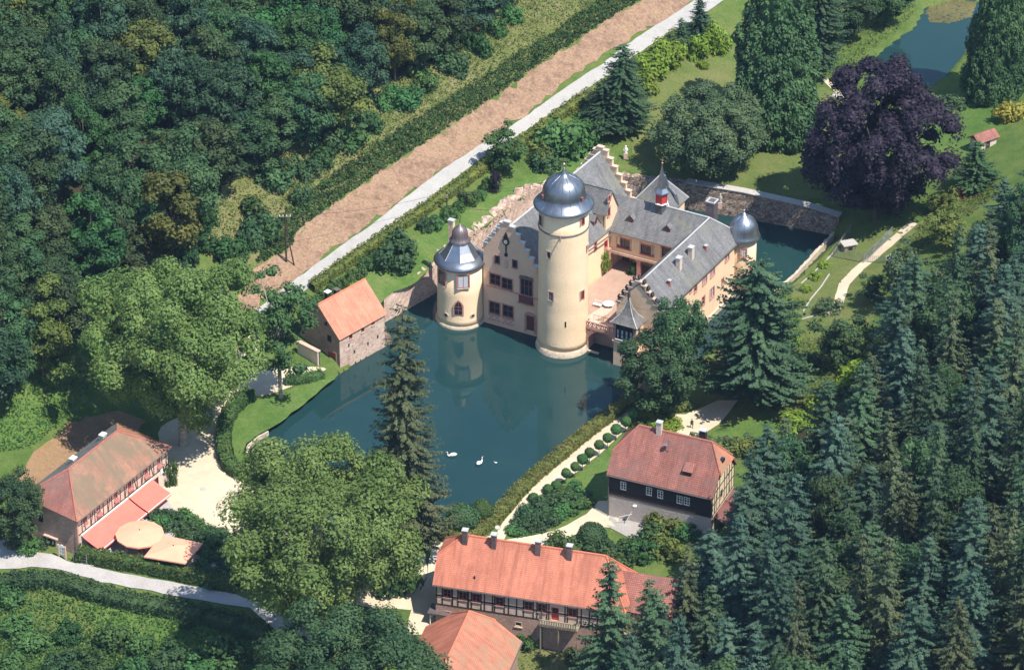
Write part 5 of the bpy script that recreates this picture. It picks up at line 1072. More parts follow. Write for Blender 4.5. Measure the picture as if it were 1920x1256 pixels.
def mk_topiary(key, seed, leaf, Rr, n, ls):
    r = np.random.default_rng(seed); d = unit(n,r); bumpy = 1+.05*np.sin(d[:,0]*6)*np.sin(d[:,1]*7+d[:,2]*5); C = d*(Rr*bumpy*r.uniform(.93,1.04,n))[:,None]
    V,Q = leaves(C,d+unit(n,r)*.55,ls*r.uniform(.6,1,n),r); g = latheg([(.02,-Rr*.92)]+[(Rr*.92*math.sin(q),-Rr*.92*math.cos(q)) for q in np.linspace(.3,2.85,7)]+[(.02,Rr*.92)],n=14); k = len(V)
    core = [f for f in g[1] if len(f) == 4]; Q2 = np.array(core)+k
    PROTO[key] = (fastmesh('foliage',np.r_[V,np.array(g[0])],np.r_[Q,Q2],leaf),None,2*Rr,Rr)
for i in range(5): mk_broad('broad%d'%i,20+i,15,4.6,(44,52,40,60,48)[i],(.32,.29,.35,.27,.31)[i],(.32,.34,.33,.3,.36)[i],.25,'leaf_forest',z0=.12,rough=(.18,.28,.22,.32,.12)[i],dens=1.0)
for i in range(2): mk_broad('plane%d'%i,40+i,34,15,130,.185,.35,.75,'leaf_plane','bark_pale',z0=.14,rough=.14,dens=1.25,inner=.6,core=.55)
mk_broad('oak',50,29,15,180,.165,.36,.7,'leaf_dark',z0=.15,rough=.13,dens=1.2)
mk_broad('round',51,20,10.7,230,.13,.30,.5,'leaf_grey',z0=.0,rough=.05,dens=1.15,droop=1.5,inner=.8)
mk_broad('copper',52,32,12.5,190,.155,.40,.6,'leaf_copper',z0=.03,rough=.15,dens=1.3,droop=3.0,inner=.6,core=.75)
mk_broad('robinia',53,24,5.2,46,.26,.32,.32,'leaf_robinia','bark_pale',z0=.22,rough=.28,dens=.85)
mk_broad('lakeside',54,20,7,80,.23,.33,.4,'leaf_dark',z0=.08,rough=.18,dens=1.15)
mk_broad('small',55,8,3.2,30,.32,.28,.12,'leaf_shrub',z0=.1,rough=.25,dens=.95)
for i in range(2): mk_conifer('spruce%d'%i,60+i,24,4.4,'needle_olive',droop=.5,nbr=230,spray=.62,dens=.9,tw=.36,hang=.9,shape=.72,trunk_r=.3,lump=.2)
for i in range(3): mk_conifer('fir%d'%i,64+i,24,5.2,'needle_blue',droop=.22,nbr=330,spray=.6,dens=1.0,hang=.25,shape=(.62,.55,.7)[i],tw=.36,trunk_r=.3,lump=.2)
mk_conifer('bigspruce',68,47,6.8,'needle_green',droop=.42,nbr=680,spray=.66,dens=1.0,hang=.75,shape=.5,tw=.36,trunk_r=.5,lump=.15)
mk_conifer('yew',69,30,8.6,'needle_green',droop=.15,nbr=760,spray=.74,dens=1.0,hang=.3,shape=.36,tw=.42,trunk_r=.5,lump=.2)
def mk_cone(key, seed, H, Rr, leaf, nl, shape=.5, ls=.3):
    """dense scale-leaved conifer: hanging tufts in uneven clumps over a tall rounded cone"""
    r = np.random.default_rng(seed); f = 1-r.random(nl)**.72; a = r.uniform(0,6.283,nl); ph = r.uniform(0,6.28,3)
    hull = Rr*(1-f)**shape*(1+.08*np.sin(a*2+f*9+ph[0])+.08*np.sin(a*5-f*17+ph[1]))*np.minimum(1,.8+f*3); lr_ = r.uniform(.6,1.5,nl)*(1-.45*f)
    D = np.c_[np.cos(a),np.sin(a),np.zeros(nl)]; L = D*(hull-lr_*.6)[:,None]*r.uniform(.86,1.06,nl)[:,None]; L[:,2] = H*f*.97
    cnt = (1.5*4*math.pi*lr_**2*.6/(ls*ls)).astype(int)+6; idx = np.repeat(np.arange(nl),cnt); d = unit(len(idx),r); k = (d*D[idx]).sum(1) > -.1; idx,d = idx[k],d[k]; n = len(idx)
    C = L[idx]+d*(lr_[idx]*r.uniform(.75,1.1,n))[:,None]*np.array([1,1,1.25]); ax = np.array([0,0,-1.0])+D[idx]*.6+unit(n,r)*.6
    V,Q = leaves(C,d*.8+np.array([0,0,.4])+unit(n,r)*.5,ls*r.uniform(.6,1.25,n),r,.5,ax)
    g = latheg([(Rr*.6*(1-q)**shape+.01,H*q*.95) for q in np.linspace(0.02,.99,14)],n=18,cap=False); k = len(V)
    PROTO[key] = (fastmesh('crown',np.r_[V,np.array(g[0])],np.r_[Q,np.array(g[1])+k],leaf), mesh('trunk',*tubeg([(0,0,-1.2),(0,0,.5),(0,0,H*.6)],[.8,.6,.2],8),'bark',smooth=True),H,Rr)
mk_cone('thuja',70,36,7.8,'needle_thuja',900,.36,.36)
for i,l in enumerate(('leaf_shrub','leaf_dark','leaf_lime')): mk_shrub('shrub%d'%i,80+i,l)
mk_topiary('ball',90,'leaf_shrub',.8,900,.13); mk_topiary('bigball',91,'leaf_shrub',2.2,3200,.2)
def setmat(o, m_):
    if m_: o.material_slots[0].link = 'OBJECT'; o.material_slots[0].material = M(m_)
def plant(key, loc, H, Rr, name, label, cat='tree', group=None, mat=None, rot=None, bark=None, sink=.1):
    cm,tm,h0,r0 = PROTO[key]; rot = random.uniform(0,6.28) if rot is None else rot
    sc = (Rr/r0,Rr/r0*random.uniform(.93,1.07),H/h0)
    if tm is None:
        o = link(name,cm,None,(loc[0],loc[1],loc[2]-sink),rot); o.scale = sc; setmat(o,mat); return tag(o,label,cat,group)
    e = link(name,None,None,(loc[0],loc[1],loc[2]-sink),rot); e.scale = sc; tag(e,label,cat,group)
    o = link('crown',cm,e); setmat(o,mat); t_ = link('trunk',tm,e); setmat(t_,bark); return e
def at(px,py): return G(px,py)
TR = [
 ('plane0',(344,834),33.5,14.6,'plane_tree','huge light green plane tree behind the timbered inn at left',None,None),
 ('plane1',(598,1178),31.0,15.2,'plane_tree','huge light green plane tree between the moat and the foreground houses',None,None),
 ('oak',(657,1445),25,13.6,'broadleaf_tree','wide dark green tree cut by the bottom edge left of the barn','leaf_dark',None),
 ('bigspruce',(762,1062),46.5,6.9,'spruce_tree','single tall dark spruce standing in front of the moat water','needle_olive',None),
 ('robinia',(526,746),24.0,5.7,'robinia_tree','slender airy tree with pale trunk left of the stone gatehouse',None,None),
 ('lakeside',(1238,778),15.5,7.0,'broadleaf_tree','dark leafy tree overhanging the moat below the glazed oriel','leaf_dark',None),
 ('lakeside',(1272,752),20.5,4.9,'broadleaf_tree','dark leafy tree in front of the south wing wall','leaf_dark',None),
 ('yew',(1414,752),26.5,8.6,'conifer_tree','broad dark conifer hiding the foot of the right round tower',None,None),
 ('bigspruce',(1166,246),17.5,5.2,'spruce_tree','dark pointed spruce between gravel road and round park tree','needle_green',None),
 ('yew',(1132,250),10.5,4.2,'conifer_tree','low broad dark conifer left of the pointed spruce','needle_green',None),
 ('lakeside',(1590,75),13,5.5,'broadleaf_tree','dark leafy tree at the top edge left of the garden pond','leaf_dark',None),
 ('lakeside',(1660,48),12,5.0,'broadleaf_tree','leafy tree at the top edge nearest the lily pads','leaf_forest',None),
 ('round',(1335,322),17.0,11.0,'broadleaf_tree','large dome-shaped grey-green tree behind the castle moat wall',None,None),
 ('thuja',(1450,250),36,8.2,'thuja_tree','giant cone-shaped dense conifer left of the copper beech',None,None),
 ('bigspruce',(1532,140),30,5.2,'conifer_tree','dark conifer cut by the top edge behind the giant cone-shaped conifer','needle_green',None),
 ('copper',(1640,410),30.5,13.0,'copper_beech','huge purple-black copper beech in the castle park',None,None),
 ('thuja',(1866,178),32,5.9,'conifer_tree','tall dense conifer beside the garden pond at upper right',None,None),
 ('fir0',(1828,352),9.5,4.0,'conifer_tree','small bright conifer on the lawn edge right of the copper beech','needle_thuja',None),
 ('fir1',(1312,72),9,2.6,'conifer_tree','small dark conifer at the top beside the gravel road','needle_blue',None),
 ('fir0',(1276,96),7,2.2,'conifer_tree','small dark conifer nearest the gravel road end','needle_green',None),
 ('small',(945,322),8.5,3.4,'broadleaf_tree','small leafy tree overlapping the gravel road behind the castle lawn','leaf_shrub',None),
 ('small',(928,364),4.6,.9,'sapling','staked purple-leaved sapling on the castle lawn','leaf_copper',None),
 ('small',(1635,563),4.6,2.3,'fruit_tree','small round dark tree beside the bend of the garden path','leaf_dark',None),
 ('small',(1695,575),11,4.0,'broadleaf_tree','sparse grey-green tree right of the fenced garden path','leaf_grey',None),
 ('lakeside',(22,1030),14,5.0,'broadleaf_tree','dark tree cut by the left edge beside the inn end wall','leaf_dark',None),
 ('small',(1575,690),9,4.0,'broadleaf_tree','dark rounded tree below the path bend among the conifers','leaf_dark',None),
 ('small',(1775,462),7,3.4,'broadleaf_tree','yellow-green bushy tree on the slope above the garden path','leaf_hedge',None),
 ('fir0',(1140,1300),24,5.2,'fir_tree','fir standing in front of the right end of the long house','needle_green',None),
 ('fir1',(1405,1105),24,5.4,'fir_tree','blue-green fir directly right of the dark boarded house','needle_blue',None),
]
for key,px,H,Rr,nm,lab,mt,_ in TR: plant(key,at(*px),H,Rr,nm,lab,'tree',None,mt)
# upper-left forest
def scatter(poly_top, bounds, dmin, Hf, Rf, n, frac=.6, seed=3):
    r = np.random.default_rng(seed); P = np.empty((0,2)); out = []
    X = np.c_[r.uniform(bounds[0],bounds[1],n), r.uniform(bounds[2],bounds[3],n)]; Z = hgt(X); Hs = r.uniform(*Hf,n)
    px = np.array([proj((x,y,z+h*frac)) for (x,y),z,h in zip(X,Z,Hs)]); ok = inpoly(px,poly_top)
    for (x,y),z,h,k in zip(X,Z,Hs,ok):
        if not k: continue
        if len(P) and ((P-(x,y))**2).sum(1).min() < dmin**2: continue
        P = np.r_[P,[(x,y)]]; out.append((x,y,z,h))
    return out
FP = [(-60,690),(30,660),(110,580),(190,540),(235,470),(290,430),(345,385),(412,300),(545,228),(622,168),(702,112),(778,56),(872,12),(930,-40),(1000,-80),(-60,-80)]
ft = scatter(FP,(-140,60,-60,200),5.0,(11,17),None,9000,.62)
ft.sort(key=lambda q: -proj(q[:3])[1]); print('forest',len(ft))
def where_f(x,y,z):
    a,b_ = proj((x,y,z))
    if b_ < 110: return 'close to the top edge' if a > 300 else 'in the top left corner'
    if a < 140: return 'close to the left edge' if b_ < 420 else 'at the low left end'
    if b_ > 520-.62*a: return 'along the meadow edge'
    return 'halfway up the slope'
def where_c(x,y,z):
    a,b_ = proj((x,y,z))
    if b_ > 1080: return 'near the bottom edge' if a < 1650 else 'in the bottom right corner'
    if a > 1770: return 'near the right edge'
    if b_ < 720: return 'below the garden path'
    return 'beside the boarded house' if a < 1500 else 'in the middle of the slope'
for i,(x,y,z,h) in enumerate(ft[:300]):
    q = random.random(); mt = 'leaf_forest' if q < .5 else 'leaf_forest_blue' if q < .78 else 'leaf_fresh' if q < .9 else 'leaf_forest_yellow' if q < .97 else 'leaf_redtip'
    ad = {'leaf_forest':'green broadleaf tree','leaf_forest_blue':'bluish green broadleaf tree','leaf_fresh':'fresh green broadleaf tree','leaf_forest_yellow':'yellowish broadleaf tree','leaf_redtip':'reddish brown broadleaf tree'}[mt]
    plant('broad%d'%random.randrange(5),(x,y,z),h,random.uniform(3.9,5.6),'forest_tree',ad+' in the upper left hillside forest, '+where_f(x,y,z+h*.6),'tree','%ss on the upper left hillside'%ad,mt)
# conifer slope on the right
CP = [(1385,960),(1400,890),(1450,810),(1520,745),(1600,700),(1645,650),(1665,570),(1715,500),(1760,480),(1810,455),(1860,360),(1945,290),(1960,1320),(1130,1320),(1180,1180),(1235,1090),(1280,1050),(1330,1010)]
ct = scatter(CP,(0,150,-120,110),5.3,(15,25),None,7000,.85,5); print('conifers',len(ct))
for i,(x,y,z,h) in enumerate(ct):
    q = random.random()
    if q < .2: plant('broad%d'%random.randrange(5),(x,y,z),h*.72,random.uniform(3.6,5.0),'broadleaf_tree','leafy tree among the right conifers, '+where_c(x,y,z+h*.6),'tree','leafy trees among the right conifers','leaf_dark' if q < .12 else 'leaf_forest')
    elif q < .48: plant('spruce%d'%random.randrange(2),(x,y,z),h*1.06,random.uniform(3.4,4.6),'spruce_tree','drooping olive green spruce in the right conifer stand, '+where_c(x,y,z+h*.8),'tree','spruces on the right slope',random.choice(['needle_olive','needle_olive','needle_green']))
    else: plant('fir%d'%random.randrange(3),(x,y,z),h,random.uniform(4.2,6.0),'fir_tree','blue-green fir in the right conifer stand, '+where_c(x,y,z+h*.8),'tree','firs on the right slope',random.choice(['needle_blue','needle_blue','needle_green']))
# ---- shrubs
def shrub(px, Rr, H, lab, mt='leaf_shrub', group=None, key=None, name='shrub'):
    plant(key or 'shrub%d'%random.randrange(2),at(*px),H,Rr,name,lab,'shrub',group,mt)
def shrubs(lst, lab, group, mt='leaf_shrub', key=None, name='shrub'):
    for x,y,Rr,H in lst: shrub((x,y),Rr,H,lab,random.choice(mt) if isinstance(mt,list) else mt,group,key,name)
rowb = []
for a,b_,n,Rr,H in (((596,568),(700,500),9,1.3,1.9),((700,500),(742,492),3,1.5,2.2),((800,432),(925,352),9,1.4,2.0)):
    for t_ in np.linspace(0,1,n): rowb.append((a[0]+(b_[0]-a[0])*t_+random.uniform(-4,4),a[1]+(b_[1]-a[1])*t_+random.uniform(-5,3),Rr*random.uniform(.7,1.2),H*random.uniform(.7,1.2)))
shrubs(rowb,'leafy shrub in the row between the gravel road hedge and castle lawn','shrubs along the castle lawn',['leaf_shrub','leaf_dark','leaf_shrub'])
shrub((745,492),3.7,5.2,'big dark rounded bush at the edge of the castle lawn','leaf_dark'); shrub((1052,288),4.6,6.2,'large bright bush beside the spruce behind the castle','leaf_shrub'); shrub((1098,262),3.6,5.0,'leafy bush at the foot of the dark spruce','leaf_shrub'); shrub((1012,300),2.3,3.6,'low yellow-green bush next to the road hedge','leaf_hedge'); shrub((1018,312),2.6,3.4,'dark bush left of the large bright bush','leaf_dark')
shrubs([(1215,140,3.4,4),(1250,118,3,3.6),(1205,165,2.6,3),(1262,108,2.4,3)],'bright lime green shrub beside the gravel road end','lime shrubs by the road','leaf_lime','shrub2')
shrubs([(1308,108,2.2,4.2),(1345,95,2.4,4.4),(1318,128,1.1,1.4)],'yellow-green shrub left of the giant cone-shaped conifer','yellow-green park shrubs','leaf_lime','shrub2')
shrub((1793,372),1.6,2.0,'dark red shrub right of the copper beech','leaf_red'); shrub((1552,583),2.2,2.3,'grey-green bush at the garden path bend','leaf_grey'); shrub((1772,392),2.6,3.6,'yellow-green bush at the right foot of the copper beech','leaf_hedge'); shrub((1778,205),3.0,2.6,'dark low bush beside the garden pond','leaf_dark'); shrub((1895,225),3.0,3.4,'yellow flowering bush at the upper right edge','leaf_yellow')
shrubs([(1488,600,1.2,1.0),(1500,570,1.0,.9),(1512,545,1.0,1.0),(1528,522,1.1,1.1),(1545,500,1.0,1.0)],'fresh green plant in the border along the right moat bank','border plants on the moat bank','leaf_lime','shrub2')
shrubs([(x,y,random.uniform(1.8,3.2),random.uniform(1.8,3.4)) for x,y in ((1560,745),(1590,720),(1530,775),(1500,795),(1610,690),(1480,650),(1500,690),(1620,640))],'bush in the clearing between the conifers and the garden path','bushes in the right clearing',['leaf_shrub','leaf_lime','leaf_dark'])
# edge of the forest and left bank
eb = []
for x,y in ((520,345),(575,330),(610,275),(660,265),(700,240),(760,190),(800,160),(850,130),(905,95),(930,60),(960,40),(385,460),(440,500),(490,452),(395,420),(470,400),(540,320),(600,300),(680,235),(720,200),(640,260),(780,130),(830,105),(880,85),(560,380),(350,500),(300,520),(250,560),(460,455)): eb.append((x+random.uniform(-8,8),y+random.uniform(-5,5),random.uniform(1.7,3.3),random.uniform(2.0,4.0)))
shrubs(eb,'rounded bush scattered on the rough meadow below the forest edge','bushes below the forest edge',['leaf_shrub','leaf_fresh','leaf_dark'])
shrub((432,488),3.0,4.2,'dark bush beside the ochre hay strip near the power pole','leaf_fresh'); shrub((487,446),3.3,4.6,'dark round bush left of the power pole','leaf_dark')
# foreground left
fb = [(60,1215,2.8,2.6),(215,1215,2.6,4.0),(265,1225,2.2,3.2),(130,1195,2.2,2.6),(350,1172,1.1,1.6),(20,1130,2.4,2.4),(30,1180,2.5,2.2),(320,1245,2.6,3),(180,1250,2.6,2.6),(110,1250,2.4,2.2),(20,1250,2.4,2),(420,1230,3,3.4),(250,1262,2.6,2.6),(370,1270,3,3)]
shrubs(fb,'green bush on the overgrown bank at the lower left','bushes on the lower left bank',['leaf_shrub','leaf_fresh','leaf_dark'])
shrub((316,905),1.3,4.6,'tall bright creeper bush at the inn corner','leaf_shrub'); shrub((55,1030),1.8,2.0,'round green bush beside the inn entrance','leaf_shrub'); shrub((78,1022),1.2,1.4,'small bush close to the inn entrance door','leaf_dark')
shrubs([(x,y,random.uniform(1.6,2.2),random.uniform(1.2,1.9)) for x,y in ((292,968),(312,975),(300,985),(330,990),(375,992),(400,1004),(420,1010),(440,1025),(365,1015),(390,1030),(415,1040),(445,1070),(355,1000),(385,1010),(410,1022),(430,1040),(400,1050),(425,1062),(380,1075),(440,1085),(450,1050),(405,1090),(350,978))],'dense green bush in the bed around the restaurant parasols','bushes around the parasols',['leaf_shrub','leaf_dark'])
shrub((730,1100),3.4,6.5,'broad bush between the plane tree and the lake path','leaf_dark'); shrub((760,1108),2.4,5.0,'bright bush beside the shaded gravel lane','leaf_shrub')
plant('bigball',at(868,990)+np.array([0,0,2.0]),4.2,2.5,'clipped_bush','large dark clipped dome bush at the lake corner','shrub',None,'leaf_dark'); plant('bigball',at(905,972)+np.array([0,0,1.6]),3.6,1.7,'clipped_bush','smaller bright clipped round bush at the lake corner','shrub',None,'leaf_shrub')
# beds near the tiled house
bed = [(975,990,1.9,1.7),(1000,985,2,1.9),(1025,978,2,1.9),(1050,968,2,1.9),(1072,955,1.9,1.8),(1085,940,1.8,1.8),(990,968,1.9,1.7),(1010,955,2,1.7),(1035,945,2,1.7),(1060,930,1.9,1.6),(1080,925,1.7,2.2),(1095,950,1.6,1.7),(965,1000,1.6,1.3)]
shrubs(bed,'dense dark green bush filling the bed between the two gravel paths','bushes in the path bed',['leaf_shrub','leaf_dark'])
shrubs([(1205,800,2.0,1.5),(1225,802,2,1.5),(1248,812,1.9,1.5),(1215,785,1.8,1.3),(1240,790,2,1.5),(1258,800,1.7,1.3)],'bright bush in the rounded bed behind the tiled house','bushes in the rounded bed',['leaf_lime','leaf_shrub'])
shrubs([(1055,1035,2.6,3.0),(1085,1030,2.2,2.4),(1130,1040,2.4,2.6),(1160,1060,2.4,2.8),(1190,1030,2.2,2.6)],'leafy garden bush behind the long house roof','bushes behind the long house',['leaf_shrub','leaf_dark'])
plant('bigball',at(1110,1022)+np.array([0,0,1.8]),4.0,2.4,'clipped_bush','dark clipped round bush on the driveway corner','shrub',None,'leaf_dark')
shrubs([(1240,990,2.6,3.2),(1270,985,2.4,3.0),(1225,1010,2.4,2.6),(1290,1000,2.2,2.6),(1210,1040,2.6,3.2),(1250,1040,2.6,3.0)],'yellowish bush in front of the dark boarded house','bushes before the boarded house',['leaf_hedge','leaf_shrub'])
shrubs([(1330,850,2.0,2.0),(1360,846,2.4,2.4),(1385,850,2.2,2.6),(1345,862,2.2,2.4),(1410,845,2.2,2.2),(1315,832,1.6,2.2)],'flowering hedge bush behind the right gable of the tiled house','bushes behind the right gable',['leaf_grey','leaf_hedge'])
shrubs([(985,1205,2.0,2.4),(1005,1195,2.1,3.0),(1085,1240,2,2),(1110,1250,2,2.6)],'leafy bush in the garden before the long house','bushes in the front garden',['leaf_shrub'])
shrubs([(1200,758,1.7,1.7),(1225,762,1.7,1.7),(1250,768,1.8,1.7),(1275,768,1.6,1.6)],'hedge bush below the dark tree at the end of the lake path','bushes at the path end',['leaf_shrub','leaf_hedge'])
u,v = YB; o = plant('shrub0',CW(u,v,2.7),2.3,.95,'potted_laurel','clipped green laurel beside the gallery pillar','shrub',None,'leaf_dark'); q = uv_at(1116,500,4.5); plant('shrub2',CW(-2.2,q[1]+1.2,4.2),2.6,.85,'climbing_vine','bright green vine climbing the hall wall beside the keep','plant',None,'leaf_lime')
# ---- topiary trees along the lake path
TP = [(1188,795),(1173,811),(1155,826),(1139,842),(1123,855),(1105,870),(1092,882),(1078,896),(1061,908)]
ordn = ['first','second','third','fourth','fifth','sixth','seventh','eighth','ninth']
for i,(x,y) in enumerate(TP):
    g = at(x,y); e = link('ball_tree',None,None,tuple(g)); tag(e,'%s clipped ball tree from the far end of the lake path row'%ordn[i],'tree','clipped ball trees along the lake path')
    b_ = link('crown',PROTO['ball'][0],e,(0,0,2.15)); b_.rotation_euler = (0,0,random.uniform(0,6)); k = random.uniform(.92,1.1); b_.scale = (k,k,k); link('trunk',mesh('trunk',*tubeg([(0,0,-.2),(.02,0,1.5)],[.07,.05],6),'bark'),e)
for (x,y),l_ in zip(((1043,915),(1027,922),(1000,938)),('upper','middle','lowest')):
    g = at(x,y); plant('ball',g+np.array([0,0,.6]),1.6,.85,'clipped_ball','%s low clipped ball bush at the near end of the lake path row'%l_,'shrub')
# ---- hedges
def hedge(name, label, pts, w, h, leaf, ls=.22, dens=26, mat2=None, world=False, cat='hedge'):
    P = np.array(pts if world else GP(pts)); P = smoothline(P,5,False); d = np.r_[0,np.cumsum(np.linalg.norm(np.diff(P,axis=0),axis=1))]; Lh = d[-1]; r = rng
    m_ = max(3,int(Lh/1.0)); s = np.linspace(0,Lh,m_+1); C = np.c_[np.interp(s,d,P[:,0]),np.interp(s,d,P[:,1])]; Z = hgt(C); t_ = np.gradient(C,axis=0); t_ /= np.linalg.norm(t_,axis=1)[:,None]; nr = np.c_[t_[:,1],-t_[:,0]]
    o0 = np.array([C[0,0],C[0,1],Z[0]]); V,F = [],[]
    for i in range(m_+1):
        for e,zz in ((-.42,-.3),(-.45,h*.86),(0,h*.92),(.45,h*.86),(.42,-.3)): q = C[i]+nr[i]*w*e; V.append((q[0]-o0[0],q[1]-o0[1],Z[i]+zz-o0[2]))
    for i in range(m_):
        for k in range(4): F.append((i*5+k,(i+1)*5+k,(i+1)*5+k+1,i*5+k+1))
    n = int(Lh*(w+2*h)*dens); ss = r.uniform(0,Lh,n); per = r.uniform(0,w+2*h,n); c = np.c_[np.interp(ss,d,P[:,0]),np.interp(ss,d,P[:,1])]
    nn = np.c_[np.interp(ss,s,nr[:,0]),np.interp(ss,s,nr[:,1])]; lump = 1+.07*np.sin(ss*2.1)+.05*np.sin(ss*5.3+1)
    side = np.where(per < h,-1,np.where(per > h+w,1,0)); off = np.where(side == 0,(per-h)-w/2,side*w/2)*lump+r.normal(0,.05,n); zz = np.where(side == -1,per,np.where(side == 1,2*h+w-per,h))*lump+r.normal(0,.06,n)
    q = c+nn*off[:,None]; z = hgt(q)+zz; LC = np.c_[q,z]-o0; LN = np.c_[nn*side[:,None],(side == 0)*1.0]+unit(n,r)*.6
    V2,Q2 = leaves(LC,LN,ls*r.uniform(.6,1.15,n),r); k = len(V2)
    me = fastmesh(name,np.r_[V2,np.array(V)],np.r_[Q2,np.array(F)+k],[leaf]+([mat2] if mat2 else []), np.r_[(r.random(len(Q2)) < .25)*1 if mat2 else np.zeros(len(Q2)),np.zeros(len(F))].astype(int))
    return tag(link(name,me,None,tuple(o0)),label,cat)
hedge('clipped_hedge','long clipped yellow-green hedge along the right shore of the moat',[(1180,757),(1140,786),(1095,820),(1040,866),(990,908),(950,950),(925,978),(895,1000),(860,1007),(830,1003),(812,992)],2.3,1.15,'leaf_hedge',.2,30,'leaf_redtip')
hedge('clipped_hedge','clipped hedge running below the gravel road above the castle lawn',[(585,546),(640,506),(720,450),(800,396),(880,340),(960,284),(1040,228),(1110,180)],1.5,1.5,'leaf_hedge',.22,24)
hedge('clipped_hedge','low hedge between lime shrubs and the upper end of the gravel road',[(1180,135),(1230,100),(1268,68)],1.4,1.3,'leaf_hedge',.22,24)
hedge('clipped_hedge','clipped hedge in front of the restaurant parasols along the road',[(146,1048),(200,1058),(260,1068),(321,1080),(380,1092),(445,1104)],1.9,2.0,'leaf_shrub',.22,28,'leaf_hedge')
hedge('clipped_hedge','dark rounded hedge between the forecourt and the moat lawn',[(470,744),(440,770),(424,800),(420,830),(424,862),(436,884),(462,898),(500,906)],2.2,1.7,'leaf_shrub',.22,28,'leaf_hedge')
hedge('roadside_hedge','long dark roadside hedge below the village road at lower left',[(-20,1104),(40,1098),(90,1096),(140,1108),(190,1124),(250,1138),(320,1150),(390,1164),(450,1180),(500,1200)],2.4,1.9,'leaf_dark',.26,22,'leaf_shrub')
hedge('clipped_hedge','short clipped hedge before the gatehouse lawn',[(535,718),(570,716),(605,706)],1.6,1.2,'leaf_shrub',.2,28)
# ---- ground cover nobody could count
def cover(name, label, poly, h, dens, leaf, ls, up=.6, lump=2.2, seed=0, cat='ground cover', blade=False):
    r = np.random.default_rng(seed+100); P = np.array(GP(poly)); lo,hi = P.min(0),P.max(0); n = int(np.prod(hi-lo)*dens); X = r.uniform(lo,hi,(n,2)); X = X[inpoly(X,P)]; n = len(X)
    nz = (.5+.5*np.sin(X[:,0]*6.28/lump/2+1.7*np.sin(X[:,1]*1.1/lump))*np.sin(X[:,1]*6.28/lump/1.7+seed))**1.2; z = hgt(X)+h*(.15+.85*nz)*r.uniform(.55,1.1,n)
    o0 = np.array([P[0,0],P[0,1],0]); Nn = np.array([0,0,up])+unit(n,r)*.8
    V,Q = leaves(np.c_[X,z]-o0,Nn,ls*r.uniform(.5,1.1,n),r,.3 if blade else .62)
    o = link(name,fastmesh(name,V,Q,leaf),None,tuple(o0)); return tag(o,label,cat,None,'stuff')
cover('bramble_bank','dark green brambles along the upper edge of the hay strip',[(545,470),(560,432),(640,375),(774,285),(907,198),(1068,88),(1195,6),(1250,-40),(1200,-45),(1040,65),(880,165),(740,252),(600,348),(530,400),(500,440),(480,500)],1.4,34,'bramble',.30,seed=1)
cover('meadow_growth','rough tall meadow growth between brambles and the forest edge',[(380,470),(400,400),(440,345),(600,240),(740,150),(900,60),(960,0),(1200,-45),(1040,65),(880,165),(740,252),(600,348),(520,405),(480,470),(440,510)],.6,12,'grass_tuft',.24,seed=2)
cover('meadow_growth','bright tall grass on the left meadow beside the forest',[(-40,700),(100,600),(215,560),(240,600),(200,680),(130,780),(60,840),(-40,860)],.6,12,'grass_fresh',.26,seed=3)
cover('meadow_growth','rough growth below the forest at the left edge',[(-40,690),(60,640),(130,570),(230,480),(330,500),(300,560),(200,620),(80,700),(-40,780)],.9,9,'bramble',.3,seed=4)
cover('bank_growth','wild green growth over the bank at the lower left',[(-30,1100),(100,1092),(200,1115),(330,1140),(460,1175),(560,1290),(-30,1290)],.9,11,'grass_fresh',.28,seed=5)
cover('bank_growth','leafy brambles over the bottom left corner',[(-30,1160),(150,1190),(330,1215),(480,1240),(560,1300),(-30,1300)],1.2,9,'bramble',.32,seed=6)
cover('dry_stubble','dry straw tufts on the mown strip above the gravel road',[(465,560),(535,475),(640,380),(774,290),(907,205),(1068,95),(1200,5),(1290,5),(960,228),(800,340),(570,508)],.10,9,'grass_dry',.11,seed=7,blade=True)
cover('waterside_reeds','rough grass around the garden pond',[(1560,230),(1600,120),(1680,60),(1720,20),(1700,-30),(1560,0),(1560,100)],.5,7,'grass_tuft',.26,seed=8)
cover('slope_growth','yellowish rough grass on the slope right of the garden path',[(1720,425),(1790,375),(1850,330),(1880,360),(1800,420),(1740,460),(1690,490)],.4,9,'grass_tuft',.26,seed=9)
cover('garden_growth','unmown grass in front of the long house',[(940,1210),(1000,1180),(1110,1190),(1130,1225),(1080,1290),(960,1290)],.4,9,'grass_tuft',.24,seed=10)
cover('clearing_growth','rough grass in the clearing between conifers and garden path',[(1490,640),(1580,620),(1640,600),(1620,680),(1580,740),(1500,790),(1440,760)],.5,8,'grass_tuft',.26,seed=11)
cover('wall_ferns','weeds growing along the top of the ruined rubble wall',[(800,500),(884,441),(947,395),(984,362),(990,368),(950,402),(890,448),(806,508)],.3,4,'bramble',.2,seed=12)
# lily pads on the garden pond
r = np.random.default_rng(5); P = np.array(pz([(1736,22),(1760,-5),(1830,5),(1820,32),(1780,44),(1745,42)],P2Z)); X = r.uniform(P.min(0),P.max(0),(1500,2)); X = X[inpoly(X,P)]; o0 = np.array([P[0,0],P[0,1],P2Z])
V,Q = leaves(np.c_[X,np.full(len(X),P2Z+.02)]-o0,np.array([[0,0,1.0]])+unit(len(X),r)*.03,r.uniform(.2,.45,len(X)),r,.9); tag(link('lily_pads',fastmesh('lily_pads',V,Q,'waterlily'),None,tuple(o0)),'brown-green lily pads floating at the far end of the garden pond','water plants',None,'stuff')
# ================================================================== SMALL THINGS
def gz_at(px,py): return G(px,py)
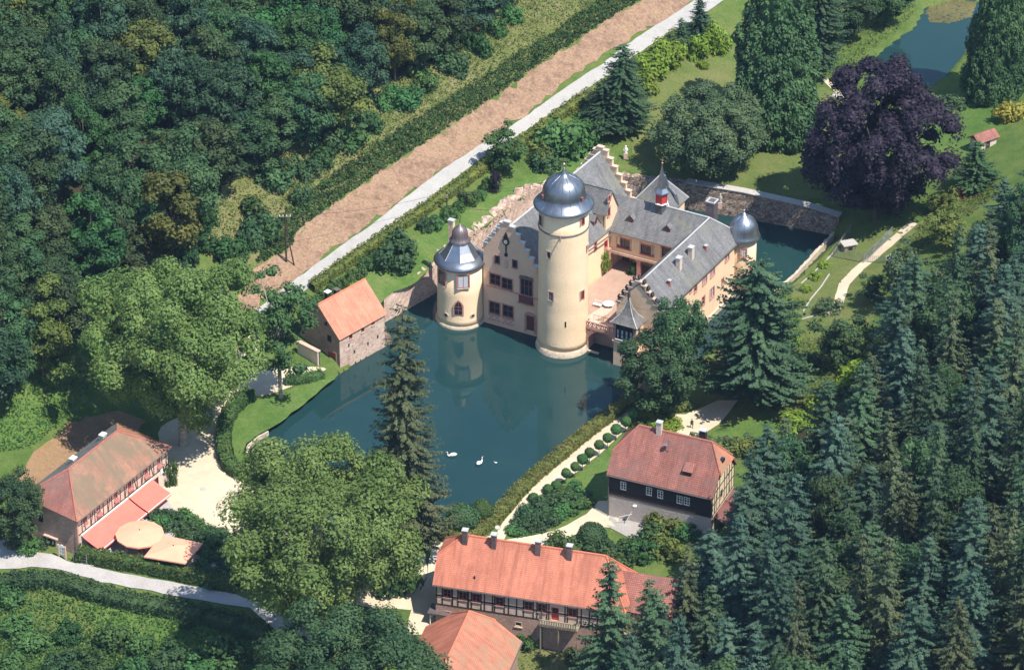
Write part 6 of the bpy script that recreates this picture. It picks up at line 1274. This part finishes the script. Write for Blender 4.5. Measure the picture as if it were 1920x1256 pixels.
# parasols of the restaurant terrace
c = PZ(262,999,4.35); g = h1(c[0],c[1]); T = Thing('parasol','large round salmon parasol on the restaurant terrace','parasol',(c[0],c[1],g))
V = [(0,0,4.95-g)]; n = 12; Rr = 3.7
for f in (.5,1.0):
    for k in range(n): a = 2*math.pi*k/n; V.append((Rr*f*math.cos(a),Rr*f*math.sin(a),4.95-g-.75*f**1.15-(0 if f<1 else 0)))
F = [(0,1+k,1+(k+1)%n) for k in range(n)]+[(1+k,1+n+k,1+n+(k+1)%n,1+(k+1)%n) for k in range(n)]
cn = T.part('canopy',V,F,'parasol'); 
for k in range(n):
    a,b_ = V[1+n+k],V[1+n+(k+1)%n]; T.part('valance',[a,b_,(b_[0],b_[1],b_[2]-.25),(a[0],a[1],a[2]-.25)],[(0,1,2,3)],'parasol',cn)
    T.multi('rib',[tubeg([(0,0,4.85-g),(a[0]*.98,a[1]*.98,a[2]-.05)],.025,4)],'wood_grey',cn)
T.multi('pole',[tubeg([(0,0,0),(0,0,4.9-g)],.06,8)],'wood_grey'); T.multi('cap',[latheg([(.12,4.93-g),(.1,5.02-g),(.01,5.1-g)],n=8)],'dark_boards'); T.box('base',-.5,.5,-.5,.5,0,.12,'concrete')
cs = [PZ(x,y,4.0) for x,y in ((304,1002),(380,1018),(347,1056),(270,1043))]; c = sum(cs)/4; g = h1(c[0],c[1]); T = Thing('parasol','large square salmon parasol beside the round one on the restaurant terrace','parasol',(c[0],c[1],g))
L4 = [q-np.array([c[0],c[1],g]) for q in cs]; V = [np.array([0,0,4.75-g])]+[q*np.array([.5,.5,1])+np.array([0,0,.32]) for q in L4]+L4; F = [(0,1+k,1+(k+1)%4) for k in range(4)]+[(1+k,5+k,5+(k+1)%4,1+(k+1)%4) for k in range(4)]
cn = T.part('canopy',V,F,'parasol')
for k in range(4):
    a,b_ = L4[k],L4[(k+1)%4]; T.part('valance',[a,b_,b_-np.array([0,0,.22]),a-np.array([0,0,.22])],[(0,1,2,3)],'parasol',cn); T.multi('rib',[tubeg([(0,0,4.65-g),a*np.array([.98,.98,1])-np.array([0,0,.05])],.03,4)],'wood_grey',cn)
T.multi('pole',[tubeg([(0,0,0),(0,0,4.7-g)],.07,8)],'wood_grey'); T.multi('cap',[latheg([(.12,4.72-g),(.1,4.82-g),(.01,4.9-g)],n=8)],'dark_boards'); T.box('base',-.5,.5,-.5,.5,0,.12,'concrete')
# terrace tables and chairs
def table(px,py,lab):
    p = G(px,py); T = Thing('terrace_table',lab,'table',p,.4,'tables on the restaurant terrace'); T.multi('table_top',[latheg([(.02,.80),(.55,.80),(.58,.83),(.55,.86),(.02,.86)],n=14)],'frame_red'); T.multi('stem',[tubeg([(0,0,0),(0,0,.8)],.05,6)],'steel'); T.multi('candle',[latheg([(.07,.862),(.07,1.0),(.02,1.0)],n=8)],'white_paint'); return p
CH = None
def chair(p, rz, lab):
    T = Thing('terrace_chair',lab,'chair',(p[0],p[1],h1(p[0],p[1])+.11),rz,'chairs on the restaurant terrace')
    T.box('seat',-.25,.25,-.25,.25,.46,.51,'wood_grey'); T.box('backrest',-.25,.25,.22,.27,.6,.98,'wood_grey')
    for x in (-.22,.22):
        for y in (-.22,.24): T.box('leg',x-.025,x+.025,y-.025,y+.025,0,.459 if y < 0 else .95,'steel')
for x,y,l_ in ((206,1016,'beside the long red awning'),(196,1027,'nearest the hedge corner'),(238,1031,'in the shade of the round parasol'),(266,1041,'between the two parasols'),(252,972,'at the gravel end of the awnings')):
    p = table(x,y,'small dark terrace table '+l_)
    for k in range(3): a = k*2.1+.5; chair((p[0]+.95*math.cos(a),p[1]+.95*math.sin(a)),a-math.pi/2,'wooden terrace chair at the table '+l_)
# metal gates by the road
def gate(pa,pb,h,lab):
    a,b_ = G(*pa),G(*pb); d = b_-a; Lg = float(np.linalg.norm(d[:2])); T = Thing('metal_gate',lab,'gate',a,math.atan2(d[1],d[0]))
    for x in (0,Lg): T.multi('post',[tubeg([(x,0,-.2),(x,0,h+.15)],.06,6)],'steel')
    for k in range(4): T.multi('bar',[tubeg([(0,0,.25+k*(h-.3)/3),(Lg,0,.25+k*(h-.3)/3)],.03,5)],'steel')
gate((138,1052),(163,1060),1.9,'grey metal gate closing the hedge gap at the inn corner'); gate((118,1082),(144,1092),1.1,'low grey metal barrier on the lower side of the village road')
# notice board
p = G(117,1046); T = Thing('notice_board','white arched notice board between stone posts at the inn corner','sign',p,R(-32)); T.box('post',-.75,-.5,-.12,.12,0,2.3,'sandstone_pale'); T.box('post',.5,.75,-.12,.12,0,2.3,'sandstone_pale')
T.part('panel',[(x,y,z) for y in (-.04,.04) for x,z in [(-.49,.7),(.49,.7),(.49,2.0),(.3,2.35),(0,2.48),(-.3,2.35),(-.49,2.0)]],[tuple(range(7)),tuple(reversed(range(7,14)))]+[(i,7+i,7+(i+1)%7,(i+1)%7) for i in range(7)],'white_paint')
for x,z in ((-.22,1.7),(.2,1.8),(-.2,1.2),(.2,1.15)): T.box('notice',x-.14,x+.14,-.055,-.041,z-.2,z+.2,'concrete')
# person walking on the path
def skinbody(name, joints, edges, mat, parent, levels=2):
    me = bpy.data.meshes.new(name); me.from_pydata([j[:3] for j in joints],edges,[]); me.materials.append(M(mat)); o = link(name,me,parent)
    bm = bmesh.new(); bm.from_mesh(me); sk = bm.verts.layers.skin.verify()
    for v_,j in zip(bm.verts,joints): v_[sk].radius = (j[3],j[4] if len(j) > 4 else j[3])
    bm.verts.ensure_lookup_table(); bm.verts[0][sk].use_root = True; bm.to_mesh(me); bm.free(); o.modifiers.new('skin','SKIN'); s_ = o.modifiers.new('sub','SUBSURF'); s_.levels = s_.render_levels = levels; return o
p = G(1297,803); e = link('person',None,None,tuple(p),R(25)); tag(e,'person in dark clothes walking on the pale path behind the tiled house','person')
J = [(0,0,.96,.15,.12),(0,.01,1.15,.14,.11),(0,.02,1.36,.17,.12),(0,.02,1.47,.09),(0,.0,1.55,.055),(0,-.01,1.62,.085,.1),(0,-.01,1.74,.075,.09),
 (.10,-.02,.88,.10),(.11,-.16,.50,.07),(.11,-.14,.10,.045),(.11,-.30,.05,.045),(-.10,.02,.88,.10),(-.11,.12,.50,.07),(-.11,.30,.14,.045),(-.11,.18,.05,.045),
 (.20,.02,1.40,.06),(.27,.08,1.13,.048),(.25,-.03,.89,.036),(.25,-.06,.80,.035),(-.20,.02,1.40,.06),(-.27,-.04,1.13,.048),(-.25,-.18,.92,.036),(-.25,-.22,.84,.035)]
Ed = [(0,1),(1,2),(2,3),(3,4),(4,5),(5,6),(0,7),(7,8),(8,9),(9,10),(0,11),(11,12),(12,13),(13,14),(2,15),(15,16),(16,17),(17,18),(2,19),(19,20),(20,21),(21,22)]
skinbody('body',J,Ed,'cloth_black',e)
link('face',mesh('face',*latheg([(.02,1.56),(.07,1.6),(.085,1.66),(.075,1.73),(.03,1.78)],(0,-.03),12),'skin',smooth=True),e); link('hair',mesh('hair',*latheg([(.095,1.62),(.105,1.68),(.095,1.76),(.05,1.81),(.01,1.82)],(0,.02),12),'hair',smooth=True),e)
for hx,hy,hz_ in ((.25,-.07,.78),(-.25,-.23,.82)):
    link('hand',mesh('hand',*joing([boxg(hx-.02,hx+.02,hy-.045,hy+.045,hz_-.04,hz_+.05)]+[tubeg([(hx,hy-.035+.023*k,hz_-.03),(hx+.008,hy-.04+.023*k,hz_-.09),(hx-.005,hy-.045+.023*k,hz_-.12+.01*abs(k-1.5))],.009,5) for k in range(4)]+[tubeg([(hx,hy-.045,hz_+.02),(hx,hy-.075,hz_-.03)],.011,5)]),'skin'),e)
# swans
def swan(px,py,rz,lab,s=1.0):
    p = PZ(px,py,0); e = link('swan',None,None,tuple(p),rz); e.scale = (s,s,s); tag(e,lab,'swan','swans on the moat')
    skinbody('body',[(0,0,.18,.22,.2),(.3,0,.2,.19,.17),(.5,0,.27,.11),(.58,0,.45,.06),(.55,0,.68,.05),(.6,0,.82,.05),(.7,0,.84,.055),(-.3,0,.2,.2,.18),(-.58,0,.3,.1),(-.75,0,.38,.04)],[(0,1),(1,2),(2,3),(3,4),(4,5),(5,6),(0,7),(7,8),(8,9)],'swan_white',e)
    link('beak',mesh('beak',*tubeg([(.72,0,.83),(.9,0,.79)],[.035,.012],6),'beak'),e)
    for y in (-1,1): link('wing',mesh('wing',*tubeg([(.25,.16*y,.3),(-.1,.22*y,.38),(-.45,.16*y,.4),(-.72,.06*y,.4)],[.06,.13,.12,.02],8),'swan_white',smooth=True),e)
swan(847,856,R(185),'white swan floating at the left with outstretched neck',1.15); swan(900,870,R(60),'white swan floating nearer the lake path hedge',1.15); swan(929,868,R(150),'tiny white bird floating right of the two swans',.4)
# manhole covers, sign, poles
def cover_disc(px,py,lab):
    p = G(px,py); T = Thing('manhole_cover',lab,'manhole',p+np.array([0,0,.08])); T.multi('rim',[latheg([(.5,0),(.5,.05),(.38,.055)],n=20)],'concrete'); T.multi('lid',[latheg([(.02,.03),(.37,.03),(.37,.045),(.02,.05)],n=20)],'gutter')
cover_disc(381,917,'round manhole cover in the middle of the gravel forecourt'); cover_disc(312,930,'round manhole cover near the inn awning'); cover_disc(815,1047,'round manhole cover at the left end of the long house')
p = G(933,1003); T = Thing('path_sign','small round white sign on a post where the gravel paths meet','sign',p); T.multi('post',[tubeg([(0,0,0),(0,0,1.6)],.04,6)],'steel'); T.part('disc',[(.42*math.cos(a),y,1.5+.42*math.sin(a)) for y in (-.05,-.02) for a in np.linspace(0,6.283,16,endpoint=False)],[tuple(range(16)),tuple(reversed(range(16,32)))]+[(i,16+i,16+(i+1)%16,(i+1)%16) for i in range(16)],'white_paint'); T.multi('ring',[tubeg([(.42*math.cos(a),-.035,1.5+.42*math.sin(a)) for a in np.linspace(0,6.283,17)],.035,5)],'black_iron')
p = G(537,492); T = Thing('power_pole','dark wooden power pole with crossarm and strut above the hay strip','pole',p); T.multi('mast',[tubeg([(0,0,-.5),(0,0,9.3)],[.17,.11],8)],'timber'); T.multi('strut',[tubeg([(1.3,-.4,-.3),(.05,0,7.2)],[.13,.1],7)],'timber'); T.box('crossarm',-1.0,1.0,-.07,.07,8.7,8.85,'wood_grey')
for x in (-.9,-.3,.3,.9): T.multi('insulator',[latheg([(.05,8.85),(.09,8.95),(.05,9.1),(.01,9.12)],(x,0),8)],'white_paint')
p2 = G(838,398); T2 = Thing('utility_post','short dark utility post standing in the lawn shrubs','post',p2); T2.multi('mast',[tubeg([(0,0,-.3),(0,0,4.0)],.11,7)],'timber'); T2.box('box',-.2,.2,-.3,-.11,2.9,3.5,'wood_grey')
def wire(a,b_,sag,lab):
    a,b_ = np.array(a),np.array(b_); T = Thing('overhead_wire',lab,'wire',a); T.multi('cable',[tubeg([(b_-a)*t+np.array([0,0,-sag*4*t*(1-t)]) for t in np.linspace(0,1,14)],.028,4)],'black_iron')
wire(p2+np.array([0,0,3.9]),CW(-9.5,29.6,16.0),1.2,'thin upper wire strung from the lawn post to the stepped gable'); wire(p2+np.array([0,0,3.5]),CW(-10.2,29.6,15.2),1.2,'thin lower wire strung from the lawn post to the stepped gable')
wire(p+np.array([.9,0,9.0]),p2+np.array([0,0,3.95]),1.0,'long wire from the power pole to the lawn post')
# wire fence pen and little hut on the right bank
def wirefence(pts,h,lab):
    P = [G(*q) for q in pts]; T = Thing('wire_fence',lab,'fence',P[0]); o0 = P[0]; ps = []
    for a,b_ in zip(P[:-1],P[1:]):
        n = max(1,int(np.linalg.norm(b_-a)/2.4)); ps += [a+(b_-a)*k/n for k in range(n)]
    ps.append(P[-1]); ps = [np.array([q[0],q[1],h1(q[0],q[1])])-o0 for q in ps]
    for q in ps: T.multi('post',[tubeg([q,q+np.array([0,0,h])],.045,5)],'wood_grey')
    for a,b_ in zip(ps[:-1],ps[1:]):
        g_ = [tubeg([a+np.array([0,0,z]),b_+np.array([0,0,z])],.022,3) for z in np.linspace(.1,h-.05,8)]+[tubeg([a+(b_-a)*t,a+(b_-a)*t+np.array([0,0,h-.05])],.018,3) for t in np.linspace(.08,.92,9)]
        T.multi('mesh_panel',g_,'zinc')
wirefence([(1594,440),(1562,482),(1619,494),(1672,443)],1.9,'tall green wire fence penning the grass beside the right moat bank'); wirefence([(1626,492),(1660,494),(1690,480)],1.4,'short wire fence right of the garden path')
p = G(1591,466); T = Thing('stone_hut','small grey stone box hut inside the wire fence pen','hut',p,R(20)); T.box('body',-1.1,1.1,-.8,.8,-.2,1.0,'rubble'); T.box('slab',-1.3,1.3,-1.0,1.0,1.002,1.18,'concrete'); T.box('opening',-.4,.4,-.83,-.79,.1,.75,'glass')
def kerb(pts,lab,mat='concrete',w=.09,h=.2,name='edging_board'):
    P = [G(*q) for q in pts]; T = Thing(name,lab,'edging',P[0]); o0 = P[0]
    for a,b_ in zip(P[:-1],P[1:]):
        d = (b_-a)[:2]; d /= np.linalg.norm(d); n_ = np.array([-d[1],d[0]])*w; V = []
        for q in (a,b_):
            for e_ in (-1,1):
                for z in (-.1,h): V.append((q[0]+n_[0]*e_-o0[0],q[1]+n_[1]*e_-o0[1],q[2]+z-o0[2]))
        T.part('board',V,[(0,1,5,4),(2,6,7,3),(1,3,7,5),(0,2,3,1),(4,5,7,6),(0,4,6,2)],mat)
kerb([(1502,533),(1530,508),(1560,478),(1585,440)],'long white edging board along the right moat bank'); kerb([(1506,585),(1520,562),(1540,538),(1555,515)],'pale stone edging of the planted border on the right bank','concrete'); kerb([(1502,600),(1530,592),(1562,576)],'short white edging at the bend of the garden path')
# statues on the moat wall, garden shed
def statue(px,py,z,h,lab,mat='white_paint'):
    p = PZ(px,py,z); T = Thing('statue',lab,'statue',p); T.box('pedestal',-.35,.35,-.35,.35,-.6,.5,'sandstone_pale'); T.lathe('figure',[(.25,.5),(.28,.7),(.2,h*.45),(.27,h*.62),(.3,h*.74),(.1,h*.84),(.16,h*.92),(.13,h*.98),(.02,h)],mat,n=12)
    for e_ in (-1,1): T.multi('arm',[tubeg([(.28*e_,0,h*.74),(.38*e_,-.05,h*.6),(.2*e_,-.2,h*.52)],.06,6)],mat)
statue(1173,292,6.6,2.0,'white stone figure on the wall behind the far stepped gable'); statue(1350,384,4.9,2.2,'pale stone figure on the moat wall above the right round tower','concrete')
p = G(1843,275); T = Thing('garden_shed','small shed with pinkish tile roof on the upper right lawn','shed',p,R(35)); T.box('wall',-2,2,-1.2,1.2,-.3,2.0,'white_plaster'); roofpart(T,[(-2.4,-1.6,1.9),(2.4,-1.6,1.9),(2.4,0,3.0),(-2.4,0,3.0)],'tile_old'); roofpart(T,[(-2.4,1.6,1.9),(2.4,1.6,1.9),(2.4,0,3.0),(-2.4,0,3.0)],'tile_old'); T.box('door',-.5,.5,-1.24,-1.2,0,1.8,'timber')
p = G(1574,184); T = Thing('footbridge','small pale stone footbridge slab on the park path','bridge',p,R(-20)); T.box('slab',-1.4,1.4,-.7,.7,.1,.3,'concrete'); T.box('kerb_stone',-1.4,1.4,-.75,-.6,.3,.45,'concrete'); T.box('kerb_stone',-1.4,1.4,.6,.75,.3,.45,'concrete')
p = G(1700,282); T = Thing('stone_bench','white curved stone bench under the copper beech','bench',p,.3)
for k in range(4): T.box('seat_block',-1.2+.6*k,-.65+.6*k,-.25+.08*abs(k-1.5),.25+.08*abs(k-1.5),.35,.5,'white_paint'); T.box('foot',-1.0+.6*k,-.8+.6*k,-.2,.2,0,.349,'white_paint')
# fallen and bare trunks at the lower right
for i,(x,y,h_,lx,lab) in enumerate(((1778,1170,9,.6,'pale bare trunk standing left of the stump clearing at lower right'),(1905,1230,11,-.8,'pale thin bare trunk at the lower right edge'),(1712,950,10,-1.0,'pale leaning dead trunk among the conifers'))):
    p = G(x,y); T = Thing('bare_trunk',lab,'tree',p); T.multi('stem',[tubeg([(0,0,-.3),(lx*.4,0,h_*.5),(lx,0,h_)],[.17,.13,.05],7)],'bark_pale')
    for k in range(4): z = h_*(.45+.13*k); a = k*2.2; T.multi('branch',[tubeg([(lx*z/h_,0,z),(lx*z/h_+1.1*math.cos(a),1.1*math.sin(a),z+.4)],[.05,.015],5)],'bark_pale')
# ================================================================== HAZE
m = bpy.data.materials.new('haze_air'); m.use_nodes = True; t = m.node_tree; t.nodes.remove(t.nodes['Principled BSDF'])
pv = N(t,'ShaderNodeVolumePrincipled'); pv.inputs['Color'].default_value = (.42,.64,1.0,1); pv.inputs['Density'].default_value = .000035; pv.inputs['Anisotropy'].default_value = .0
t.links.new(pv.outputs[0], t.nodes['Material Output'].inputs['Volume']); MATS['haze_air'] = m
tag(link('haze', mesh('haze', *boxg(-800,800,-640,1000,-8,365), 'haze_air')), 'faint bluish summer haze filling the valley', 'haze', None, 'stuff')
